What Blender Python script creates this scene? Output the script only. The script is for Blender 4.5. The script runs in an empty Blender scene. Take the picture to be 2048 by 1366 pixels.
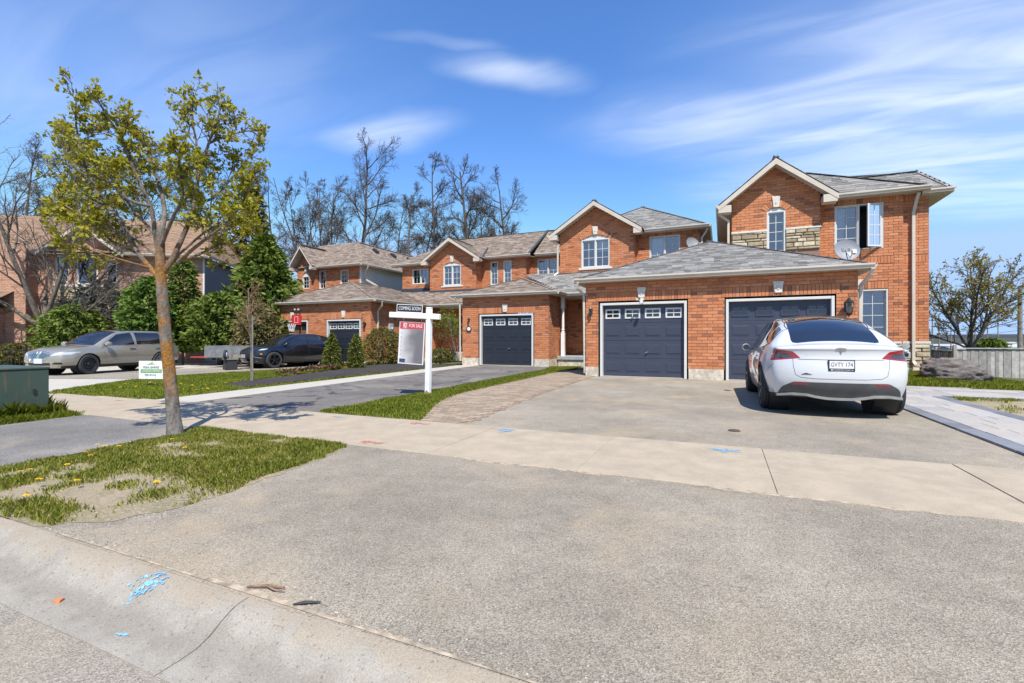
import bpy, bmesh, math, random
import numpy as np
from mathutils import Vector, Matrix
from mathutils.bvhtree import BVHTree
R = math.radians
random.seed(7); rng = np.random.default_rng(7)
scene = bpy.context.scene
col = scene.collection

# ------------------------------------------------------------------ camera, sky, sun, exposure
YAW = math.atan2(.4067, .9136)                 # the camera looks this far left of the street's normal
CAMZ = 1.1
cam_d = bpy.data.cameras.new('camera'); cam = bpy.data.objects.new('camera', cam_d); col.objects.link(cam)
cam.location = (0, 0, CAMZ); cam.rotation_euler = (R(90), 0, YAW)
cam_d.sensor_width = 36; cam_d.lens = 36 * 950 / 2048; cam_d.clip_end = 20000; cam_d.clip_start = .05
cam_d.shift_y = -2 / 2048
scene.camera = cam
SUN_AZ = math.atan2(.56, -.83)                 # towards the sun: to the right of and behind the camera
SUN_EL = R(57)
sd = bpy.data.lights.new('sun', 'SUN'); so = bpy.data.objects.new('sun', sd); col.objects.link(so)
sd.energy = 4.9; sd.angle = R(.5); sd.color = (1, .95, .865)
to_sun = Vector((math.cos(SUN_EL) * .56, math.cos(SUN_EL) * -.83, math.sin(SUN_EL))).normalized()
so.rotation_euler = to_sun.to_track_quat('Z', 'Y').to_euler(); so.location = (20, -30, 40)
world = bpy.data.worlds.new('World'); scene.world = world; world.use_nodes = True
def build_world():
    nt = world.node_tree; n = nt.nodes; l = nt.links
    bg = n['Background']
    sky = n.new('ShaderNodeTexSky'); sky.sky_type = 'NISHITA'; sky.sun_disc = False
    sky.sun_elevation = SUN_EL; sky.sun_rotation = math.atan2(.56, -.83); sky.altitude = 300
    sky.air_density = 1.0; sky.dust_density = .05; sky.ozone_density = 4.0
    tc = n.new('ShaderNodeTexCoord')
    sep = n.new('ShaderNodeSeparateXYZ'); l.new(tc.outputs['Generated'], sep.inputs[0])
    # cirrus sheet: direction projected on a high flat layer, stretched noise
    zz = n.new('ShaderNodeMath'); zz.operation = 'MAXIMUM'; zz.inputs[1].default_value = .0; l.new(sep.outputs[2], zz.inputs[0])
    za = n.new('ShaderNodeMath'); za.operation = 'ADD'; za.inputs[1].default_value = .13; l.new(zz.outputs[0], za.inputs[0])
    dv = n.new('ShaderNodeVectorMath'); dv.operation = 'DIVIDE'; l.new(tc.outputs['Generated'], dv.inputs[0])
    cb = n.new('ShaderNodeCombineXYZ')
    for i in range(3): l.new(za.outputs[0], cb.inputs[i])
    l.new(cb.outputs[0], dv.inputs[1])
    mp = n.new('ShaderNodeMapping'); l.new(dv.outputs[0], mp.inputs[0])
    mp.inputs['Rotation'].default_value = (0, 0, R(-12)); mp.inputs['Scale'].default_value = (.9, 3.2, 0)
    nz = n.new('ShaderNodeTexNoise'); nz.inputs['Scale'].default_value = 1.6; nz.inputs['Detail'].default_value = 7
    nz.inputs['Roughness'].default_value = .52; nz.inputs['Distortion'].default_value = .9; l.new(mp.outputs[0], nz.inputs[0])
    st = n.new('ShaderNodeMapRange'); st.interpolation_type = 'SMOOTHSTEP'; l.new(nz.outputs[0], st.inputs[0]); st.inputs[1].default_value = .28; st.inputs[2].default_value = .72; st.inputs[3].default_value = .36
    # warp so that each wisp has a torn outline
    wn = n.new('ShaderNodeTexNoise'); wn.inputs['Scale'].default_value = 1.6; wn.inputs['Detail'].default_value = 4; l.new(dv.outputs[0], wn.inputs[0])
    wv = n.new('ShaderNodeVectorMath'); wv.operation = 'SUBTRACT'; l.new(wn.outputs['Color'], wv.inputs[0]); wv.inputs[1].default_value = (.5, .5, .5)
    ws = n.new('ShaderNodeVectorMath'); ws.operation = 'SCALE'; l.new(wv.outputs[0], ws.inputs[0]); ws.inputs['Scale'].default_value = .28
    wd = n.new('ShaderNodeVectorMath'); wd.operation = 'ADD'; l.new(dv.outputs[0], wd.inputs[0]); l.new(ws.outputs[0], wd.inputs[1])
    fl = n.new('ShaderNodeVectorMath'); fl.operation = 'MULTIPLY'; l.new(wd.outputs[0], fl.inputs[0]); fl.inputs[1].default_value = (1, 1, 0)
    tot = None
    CL = [(-.579, 1.304, .545, .22, .07, .6), (-1.129, 1.382, .254, .26, .1, .5), (.05, 1.759, .155, .5, .22, .6), (.588, 1.806, -.134, .7, .6, .8), (.62, 2.27, -.08, .7, .55, .78), (1.11, 2.67, -.03, .45, .3, .6), (-1.7, .79, .26, .9, .45, .26), (.28, 1.43, .05, .42, .08, .26), (-.71, 1.107, .558, .18, .03, .3),
          (2.2, 1.6, .3, .6, .3, .5), (-.3, .2, .6, .7, .2, .35), (1.0, -.9, .2, .8, .3, .5), (-1.5, -1.2, .4, .7, .25, .5), (-2.6, 1.6, .2, .5, .15, .3), (.6, .6, .4, .4, .1, .3)]
    for cx, cy, ro, la, lb, am in CL:
        m = n.new('ShaderNodeMapping'); m.vector_type = 'TEXTURE'; l.new(fl.outputs[0], m.inputs[0]); m.inputs['Location'].default_value = (cx, cy, 0); m.inputs['Rotation'].default_value = (0, 0, ro); m.inputs['Scale'].default_value = (la * 1.5, lb * 1.7, 1)
        le = n.new('ShaderNodeVectorMath'); le.operation = 'LENGTH'; l.new(m.outputs[0], le.inputs[0])
        r_ = n.new('ShaderNodeMapRange'); r_.interpolation_type = 'SMOOTHERSTEP'; l.new(le.outputs['Value'], r_.inputs[0]); r_.inputs[1].default_value = 1; r_.inputs[2].default_value = 0; r_.inputs[3].default_value = 0; r_.inputs[4].default_value = am * .85
        if tot is None: tot = r_.outputs[0]
        else:
            ad = n.new('ShaderNodeMath'); ad.operation = 'MAXIMUM'; l.new(tot, ad.inputs[0]); l.new(r_.outputs[0], ad.inputs[1]); tot = ad.outputs[0]
    mr = n.new('ShaderNodeMath'); mr.operation = 'MULTIPLY'; l.new(tot, mr.inputs[0]); l.new(st.outputs[0], mr.inputs[1])
    hs = n.new('ShaderNodeHueSaturation'); hs.inputs['Saturation'].default_value = 1.19; hs.inputs['Hue'].default_value = .507; hs.inputs['Value'].default_value = 1.15; l.new(sky.outputs[0], hs.inputs['Color'])
    mix = n.new('ShaderNodeMix'); mix.data_type = 'RGBA'; l.new(mr.outputs[0], mix.inputs['Factor'])
    cap = n.new('ShaderNodeMix'); cap.data_type = 'RGBA'; cap.blend_type = 'DARKEN'; cap.inputs['Factor'].default_value = 1; l.new(hs.outputs[0], cap.inputs['A']); cap.inputs['B'].default_value = (2.15, 3.2, 5.0, 1); l.new(cap.outputs['Result'], mix.inputs['A'])
    mix.inputs['B'].default_value = (5.2, 5.6, 6.2, 1)
    l.new(mix.outputs['Result'], bg.inputs['Color']); bg.inputs['Strength'].default_value = .15
build_world()
vs = scene.view_settings
vs.view_transform = 'Standard'; vs.look = 'None'; vs.gamma = 1; vs.exposure = .52; vs.use_curve_mapping = False
scene.render.engine = 'CYCLES'
scene.render.resolution_x = 1024; scene.render.resolution_y = 683
scene.cycles.max_bounces = 6; scene.cycles.transparent_max_bounces = 12

# ------------------------------------------------------------------ materials
MATS = {}
def hexc(r, g, b):
    f = lambda c: ((c / 255 + .055) / 1.055) ** 2.4 if c > 10 else c / 255 / 12.92
    return (f(r), f(g), f(b))
class NT:
    def __init__(s, name):
        s.m = bpy.data.materials.new(name); s.m.use_nodes = True
        s.t = s.m.node_tree; s.n = s.t.nodes; s.l = s.t.links
        s.b = s.n['Principled BSDF']; s.pos = s.n.new('ShaderNodeNewGeometry').outputs['Position']
    def link(s, a, b): s.l.new(a, b)
    def noise(s, scale, detail=4, rough=.55, dist=0, vec=None, stretch=None):
        v = vec or s.pos
        if stretch:
            mp = s.n.new('ShaderNodeMapping'); mp.inputs['Scale'].default_value = stretch; s.link(v, mp.inputs[0]); v = mp.outputs[0]
        t = s.n.new('ShaderNodeTexNoise'); t.inputs['Scale'].default_value = scale; t.inputs['Detail'].default_value = detail
        t.inputs['Roughness'].default_value = rough; t.inputs['Distortion'].default_value = dist; s.link(v, t.inputs[0]); return t.outputs[0]
    def voro(s, scale, feature='F1', out='Color', stretch=None):
        v = s.pos
        if stretch:
            mp = s.n.new('ShaderNodeMapping'); mp.inputs['Scale'].default_value = stretch; s.link(v, mp.inputs[0]); v = mp.outputs[0]
        t = s.n.new('ShaderNodeTexVoronoi'); t.inputs['Scale'].default_value = scale; t.feature = feature; s.link(v, t.inputs['Vector']); return t.outputs[out]
    def rampf(s, v, a, b, lo=0, hi=1):
        m = s.n.new('ShaderNodeMapRange'); m.interpolation_type = 'SMOOTHSTEP'; s.link(v, m.inputs[0])
        for i, x in enumerate((a, b, lo, hi)): m.inputs[i + 1].default_value = x
        return m.outputs[0]
    def mix(s, f, a, b, mode='MIX'):
        m = s.n.new('ShaderNodeMix'); m.data_type = 'RGBA'; m.blend_type = mode
        for k, v in (('Factor', f), ('A', a), ('B', b)):
            i = m.inputs[k] if k == 'Factor' else [q for q in m.inputs if q.name == k and q.type == 'RGBA'][0]
            if isinstance(v, (int, float)): i.default_value = v if k == 'Factor' else (v, v, v, 1)
            elif isinstance(v, tuple): i.default_value = (*v[:3], 1)
            else: s.link(v, i)
        return [o for o in m.outputs if o.type == 'RGBA'][0]
    def math(s, op, a, b=0.):
        m = s.n.new('ShaderNodeMath'); m.operation = op
        for i, v in enumerate((a, b)):
            if isinstance(v, (int, float)): m.inputs[i].default_value = v
            else: s.link(v, m.inputs[i])
        return m.outputs[0]
    def attr(s, name, out='Fac'):
        a = s.n.new('ShaderNodeAttribute'); a.attribute_name = name; return a.outputs[out]
    def col(s, c):
        i = s.b.inputs['Base Color']
        if isinstance(c, tuple): i.default_value = (*c[:3], 1)
        else: s.link(c, i)
    def bump(s, h, strength=.3, dist=.01):
        b = s.n.new('ShaderNodeBump'); b.inputs['Strength'].default_value = strength; b.inputs['Distance'].default_value = dist
        s.link(h, b.inputs['Height']); s.link(b.outputs[0], s.b.inputs['Normal'])
    def rough(s, r):
        if isinstance(r, (int, float)): s.b.inputs['Roughness'].default_value = r
        else: s.link(r, s.b.inputs['Roughness'])
    def sep(s, v=None):
        x = s.n.new('ShaderNodeSeparateXYZ'); s.link(v or s.pos, x.inputs[0]); return x.outputs
def simple(name, c, rough=.6, metal=0, var=.12, scale=6, bump=0, bscale=40, coat=0, spec=.5):
    if name in MATS: return MATS[name]
    t = NT(name); f = t.noise(scale, 5)
    lo = tuple(x * (1 - var) for x in c); hi = tuple(min(1, x * (1 + var)) for x in c)
    t.col(t.mix(t.rampf(f, .3, .7), lo, hi)); t.rough(rough); t.b.inputs['Metallic'].default_value = metal
    t.b.inputs['Specular IOR Level'].default_value = spec
    if coat: t.b.inputs['Coat Weight'].default_value = coat; t.b.inputs['Coat Roughness'].default_value = .04
    if bump: t.bump(t.noise(bscale, 4), bump, .01)
    MATS[name] = t.m; return t.m
def tinted(name, cols, rough=.8, scale=18, var=.1, bump=.25, bscale=60, stain=None):
    """colour by the piece's own 'tint' value along a list of colours, with grain"""
    t = NT(name); a = t.attr('tint'); r = t.n.new('ShaderNodeValToRGB'); t.link(a, r.inputs[0])
    el = r.color_ramp.elements
    el[0].position = 0; el[0].color = (*cols[0], 1); el[1].position = 1; el[1].color = (*cols[-1], 1)
    for i, c in enumerate(cols[1:-1]):
        e = el.new((i + 1) / (len(cols) - 1)); e.color = (*c, 1)
    g = t.rampf(t.noise(scale, 5, .6), .25, .75, 1 - var, 1 + var)
    v = t.n.new('ShaderNodeVectorMath'); v.operation = 'SCALE'; t.link(r.outputs[0], v.inputs[0]); t.link(g, v.inputs['Scale'])
    c = v.outputs[0]
    if stain: c = t.mix(t.rampf(t.noise(stain[1], 4, .6), stain[2], stain[3], 0, stain[4]), c, stain[0])
    t.col(c); t.rough(rough); t.bump(t.noise(bscale, 4), bump, .006); MATS[name] = t.m; return t.m
BRICK = tinted('orange_brick', [(.24, .10, .058), (.42, .152, .066), (.50, .182, .076), (.54, .21, .09), (.55, .245, .13)], .85, 26, .13, .35, 90, ((.36, .20, .14), 1.6, .55, .8, .3))
BRICKP = tinted('pink_brick', [(.36, .19, .125), (.45, .25, .165), (.50, .29, .20), (.54, .34, .25)], .85, 26, .13, .35, 90)
MORTAR = simple('mortar', (.26, .15, .105), .95, var=.2, scale=30, bump=.4)
STONE = tinted('ledge_stone', [(.28, .22, .14), (.40, .32, .21), (.50, .42, .29), (.56, .49, .36)], .9, 9, .25, .8, 24)
SHG = tinted('grey_shingle', [(.125, .12, .11), (.175, .168, .155), (.225, .215, .20), (.275, .262, .243)], .95, 60, .2, .5, 220)
SHB = tinted('brown_shingle', [(.13, .095, .072), (.19, .145, .11), (.235, .185, .145), (.29, .235, .19)], .95, 60, .2, .5, 220)
SHO = tinted('tan_shingle', [(.20, .125, .08), (.26, .165, .105), (.31, .20, .13)], .95, 60, .2, .5, 220)
ROOFB = simple('roof_felt', (.07, .065, .06), .95)
FLASH = simple('dark_flashing', (.05, .055, .065), .6)
BEIGE = simple('beige_aluminium', (.56, .49, .40), .45, var=.05, scale=3)
SOFFIT = simple('beige_soffit', (.50, .44, .36), .6, var=.06, scale=3)
WHITE = simple('white_vinyl', (.60, .59, .56), .4, var=.03, scale=4)
WPAINT = simple('white_paint', (.78, .78, .77), .5, var=.06, scale=9, bump=.1)
LIMES = simple('carved_limestone', (.62, .58, .52), .9, var=.15, scale=30, bump=.6, bscale=50)
FOUND = simple('foundation_concrete', (.52, .46, .37), .9, var=.25, scale=9, bump=.7, bscale=30)
SIDING = simple('beige_siding', (.58, .53, .46), .5, var=.04, scale=2)
SIDINGB = simple('blue_grey_siding', (.16, .19, .21), .5, var=.05, scale=2)
DOORG = simple('slate_door_paint', (.043, .050, .078), .35, var=.05, scale=2)
DOORK = simple('charcoal_door_paint', (.017, .021, .030), .4, var=.05, scale=2)
DOORBR = simple('brown_grey_door', (.13, .105, .10), .5, var=.05)
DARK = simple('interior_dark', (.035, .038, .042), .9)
BLACKM = simple('black_metal', (.015, .015, .016), .4, var=.05)
BLACKP = simple('black_plastic', (.022, .022, .024), .55, var=.1)
RUBBER = simple('tyre_rubber', (.03, .03, .031), .8, var=.2, scale=20)
STEEL = simple('galvanised_steel', (.45, .46, .47), .4, metal=.8, var=.1)
GREYP = simple('grey_plastic', (.35, .36, .37), .5)
CURTAIN = simple('white_curtain', (.75, .76, .78), .9, var=.06, scale=3)
MULCH = None
def glass_mat(name, tint, refl, rough=.02):
    t = NT(name); t.n.remove(t.b); out = t.n['Material Output']
    tr = t.n.new('ShaderNodeBsdfTransparent'); tr.inputs[0].default_value = (*tint, 1)
    gl = t.n.new('ShaderNodeBsdfGlossy'); gl.inputs['Roughness'].default_value = rough; gl.inputs[0].default_value = (.95, .97, 1, 1)
    fr = t.n.new('ShaderNodeFresnel'); fr.inputs[0].default_value = 1.5
    f = t.math('ADD', fr.outputs[0], refl); mx = t.n.new('ShaderNodeMixShader')
    t.link(f, mx.inputs[0]); t.link(tr.outputs[0], mx.inputs[1]); t.link(gl.outputs[0], mx.inputs[2]); t.link(mx.outputs[0], out.inputs[0])
    MATS[name] = t.m; return t.m
GLASS = glass_mat('window_glass', (.75, .8, .85), .20)
def car_glass(name, c):
    t = NT(name); t.col(c); t.rough(.015); t.b.inputs['Specular IOR Level'].default_value = .9; t.b.inputs['Coat Weight'].default_value = .6; t.b.inputs['Coat Roughness'].default_value = .01
    MATS[name] = t.m; return t.m
CGLASS = car_glass('tinted_car_glass', (.012, .014, .018))
def emblem(name, c, rough=.4, metal=0): return simple(name, c, rough, metal, var=.02)

# ------------------------------------------------------------------ object helpers
OFF = {}
def tag(o, label=None, cat=None, group=None, kind=None):
    if label: o['label'] = label
    if cat: o['category'] = cat
    if group: o['group'] = group
    if kind: o['kind'] = kind
    return o
def thing(name, label, cat, loc=(0, 0, 0), rz=0, group=None, world=False):
    o = bpy.data.objects.new(name, None); col.objects.link(o); o.location = loc; o.rotation_euler = (0, 0, rz)
    o.empty_display_size = .2
    tag(o, label, cat, group); OFF[o.name] = Vector(loc) if world else Vector((0, 0, 0)); return o
def setp(o, parent):
    if parent is not None:
        o.parent = parent; OFF[o.name] = OFF.get(parent.name, Vector((0, 0, 0)))
    else: OFF[o.name] = Vector((0, 0, 0))
class MB:
    def __init__(s): s.v = []; s.f = []; s.t = []; s.m = []
    def face(s, pts, t=.5, m=0):
        k = len(s.v); s.v += [tuple(p) for p in pts]; s.f.append(tuple(range(k, k + len(pts)))); s.t.append(t); s.m.append(m)
    def add(s, vs, fs, t=.5, m=0):
        k = len(s.v); s.v += [tuple(p) for p in vs]
        for f in fs: s.f.append(tuple(i + k for i in f)); s.t.append(t); s.m.append(m)
    def box(s, x0, x1, y0, y1, z0, z1, t=.5, m=0):
        s.add([(x0, y0, z0), (x1, y0, z0), (x1, y1, z0), (x0, y1, z0), (x0, y0, z1), (x1, y0, z1), (x1, y1, z1), (x0, y1, z1)],
              [(0, 3, 2, 1), (4, 5, 6, 7), (0, 1, 5, 4), (1, 2, 6, 5), (2, 3, 7, 6), (3, 0, 4, 7)], t, m)
    def obox(s, o, u, v, w, t=.5, m=0):
        """box from corner o along three vectors"""
        o, u, v, w = map(Vector, (o, u, v, w)); p = [o, o + u, o + u + v, o + v]; q = [a + w for a in p]
        fs = [(0, 3, 2, 1), (4, 5, 6, 7), (0, 1, 5, 4), (1, 2, 6, 5), (2, 3, 7, 6), (3, 0, 4, 7)]
        if u.cross(v).dot(w) < 0: fs = [tuple(reversed(f)) for f in fs]
        s.add(p + q, fs, t, m)
    def bar(s, a, b, w, h, up=(0, 0, 1), t=.5, m=0):
        a, b = Vector(a), Vector(b); d = (b - a).normalized(); up = Vector(up)
        x = d.cross(up)
        if x.length < 1e-4: x = Vector((1, 0, 0))
        x.normalize(); y = x.cross(d).normalized()
        s.obox(a - x * w / 2 - y * h / 2, x * w, y * h, b - a, t, m)
    def prism(s, poly, d, t=.5, m=0):
        """closed solid: polygon of 3-D points extruded by vector d"""
        d = Vector(d); p = [Vector(a) for a in poly]; n = len(p); q = [a + d for a in p]
        nrm = Vector((0, 0, 0))
        for i in range(n): nrm += (p[i] - p[0]).cross(p[(i + 1) % n] - p[0])
        fs = [tuple(range(n - 1, -1, -1)), tuple(range(n, 2 * n))] + [(i, (i + 1) % n, (i + 1) % n + n, i + n) for i in range(n)]
        if nrm.dot(d) < 0: fs = [tuple(reversed(f)) for f in fs]
        s.add(p + q, fs, t, m)
    def tube(s, pts, r, n=8, cap=True, t=.5, m=0):
        pts = [Vector(p) for p in pts]; rs = r if isinstance(r, (list, tuple)) else [r] * len(pts)
        k0 = len(s.v); prev = None
        for i, p in enumerate(pts):
            d = (pts[min(i + 1, len(pts) - 1)] - pts[max(i - 1, 0)])
            if d.length < 1e-9: d = Vector((0, 0, 1))
            d.normalize()
            if prev is None:
                x = d.cross(Vector((0, 0, 1)));
                if x.length < .05: x = d.cross(Vector((1, 0, 0)))
            else: x = prev - d * prev.dot(d)
            if x.length < 1e-6: x = d.orthogonal()
            x.normalize(); prev = x; y = d.cross(x)
            for j in range(n):
                a = 2 * math.pi * j / n; s.v.append(tuple(p + (x * math.cos(a) + y * math.sin(a)) * rs[i]))
        for i in range(len(pts) - 1):
            for j in range(n):
                a = k0 + i * n + j; b = k0 + i * n + (j + 1) % n
                s.f.append((a, b, b + n, a + n)); s.t.append(t); s.m.append(m)
        if cap:
            s.f.append(tuple(k0 + j for j in reversed(range(n)))); s.t.append(t); s.m.append(m)
            e = k0 + (len(pts) - 1) * n; s.f.append(tuple(e + j for j in range(n))); s.t.append(t); s.m.append(m)
    def lathe(s, prof, n=16, c=(0, 0, 0), axis='z', t=.5, m=0):
        """profile [(r, h)] revolved about an axis through c"""
        k0 = len(s.v); c = Vector(c)
        for r, h in prof:
            for j in range(n):
                a = 2 * math.pi * j / n; u, w = r * math.cos(a), r * math.sin(a)
                p = (u, w, h) if axis == 'z' else ((h, u, w) if axis == 'x' else (w, h, u))
                s.v.append(tuple(c + Vector(p)))
        for i in range(len(prof) - 1):
            for j in range(n):
                a = k0 + i * n + j; b = k0 + i * n + (j + 1) % n
                s.f.append((a, b, b + n, a + n)); s.t.append(t); s.m.append(m)
    def mesh(s, name, off=(0, 0, 0), smooth=False):
        me = bpy.data.meshes.new(name); o = Vector(off)
        v = np.array(s.v, dtype=np.float64).reshape(-1, 3) - np.array(o)
        me.from_pydata(v.tolist(), [], s.f)
        at = me.attributes.new('tint', 'FLOAT', 'FACE'); at.data.foreach_set('value', np.array(s.t, dtype=np.float32))
        if any(s.m): me.polygons.foreach_set('material_index', np.array(s.m, dtype=np.int32))
        if smooth: me.polygons.foreach_set('use_smooth', np.ones(len(me.polygons), dtype=bool))
        me.update(); return me
    def build(s, name, mats, parent=None, smooth=False, bevel=0, angle=None, kind=None):
        me = s.mesh(name, OFF.get(parent.name, (0, 0, 0)) if parent else (0, 0, 0), smooth)
        for m in (mats if isinstance(mats, (list, tuple)) else [mats]): me.materials.append(m)
        o = bpy.data.objects.new(name, me); col.objects.link(o); setp(o, parent)
        if bevel:
            b = o.modifiers.new('bevel', 'BEVEL'); b.width = bevel; b.segments = 2; b.limit_method = 'ANGLE'; b.angle_limit = R(40)
        if angle is not None:
            me.polygons.foreach_set('use_smooth', np.ones(len(me.polygons), dtype=bool)); me.set_sharp_from_angle(angle=R(angle))
        if kind: o['kind'] = kind
        return o
def pbox(name, mat, parent, *a, **k):
    b = MB(); b.box(*a); return b.build(name, mat, parent, **k)
def copy_tree(o, parent=None):
    c = o.copy(); col.objects.link(c); c.parent = parent; OFF[c.name] = OFF.get(o.name, Vector((0, 0, 0)))
    for ch in [q for q in o.children]: copy_tree(ch, c)
    return c
def text_mesh(name, body, size, mat, parent, M, align='CENTER', extrude=.0015, shear=0, sx=1):
    cu = bpy.data.curves.new('txt', 'FONT'); cu.body = body; cu.size = size; cu.align_x = align; cu.align_y = 'CENTER'; cu.extrude = extrude; cu.resolution_u = 3; cu.shear = shear
    to = bpy.data.objects.new('txt', cu); col.objects.link(to)
    me = bpy.data.meshes.new_from_object(to.evaluated_get(bpy.context.evaluated_depsgraph_get()))
    bpy.data.objects.remove(to); bpy.data.curves.remove(cu)
    me.name = name; me.transform(Matrix.Scale(sx, 4, (1, 0, 0))); me.transform(M)
    if parent is not None: me.transform(Matrix.Translation(-OFF.get(parent.name, Vector((0, 0, 0)))))
    me.materials.clear(); me.materials.append(mat)
    o = bpy.data.objects.new(name, me); col.objects.link(o); setp(o, parent); return o
def front_matrix(loc, xdir=(1, 0, 0), up=(0, 0, 1)):
    x = Vector(xdir).normalized(); z_ = Vector(up).normalized(); n = x.cross(z_)   # text x -> xdir, text y -> up, text z -> towards the viewer
    M = Matrix((x, z_, n)).transposed().to_4x4(); M.translation = Vector(loc); return M
def in_poly(x, y, poly):
    c = False; n = len(poly); j = n - 1
    for i in range(n):
        xi, yi = poly[i]; xj, yj = poly[j]
        if (yi > y) != (yj > y) and x < (xj - xi) * (y - yi) / (yj - yi) + xi: c = not c
        j = i
    return c
def spans(poly, z):
    """u-intervals of a polygon in (u, z) at height z"""
    xs = []; n = len(poly)
    for i in range(n):
        (x0, y0), (x1, y1) = poly[i], poly[(i + 1) % n]
        if (y0 > z) != (y1 > z): xs.append(x0 + (z - y0) / (y1 - y0) * (x1 - x0))
    xs.sort(); return [(xs[i], xs[i + 1]) for i in range(0, len(xs) - 1, 2)]
def minus(iv, a, b):
    out = []
    for s, e in iv:
        if b <= s or a >= e: out.append((s, e)); continue
        if a > s: out.append((s, a))
        if b < e: out.append((b, e))
    return out
def ipol(tab, x):
    if x <= tab[0][0]: return tab[0][1]
    if x >= tab[-1][0]: return tab[-1][1]
    for i in range(len(tab) - 1):
        if x <= tab[i + 1][0]:
            x0, y0 = tab[i]; x1, y1 = tab[i + 1]; h = x1 - x0; t = (x - x0) / h
            def sl(k):
                if k <= 0 or k >= len(tab) - 1:
                    k0 = max(0, min(len(tab) - 2, k if k <= 0 else k - 1)); return (tab[k0 + 1][1] - tab[k0][1]) / (tab[k0 + 1][0] - tab[k0][0])
                d0 = (tab[k][1] - tab[k - 1][1]) / (tab[k][0] - tab[k - 1][0]); d1 = (tab[k + 1][1] - tab[k][1]) / (tab[k + 1][0] - tab[k][0])
                return 0 if d0 * d1 <= 0 else 2 * d0 * d1 / (d0 + d1)
            m0, m1 = sl(i) * h, sl(i + 1) * h
            return (2*t**3-3*t**2+1)*y0 + (t**3-2*t**2+t)*m0 + (-2*t**3+3*t**2)*y1 + (t**3-t**2)*m1
# ------------------------------------------------------------------ ground
def g(x, y):
    z = -.012 * min(max(-8 - x, 0), 16)
    k = min(max((y - 8) / 5, 0), 1)
    if x > 5: z -= k * .05 * min(x - 5, 5)
    if x > 10: z -= k * min(.22 * (x - 10), 9)
    return z
XC = [-24, -20, -16, -12, -8, 5, 10]
def patch(name, poly, off, mat, parent=None, kind='structure', edge=0):
    bm = bmesh.new(); vs = [bm.verts.new((x, y, 0)) for x, y in poly]; bm.faces.new(vs)
    bmesh.ops.triangulate(bm, faces=bm.faces[:])
    for x in XC: bmesh.ops.bisect_plane(bm, geom=bm.verts[:] + bm.edges[:] + bm.faces[:], plane_co=(x, 0, 0), plane_no=(1, 0, 0))
    if max(p[0] for p in poly) > 5:
        for y in (8, 13): bmesh.ops.bisect_plane(bm, geom=bm.verts[:] + bm.edges[:] + bm.faces[:], plane_co=(0, y, 0), plane_no=(0, 1, 0))
    for v in bm.verts: v.co.z = g(v.co.x, v.co.y) + off
    bmesh.ops.recalc_face_normals(bm, faces=bm.faces[:])
    if bm.faces and sum(f.normal.z for f in bm.faces) < 0: bmesh.ops.reverse_faces(bm, faces=bm.faces[:])
    if edge:   # a real thickness at the rim
        be = [e for e in bm.edges if e.is_boundary]; r = bmesh.ops.extrude_edge_only(bm, edges=be)
        for v in [q for q in r['geom'] if isinstance(q, bmesh.types.BMVert)]: v.co.z -= edge
    me = bpy.data.meshes.new(name); bm.to_mesh(me); bm.free(); me.materials.append(mat)
    o = bpy.data.objects.new(name, me); col.objects.link(o); setp(o, parent)
    if kind and parent is None: o['kind'] = kind
    return o
def asphalt(name, c, dust, dustamt, contrast=1.0, crack=0):
    t = NT(name)
    v1 = t.sep(t.voro(170))[0]; v2 = t.sep(t.voro(340))[0]
    sp = t.math('ADD', t.rampf(v1, 0, 1, 1 - .42 * contrast, 1 + .42 * contrast), t.rampf(v2, 0, 1, -.36 * contrast, .36 * contrast))
    big = t.rampf(t.noise(.55, 5, .6), .3, .7, .80, 1.16)
    med = t.rampf(t.noise(5, 5, .65), .25, .75, .9, 1.1)
    v = t.n.new('ShaderNodeVectorMath'); v.operation = 'SCALE'; v.inputs[0].default_value = c; t.link(t.math('MULTIPLY', t.math('MULTIPLY', sp, big), med), v.inputs['Scale'])
    cc = v.outputs[0]
    d = t.rampf(t.noise(.7, 6, .62, .6), .48, .72, 0, dustamt)
    cc = t.mix(d, cc, t.mix(t.noise(60, 3), tuple(x * .8 for x in dust), tuple(x * 1.15 for x in dust)))
    # few pale and dark single stones
    cc = t.mix(t.rampf(t.sep(t.voro(190))[1], .955, .965, 0, .35), cc, (.58, .54, .49))
    cc = t.mix(t.rampf(t.sep(t.voro(85))[2], .975, .983, 0, .4), cc, (.07, .065, .06))
    st = t.rampf(t.noise(1.7, 5, .7, 1.4), .62, .74, 0, .3)
    cc = t.mix(st, cc, tuple(x * .45 for x in c))
    if crack:
        e = t.voro(.55, 'DISTANCE_TO_EDGE', 'Distance')
        nz = t.math('ADD', e, t.rampf(t.noise(3, 5), .2, .8, -.05, .05))
        cc = t.mix(t.rampf(nz, 0, .028, crack, 0), cc, (.05, .05, .05))
    t.col(cc); t.rough(.92); t.b.inputs['Specular IOR Level'].default_value = .25
    h = t.math('ADD', t.voro(170, 'F1', 'Distance'), t.noise(300, 2)); t.bump(h, .55, .006)
    return t.m
ASPH_A = asphalt('driveway_asphalt', (.272, .236, .184), (.41, .315, .205), .65, .62)
ASPH_R = asphalt('road_asphalt', (.255, .228, .186), (.41, .33, .235), .45, .65)
ASPH_B = asphalt('dark_driveway_asphalt', (.148, .136, .124), (.36, .30, .235), .45, .8, crack=.8)
ASPH_L = asphalt('blue_grey_asphalt', (.185, .174, .16), (.40, .34, .27), .5, .75)
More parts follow.
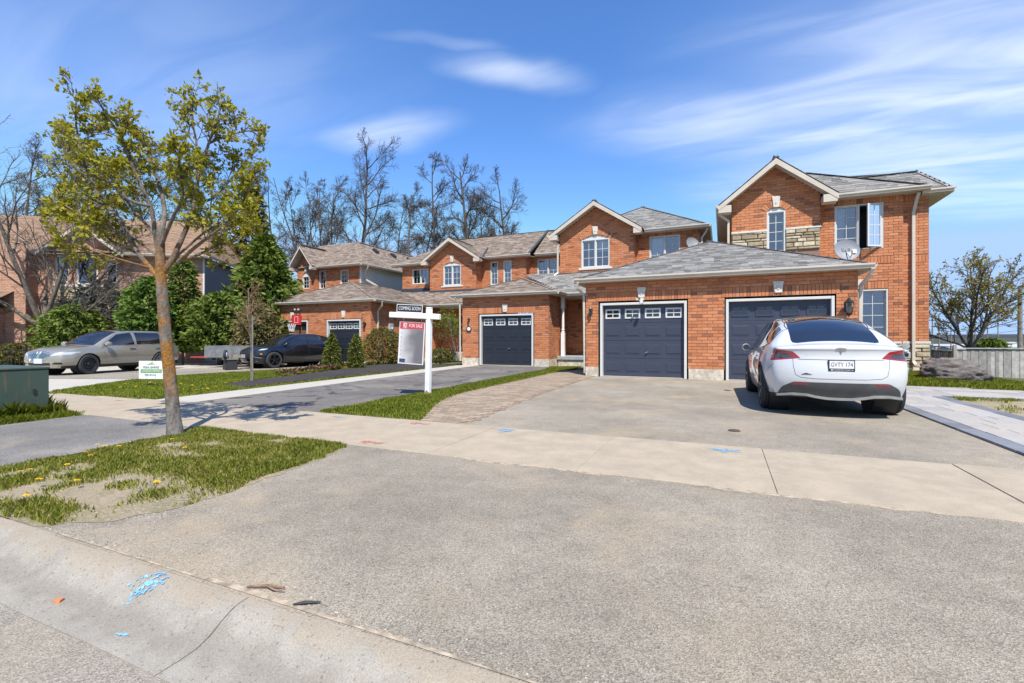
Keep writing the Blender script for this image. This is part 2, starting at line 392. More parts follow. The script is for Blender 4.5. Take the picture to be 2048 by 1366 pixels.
def concrete(name, c, var=.12, stain=(.25, .2, .15), samt=.35):
    t = NT(name); f = t.noise(3.5, 6, .65)
    a = t.mix(t.rampf(f, .25, .75), tuple(x * (1 - var) for x in c), tuple(min(1, x * (1 + var)) for x in c))
    sp = t.rampf(t.noise(190, 3, .7), .3, .7, .82, 1.16)
    v = t.n.new('ShaderNodeVectorMath'); v.operation = 'SCALE'; t.link(a, v.inputs[0]); t.link(sp, v.inputs['Scale'])
    cc = t.mix(t.rampf(t.noise(1.2, 6, .7, 1), .56, .8, 0, samt), v.outputs[0], stain)
    cc = t.mix(t.rampf(t.sep(t.voro(130))[1], .965, .975, 0, .3), cc, tuple(x * .4 for x in c))
    t.col(cc); t.rough(.9); t.b.inputs['Specular IOR Level'].default_value = .3; t.bump(t.noise(140, 4), .3, .004); MATS[name] = t.m; return t.m
CONC = concrete('sidewalk_concrete', (.365, .303, .225))
def curb_mat():
    t = NT('curb_concrete'); y = t.sep()[1]; w = t.math('ADD', y, t.rampf(t.noise(2.2, 6, .7, .8), .2, .8, -.09, .09))
    c = t.mix(t.rampf(t.noise(5, 6, .65), .25, .75), (.27, .245, .205), (.35, .32, .27)); c = t.mix(t.rampf(w, 1.27, 1.36, 0, .7), c, (.33, .27, .195))
    fl = t.math('MULTIPLY', t.rampf(w, 1.08, 1.16), t.rampf(w, 1.18, 1.27, 1, 0)); c = t.mix(t.math('MULTIPLY', fl, .55), c, (.21, .185, .15))
    sp = t.rampf(t.noise(170, 4, .75), .28, .72, .76, 1.2); v = t.n.new('ShaderNodeVectorMath'); v.operation = 'SCALE'; t.link(c, v.inputs[0]); t.link(sp, v.inputs['Scale']); c = v.outputs[0]
    c = t.mix(t.rampf(t.sep(t.voro(110))[1], .955, .97, 0, .45), c, (.13, .11, .09)); t.col(c); t.rough(.95); t.b.inputs['Specular IOR Level'].default_value = .25; t.bump(t.math('ADD', t.noise(120, 5, .7), t.noise(14, 5)), .5, .008); return t.m
CONCK = curb_mat()
CONCW = concrete('pale_concrete', (.43, .395, .34), .08)
def soil(name, a, b, c):
    t = NT(name); f = t.rampf(t.noise(1.6, 6, .65, .5), .35, .65)
    cc = t.mix(f, a, b); cc = t.mix(t.rampf(t.noise(45, 5, .7), .45, .7), cc, c)
    t.col(cc); t.rough(.97); t.bump(t.noise(60, 5, .7), .9, .02); MATS[name] = t.m; return t.m
TURF = soil('turf_soil', (.085, .12, .022), (.13, .135, .04), (.20, .165, .085))
TURFD = soil('dry_turf_soil', (.22, .19, .105), (.36, .285, .19), (.44, .355, .25))
FIELD = soil('field', (.06, .085, .02), (.10, .11, .04), (.12, .10, .06))
MULCHM = soil('black_mulch', (.022, .018, .016), (.04, .033, .029), (.07, .058, .05))

# the one big sheet, stepping down under the road bed
def ground_sheet():
    xs = [-4000, -900, -200, -70, -24, -20, -16, -12, -8, 0, 5, 10, 20, 35, 50, 120, 400, 1200, 4000]
    ys = [(-4000, -.05), (-300, -.05), (-9, -.05), (-8.9, -.2), (1.2, -.2), (1.36, -.03), (8, -.03), (13, -.03), (30, -.03), (60, -.03), (150, -.03), (500, -.03), (1500, -.03), (6000, -.03)]
    b = MB(); nx = len(xs)
    vs = [(x, y, z + g(x, y)) for y, z in ys for x in xs]
    fs = [(j * nx + i, j * nx + i + 1, (j + 1) * nx + i + 1, (j + 1) * nx + i) for j in range(len(ys) - 1) for i in range(nx - 1)]
    b.add(vs, fs); o = b.build('ground', FIELD); o['kind'] = 'structure'
ground_sheet()
patch('road', [(-70, -8.8), (45, -8.8), (45, 1.05), (-70, 1.05)], -.1, ASPH_R)
# rolled concrete curb, cast in lengths
curb = bpy.data.objects.new('curb', None); col.objects.link(curb); curb['kind'] = 'structure'; OFF['curb'] = Vector((0, 0, 0))
cp = [(1.03, -.16), (1.03, -.096), (1.12, -.093), (1.18, -.086), (1.23, -.066), (1.275, -.035), (1.315, -.012), (1.35, .000), (1.405, .0038), (1.405, -.16)]
def curb_z(y): return ipol(cp[1:-1], y)
def curb_mesh():
    b = MB(); L = 3.039; n = 12
    vs = []; k = len(cp)
    for i in range(n + 1):
        for (y, z) in cp: vs.append((L * i / n, y + random.uniform(-.004, .004) * (0 < i < n), z + random.uniform(-.0015, .0015) * (0 < i < n)))
    fs = [(i * k + j, i * k + (j + 1) % k, (i + 1) * k + (j + 1) % k, (i + 1) * k + j) for i in range(n) for j in range(k)]
    fs = [tuple(reversed(f)) for f in fs]
    fs += [tuple(range(k)), tuple(n * k + j for j in reversed(range(k)))]
    b.add(vs, fs); me = b.mesh('curb_stone'); me.materials.append(CONCK)
    me.polygons.foreach_set('use_smooth', np.ones(len(me.polygons), dtype=bool)); me.set_sharp_from_angle(angle=R(40)); return me
cm = curb_mesh()
for k in range(-12, 8):
    x = -1.85 + 3.045 * k; o = bpy.data.objects.new('curb_stone', cm); col.objects.link(o); o.parent = curb; o.location = (x, 0, g(x, 0))
# strip of grit between the curb and the asphalt / lawn
patch('verge', [(-60, 1.40), (-8.7, 1.40), (-8.6, 3.9), (-60, 3.9)], .0, TURF)
patch('apron', [(-8.72, 1.395), (-5.4, 1.395), (-5.75, 2.45), (-5.95, 3.87), (-8.66, 3.87)], .002, ASPH_L)
LAWN1 = [(-5.55, 1.43), (-4.2, 1.42), (-3.75, 1.46), (-3.42, 1.7), (-3.28, 1.95), (-3.34, 2.5), (-3.42, 3.1), (-3.5, 3.6), (-3.72, 3.87), (-5.98, 3.87), (-5.72, 3.2), (-5.62, 2.4)]
patch('apron', [(-4.0, 1.395), (12, 1.395), (12, 3.87), (-4.2, 3.87)], .0035, ASPH_A)
def mound(name, poly, zoff, mat, hump=.0, cell=.16, kind='structure'):
    """lawn island: fine grid clipped to a polygon, raised a little in the middle"""
    bm = bmesh.new(); bm.faces.new([bm.verts.new((x, y, 0)) for x, y in poly])
    x0, x1 = min(p[0] for p in poly), max(p[0] for p in poly); y0, y1 = min(p[1] for p in poly), max(p[1] for p in poly)
    x = x0 + cell
    while x < x1: bmesh.ops.bisect_plane(bm, geom=bm.verts[:] + bm.edges[:] + bm.faces[:], plane_co=(x, 0, 0), plane_no=(1, 0, 0)); x += cell
    y = y0 + cell
    while y < y1: bmesh.ops.bisect_plane(bm, geom=bm.verts[:] + bm.edges[:] + bm.faces[:], plane_co=(0, y, 0), plane_no=(0, 1, 0)); y += cell
    for v in bm.verts:
        v.co.z = lawn_z(v.co.x, v.co.y, poly, hump) + zoff
    if sum(f.normal.z for f in bm.faces) < 0: bmesh.ops.reverse_faces(bm, faces=bm.faces[:])
    for f in bm.faces: f.smooth = True
    me = bpy.data.meshes.new(name); bm.to_mesh(me); bm.free(); me.materials.append(mat)
    o = bpy.data.objects.new(name, me); col.objects.link(o); OFF[o.name] = Vector((0, 0, 0)); o['kind'] = kind; return o
def edge_dist(x, y, poly):
    d = 1e9; n = len(poly)
    for i in range(n):
        ax, ay = poly[i]; bx, by = poly[(i + 1) % n]; dx, dy = bx - ax, by - ay
        t = max(0, min(1, ((x - ax) * dx + (y - ay) * dy) / (dx * dx + dy * dy + 1e-12))); d = min(d, math.hypot(x - ax - t * dx, y - ay - t * dy))
    return d
def lawn_z(x, y, poly, hump):
    z = g(x, y)
    if hump: e = min(1, edge_dist(x, y, poly) / .5); z += e * (hump + .006 * math.sin(x * 7.3) * math.sin(y * 6.1))
    return z
def jag(poly, step=.07, amp=.03, grow=.05):
    cx = sum(p[0] for p in poly) / len(poly); cy = sum(p[1] for p in poly) / len(poly); out = []
    for a, b in zip(poly, poly[1:] + poly[:1]):
        n = max(1, int(math.hypot(b[0] - a[0], b[1] - a[1]) / step))
        for k in range(n):
            x, y = a[0] + (b[0] - a[0]) * k / n, a[1] + (b[1] - a[1]) * k / n; d = math.hypot(x - cx, y - cy); e = (grow + random.uniform(-amp, amp)) / d; out.append((x + (x - cx) * e, min(3.85, max(1.41, y + (y - cy) * e))))
    return out
mound('lawn_island', jag(LAWN1), .006, TURFD, .03)
# sidewalk slabs
sidewalk = bpy.data.objects.new('sidewalk', None); col.objects.link(sidewalk); sidewalk['kind'] = 'structure'; OFF['sidewalk'] = Vector((0, 0, 0))
def slab_mesh():
    b = MB(); b.box(0, 1.4835, 3.86, 5.40, -.12, .012); me = b.mesh('slab'); me.materials.append(CONC); return me
sm = slab_mesh()
SLABX = [-2.62 + 1.487 * k for k in range(-26, 9)]
for i, x in enumerate(SLABX):
    o = bpy.data.objects.new('slab', sm); col.objects.link(o); o.parent = sidewalk
    o.location = (x, 0, g(x + .7, 4) + random.uniform(-.004, .004)); b_ = o.modifiers.new('bevel', 'BEVEL'); b_.width = .005; b_.segments = 2
patch('joint_bed', [(-41, 3.87), (10, 3.87), (10, 5.39), (-41, 5.39)], .002, simple('joint_dirt', (.17, .135, .095), .97, var=.3, scale=14))
# dry earth seams along the slabs
SEAM = simple('seam_dirt', (.34, .275, .20), .97, var=.4, scale=14, bump=.8)
def ragged(x0, x1, y, w, step=.12, z=.003):
    b = MB(); x = x0; pts = []
    while x <= x1: k = max(.05, .5 + .5 * math.sin(x * 2.7) + .35 * math.sin(x * 6.1 + 1) + random.gauss(0, .22)); pts.append((x, y - w * k, y + w * .35)); x += step * random.uniform(.5, 2)
    for (xa, a0, a1), (xb, b0, b1) in zip(pts, pts[1:]): b.face([(xa, a0, z + g(xa, y)), (xb, b0, z + g(xb, y)), (xb, b1, z + g(xb, y)), (xa, a1, z + g(xa, y))])
    return b
b = ragged(-3.8, 4.5, 3.865, .05, z=.0045, step=.07); o = b.build('earth_seam', SEAM); o['kind'] = 'structure'
b = ragged(-3.5, 4.5, 1.42, -.022, z=.0062, step=.03); o = b.build('earth_seam', SEAM); o['kind'] = 'structure'
# driveways, paths, beds
PATHL = [(-3.77, 5.41), (-4.05, 6.0), (-4.45, 6.8), (-4.78, 7.7), (-4.97, 8.7), (-5.06, 10.9), (-5.2, 14.7), (-5.25, 16.6)]
PATHR = [(-3.05, 5.41), (-3.14, 6.4), (-3.27, 7.7), (-3.42, 10), (-3.5, 12), (-3.55, 14.28)]
patch('driveway', PATHR + [(2.6, 14.29), (2.6, 5.41)], .004, ASPH_A)
patch('driveway', [(-8.58, 5.41), (-5.66, 5.41), (-5.85, 11), (-6.12, 16.9), (-6.7, 18.68), (-9.95, 18.68)], .004, ASPH_B)
patch('concrete_walk', [(-9.73, 5.41), (-8.6, 5.41), (-9.97, 18.68), (-10.95, 18.68)], .014, CONCW, edge=.05)
LAWN2 = [(-13.7, 5.42), (-9.75, 5.42), (-10.1, 9), (-10.5, 13), (-10.95, 18.4), (-15.9, 18.5), (-15.75, 15.3), (-16.8, 9.8), (-15.6, 7.6)]
mound('front_lawn', LAWN2, .008, TURF, .03, .5)
BED = [(-10.25, 7.6), (-10.35, 9.6), (-10.7, 13.5), (-11.0, 18.4), (-15.3, 18.4), (-14.4, 16.2), (-13.3, 13.2), (-12.4, 10.8), (-12.0, 8.9), (-11.3, 7.7)]
mound('mulch_bed', BED, .05, MULCHM, .05, .3)
patch('driveway', [(-40, 5.41), (-13.75, 5.41), (-15.65, 7.6), (-16.85, 9.8), (-15.8, 15.3), (-15.95, 18.68), (-23.2, 18.68), (-29, 24), (-40, 24)], .003, CONCW)
patch('driveway', [(-21.5, 7.6), (-17.2, 8.6), (-16.6, 11), (-16.2, 16.6), (-20.6, 17.4), (-22.5, 12)], .007, ASPH_R)
LAWN3 = [(-5.64, 5.41)] + PATHL[:] + [(-5.3, 18.9), (-6.55, 18.6), (-6.1, 16.9), (-5.83, 11)]
mound('lawn_strip', LAWN3, .010, TURF, .02, .3)
LAWN4 = [(-30, 1.5), (-8.75, 1.5), (-8.62, 2.9), (-8.68, 3.85), (-30, 3.85)]
# entry path of small tumbled bricks
PAVE = tinted('tan_paver', [(.22, .165, .115), (.27, .205, .145), (.31, .24, .17), (.35, .275, .20)], .9, 30, .14, .5, 90, ((.36, .27, .18), .9, .5, .75, .6))
PATH = PATHL + [(-4.3, 16.8), (-3.9, 16.8), (-3.92, 14.4)] + PATHR[::-1]
path = patch('paver_path', PATH, .004, simple('joint_sand', (.25, .19, .13), .97, var=.3, scale=20, bump=.5))
def pave_path():
    proto = []
    for k in range(6):
        b = MB(); b.box(-.096, .096, -.046, .046, -.03, .0, t=(k + .5) / 6); me = b.mesh('paver'); me.materials.append(PAVE); proto.append(me)
    cnt = 0; stuff = MB(); y = 5.46; row = 0; cells = []
    while y < 16.7:
        iv = spans(PATH, y)
        for a, e in iv:
            x = a + .10 + (row % 2) * .1
            while x < e - .05: cells.append((x, y)); x += .2
        y += .1; row += 1
    cells.sort(key=lambda c: (c[1] - 0) ** 2 + c[0] ** 2)
    for i, (x, y) in enumerate(cells):
        z = .011 + random.uniform(-.003, .003); t = random.random()
        if not in_poly(x, y, PATH): continue
        if cnt < 300:
            o = bpy.data.objects.new('paver', proto[int(t * 6)]); col.objects.link(o); o.parent = path; o.location = (x, y, z + .006); o.rotation_euler = (0, 0, random.gauss(0, .02)); cnt += 1
        else: stuff.box(x - .096, x + .096, y - .046, y + .046, z - .02, z + .006, t)
    stuff.build('far_pavers', PAVE, path, kind='stuff')
pave_path()
# new walkway of big slabs with a dark border beside the driveway
SLABM = tinted('pale_slab', [(.28, .265, .255), (.33, .31, .285), (.37, .335, .29), (.35, .34, .33)], .8, 14, .07, .2, 50)
EDGEM = tinted('charcoal_border_slab', [(.12, .125, .14), (.155, .16, .175), (.18, .185, .205)], .8, 14, .1, .2, 50)
walk = patch('slab_walkway', [(2.6, 4.6 + .81), (3.82, 5.41), (3.86, 11.7), (9, 11.6), (9, 14.0), (2.6, 14.1)], -.012, simple('joint_grit', (.1, .095, .09), .97, var=.3))
def walkway():
    def slab(x0, x1, y0, y1, mat, name, t):
        gp = .004; b = MB(); b.box(x0 + gp, x1 - gp, y0 + gp, y1 - gp, -.05 + g((x0 + x1) / 2, (y0 + y1) / 2), .03 + random.uniform(-.002, .002) + g((x0 + x1) / 2, (y0 + y1) / 2), t)
        b.build(name, mat, walk, bevel=.006)
    y = 5.41
    while y < 14.0:
        l = random.choice((.38, .45, .56)); slab(2.6, 2.8, y, min(y + l, 14.05), EDGEM, 'border_slab', random.random()); y += l
    y = 5.41
    while y < 11.6: slab(3.66, 3.86, y, min(y + .5, 11.65), EDGEM, 'border_slab', random.random()); y += .5
    y = 5.41
    while y < 11.6:
        d = random.choice((.3, .3, .45)); x = 2.8
        cuts = sorted(random.sample([.25, .32, .4, .5, .6], 1))
        xs = [2.8, 2.8 + cuts[0], 3.66]
        for a, e in zip(xs, xs[1:]): slab(a, e, y, min(y + d, 11.65), SLABM, 'walkway_slab', random.random())
        y += d
    x = 3.86
    while x < 9: slab(x, min(x + .5, 9), 11.65, 11.85, EDGEM, 'border_slab', random.random()); x += .5
    y = 11.65
    while y < 13.95:
        d = .46 if y + .46 <= 14.02 else 14.02 - y; x = 2.8 if y > 11.8 else 2.8; x1 = 9.0
        while x < x1 - .05:
            l = random.choice((.45, .6, .75, .9)); e = min(x + l, x1)
            if y < 11.8 and e > 3.86: e = 3.86; slab(x, e, y, y + d if y + d < 11.85 else y + d, SLABM, 'walkway_slab', random.random()); break
            slab(x, e, y, y + d, SLABM, 'walkway_slab', random.random()); x = e
        y += d if y > 11.8 else .205
walkway()
LAWN5 = [(3.88, 5.41), (12, 5.41), (12, 11.6), (3.9, 11.62)]
mound('dry_lawn', LAWN5, .016, TURFD, .02, .5)
LAWN6 = [(3.2, 14.12), (9, 14.05), (7.2, 15.2), (7.6, 19.5), (3.2, 19.5)]
mound('rock_lawn', LAWN6, .02, TURF, .05, .5)
patch('side_path', [(7.3, 15.25), (9.1, 14.1), (14, 14.1), (14, 15.6), (8.2, 16.2)], -.004, CONCW)

# ---- painted survey marks, bits on the ground
RED = simple('red_survey_paint', (.55, .20, .15), .9, var=.3, scale=40); BLUE = simple('blue_survey_paint', (.17, .38, .60), .9, var=.3, scale=40)
def mark(x, y, strokes, mat, parent, z=.0165, name='paint_mark', on_curb=False):
    """sprayed strokes that have worn to flecks"""
    b = MB()
    for k, (x0, y0, x1, y1, w) in enumerate(strokes):
        L = math.hypot(x1 - x0, y1 - y0)
        for q in range(int(L * w * 10000) + 5):
            f = random.random(); cx, cy = x + x0 + (x1 - x0) * f + random.gauss(0, w * .42), y + y0 + (y1 - y0) * f + random.gauss(0, w * .42); r = random.uniform(.0025, .0065) * (1.3 - abs(f - .5)); zz = (curb_z(cy) + .004 + g(cx, cy) if on_curb else z + g(cx, cy)) + random.random() * .0012; a0 = random.random() * 6
            P = []
            for j in range(5): rr = r * random.uniform(.6, 1.3); px, py = cx + rr * 1.5 * math.cos(a0 + j * 1.257), cy + rr * math.sin(a0 + j * 1.257); P.append((px, py, curb_z(py) + .004 + g(px, py) if on_curb else zz))
            b.face(P)
    return b.build(name, mat, parent)
arrow = [(-.14, 0, .14, .02, .035), (-.14, 0, -.02, .07, .03), (-.14, 0, -.03, -.07, .03), (.05, -.05, .13, .05, .03)]
mark(-3.62, 5.18, arrow, RED, sidewalk); mark(-3.42, 4.02, arrow, RED, sidewalk); mark(-11.4, 5.1, arrow, RED, sidewalk); mark(-10.2, 5.1, arrow, RED, sidewalk)
mark(-2.42, 5.2, [(-.12, .1, .12, .1, .03), (.0, -.14, .08, .12, .03), (-.1, .0, .1, -.02, .03)], BLUE, sidewalk)
mark(.02, 5.12, [(-.14, .03, .14, -.01, .04), (-.02, -.1, .02, .12, .035), (.06, .05, .13, .08, .03), (-.13, .07, -.06, .05, .03)], BLUE, sidewalk)
mark(-5.0, 5.15, [(-.13, .03, .14, .0, .025)], BLUE, sidewalk)
mark(-2.42, 1.31, [(-.08, .0, .0, .05, .014), (-.02, -.05, .07, .05, .014), (-.09, -.03, .08, .02, .01), (.02, -.05, .09, .02, .012), (.0, -.08, .02, .09, .02)], BLUE, curb, on_curb=True)
mark(-2.22, 1.11, [(-.03, .0, .03, .01, .006)], BLUE, curb, on_curb=True)
def small(name, label, cat, builder, mat, group=None):
    b = MB(); builder(b); o = b.build(name, mat); return tag(o, label, cat, group)
WOOD = simple('dry_wood', (.22, .13, .08), .9, var=.3, scale=30)
small('twig', 'forked reddish twig lying at the asphalt edge by the curb', 'twig', lambda b: (b.tube([(-1.92, 1.44, .014), (-1.84, 1.475, .02), (-1.76, 1.50, .016)], [.004, .006, .003], 6), b.tube([(-1.84, 1.475, .02), (-1.79, 1.465, .018), (-1.74, 1.48, .012)], [.005, .004, .002], 5)), WOOD)
small('twig', 'straight black twig lying on the asphalt beside the curb joint', 'twig', lambda b: b.tube([(-1.62, 1.42, .014), (-1.58, 1.45, .016), (-1.53, 1.48, .014)], [.003, .007, .003], 6), BLACKP)
def cap(b): b.lathe([(.0, .0), (.06, .0), (.07, .006), (.06, .014), (.03, .016), (.0, .016)], 16, (0.12, 6.35, .004))
small('shutoff_cap', 'small round dark iron valve cap set in the driveway', 'valve cap', cap, simple('rusty_iron', (.07, .05, .04), .8, var=.4, scale=40))
small('brick_chip', 'orange brick chip lying in the gutter of the curb', 'brick chip', lambda b: b.obox((-2.78, 1.12, -.091), (.03, .012, 0), (-.01, .02, 0), (0, .004, .012)), BRICK)

# loose grit along the seams, and two cracks in the apron
def grit():
    b = MB()
    for k in range(1500):
        q = random.random()
        if q < .5: x, y, z = random.uniform(-4, 3.5), 1.42 + abs(random.gauss(0, .07)), .004
        elif q < .7: x, y, z = random.uniform(-3.5, 3.5), 3.84 - abs(random.gauss(0, .04)), .004
        elif q < .85: e = random.choice(list(zip(LAWN1[3:8], LAWN1[4:9]))); f = random.random(); x, y, z = e[0][0] + (e[1][0] - e[0][0]) * f + .04 + abs(random.gauss(0, .08)), e[0][1] + (e[1][1] - e[0][1]) * f, .004
        else: x, y, z = random.uniform(-3.3, 4), random.uniform(1.5, 9), .006
        r = random.uniform(.002, .006); a = random.random() * 6
        if 3.85 < y < 5.42: continue
        P = [(x + r * random.uniform(.7, 1.3) * math.cos(a + j * 2.1), y + r * random.uniform(.7, 1.3) * math.sin(a + j * 2.1), z) for j in range(3)]; T_ = (x + random.uniform(-r, r) * .3, y, z + r * random.uniform(.6, 1.1)); b.add(P + [T_], [(0, 1, 3), (1, 2, 3), (2, 0, 3)], random.random())
    o = b.build('grit', tinted('grit_stone', [(.10, .09, .08), (.25, .21, .17), (.42, .36, .29), (.55, .50, .44)], .9)); tag(o, 'loose grit scattered along the curb and lawn edges', 'grit', kind='stuff')
    CR = simple('crack_fill', (.06, .052, .045), .97, var=.4, scale=30)
    for pts, w in (([(.9, 1.6), (1.3, 1.9), (1.5, 2.4), (1.45, 2.9), (1.7, 3.4), (1.65, 3.85)], .006), ([(-1.6, 14.0), (-1.2, 13.2), (-1.35, 12.2), (-.9, 11.0)], .010)):
        b = MB(); P = []; ph = random.random() * 9
        for a, c in zip(pts, pts[1:]):
            for k in range(8): P.append((a[0] + (c[0] - a[0]) * k / 8 + random.gauss(0, .012), a[1] + (c[1] - a[1]) * k / 8 + random.gauss(0, .012), w * random.uniform(.3, 1.2)))
        for p, q in zip(P, P[1:]):
            d = Vector((q[0] - p[0], q[1] - p[1], 0)).normalized(); n_ = Vector((-d.y, d.x, 0)); z = .0085; b.face([Vector((p[0], p[1], z)) - n_ * p[2] / 2, Vector((q[0], q[1], z)) - n_ * q[2] / 2, Vector((q[0], q[1], z)) + n_ * q[2] / 2, Vector((p[0], p[1], z)) + n_ * p[2] / 2])
        o = b.build('asphalt_crack', CR); o['kind'] = 'structure'
grit()
# ------------------------------------------------------------------ building helpers
BL, BH = .272, .09
PROTO = {}
def brick_protos(mat):
    if mat.name in PROTO: return PROTO[mat.name]
    ps = []
    for k in range(8):
        b = MB(); x, h = BL / 2 - .0055, BH / 2 - .0055
        b.box(-x, x, -.011, .012, -h, h, (k + .5) / 8); me = b.mesh('brick'); me.materials.append(mat); ps.append(me)
    PROTO[mat.name] = ps; return ps
def btint():
    r = random.random()
    return random.uniform(0, .22) if r < .1 else (random.uniform(.3, .8) if r < .9 else random.uniform(.8, 1))
class Walls:
    def __init__(s, parent, mat=BRICK): s.p = parent; s.mat = mat; s.mort = MB(); s.st = MB(); s.full = []
    def P(s, o, d, u, n, z):
        return (o[0] + d[0] * u + d[1] * n, o[1] + d[1] * u - d[0] * n, z)
    def wall(s, o, d, poly, holes=(), arches=(), soldiers=(), bricks_from=None, thick=.25):
        """poly in (u, z); outward is d turned right; holes (u0,u1,z0,z1); arches (uc, half, spring z, rise)"""
        zmin = min(p[1] for p in poly); zmax = max(p[1] for p in poly); P = s.P
        hs = list(holes); n = int(math.ceil((zmax - zmin) / BH)); hh = hs + list(soldiers)
        rz = math.atan2(d[1], d[0])
        def cut(iv, z, hl, ring):
            for a, b_, z0, z1 in hl:
                if z0 < z < z1: iv = minus(iv, a, b_)
            for uc, hf, sp, rise in arches:
                Rr = (hf * hf + rise * rise) / (2 * rise); cz = sp + rise - Rr; ro = Rr + (.225 if ring else 0)
                if z > sp - (.02 if ring else 0) and abs(z - cz) < ro:
                    w = math.sqrt(ro * ro - (z - cz) ** 2); w = min(w, hf + (.17 if ring else 0)); iv = minus(iv, uc - w, uc + w)
            return iv
        for k in range(n):
            za = zmin + k * BH; zc = za + BH / 2
            base = spans(poly, min(zc, zmax - .003))
            for a, e in cut(base, zc, hs, False):
                s.mort.face([P(o, d, a, 0, za), P(o, d, e, 0, za), P(o, d, e, 0, min(za + BH, zmax + .02)), P(o, d, a, 0, min(za + BH, zmax + .02))])
            if bricks_from is not None and zc < bricks_from: continue
            for a, e in cut(base, zc, hh, True):
                off = (k % 2) * BL / 2; i0 = math.floor((a - off) / BL)
                u = off + i0 * BL
                while u < e - .02:
                    x0, x1 = max(u, a), min(u + BL, e)
                    if x1 - x0 > .045:
                        if x1 - x0 > BL - .002: s.full.append((P(o, d, (x0 + x1) / 2, 0, zc), rz))
                        else: s.raw(o, d, x0 + .0055, x1 - .0055, za + .0055, za + BH - .0055)
                    u += BL
        for a, e, z0, z1 in soldiers:
            m = max(1, round((e - a) / .088)); w = (e - a) / m; rows = max(1, round((z1 - z0) / .24)); h = (z1 - z0) / rows
            for r_ in range(rows):
                for i in range(m): s.raw(o, d, a + i * w + .005, a + (i + 1) * w - .005, z0 + r_ * h + .005, z0 + (r_ + 1) * h - .005, out=.016)
        for uc, hf, sp, rise in arches:
            Rr = (hf * hf + rise * rise) / (2 * rise); cz = sp + rise - Rr; am = math.asin(min(1, hf / Rr)) + .02
            m = max(6, round(2 * am * (Rr + .11) / .085))
            for i in range(m):
                a0 = -am + 2 * am * (i + .07) / m; a1 = -am + 2 * am * (i + .93) / m
                q = [(uc + r * math.sin(a), cz + r * math.cos(a)) for a, r in ((a0, Rr), (a1, Rr), (a1, Rr + .215), (a0, Rr + .215))]
                s.st.prism([P(o, d, u, -.01, z) for u, z in q], Vector(P(o, d, 0, .026, 0)) - Vector(P(o, d, 0, 0, 0)), btint())
    def raw(s, o, d, u0, u1, z0, z1, out=.012, t=None):
        q = s.P(o, d, u0, -.011, z0); s.st.obox(q, (d[0] * (u1 - u0), d[1] * (u1 - u0), 0), (d[1] * (out + .011), -d[0] * (out + .011), 0), (0, 0, z1 - z0), btint() if t is None else t)
    def finish(s, nind=300):
        """the bricks that show largest become objects, the others one joined part"""
        body = s.mort.build('wall', MORTAR, s.p)
        s.full.sort(key=lambda q: q[0][0] ** 2 + q[0][1] ** 2 + (q[0][2] - 1.1) ** 2)
        pr = brick_protos(s.mat); off = OFF[s.p.name]
        for c, rz in s.full[:nind]:
            o = bpy.data.objects.new('brick', pr[min(7, int(btint() * 8))]); col.objects.link(o); o.parent = body; o.location = Vector(c) - off; o.rotation_euler = (0, 0, rz)
        x, h = BL / 2 - .0055, BH / 2 - .0055
        for c, rz in s.full[nind:]:
            d = Vector((math.cos(rz), math.sin(rz), 0)); nn = Vector((d.y, -d.x, 0))
            s.st.obox(Vector(c) - d * x - nn * .011 - Vector((0, 0, h)), d * 2 * x, nn * .023, (0, 0, 2 * h), btint())
        if s.st.f: s.st.build('brickwork', s.mat, body, kind='stuff')
        return body
class Fr:
    """a facade's own frame: u along, n outwards, z up"""
    def __init__(s, o, d): s.o = o; s.d = d
    def __call__(s, u, n, z): return Vector((s.o[0] + s.d[0] * u + s.d[1] * n, s.o[1] + s.d[1] * u - s.d[0] * n, z))
    def box(s, b, u0, u1, n0, n1, z0, z1, t=.5):
        b.obox(s(u0, n0, z0), s(u1, n0, z0) - s(u0, n0, z0), s(u0, n1, z0) - s(u0, n0, z0), (0, 0, z1 - z0), t)
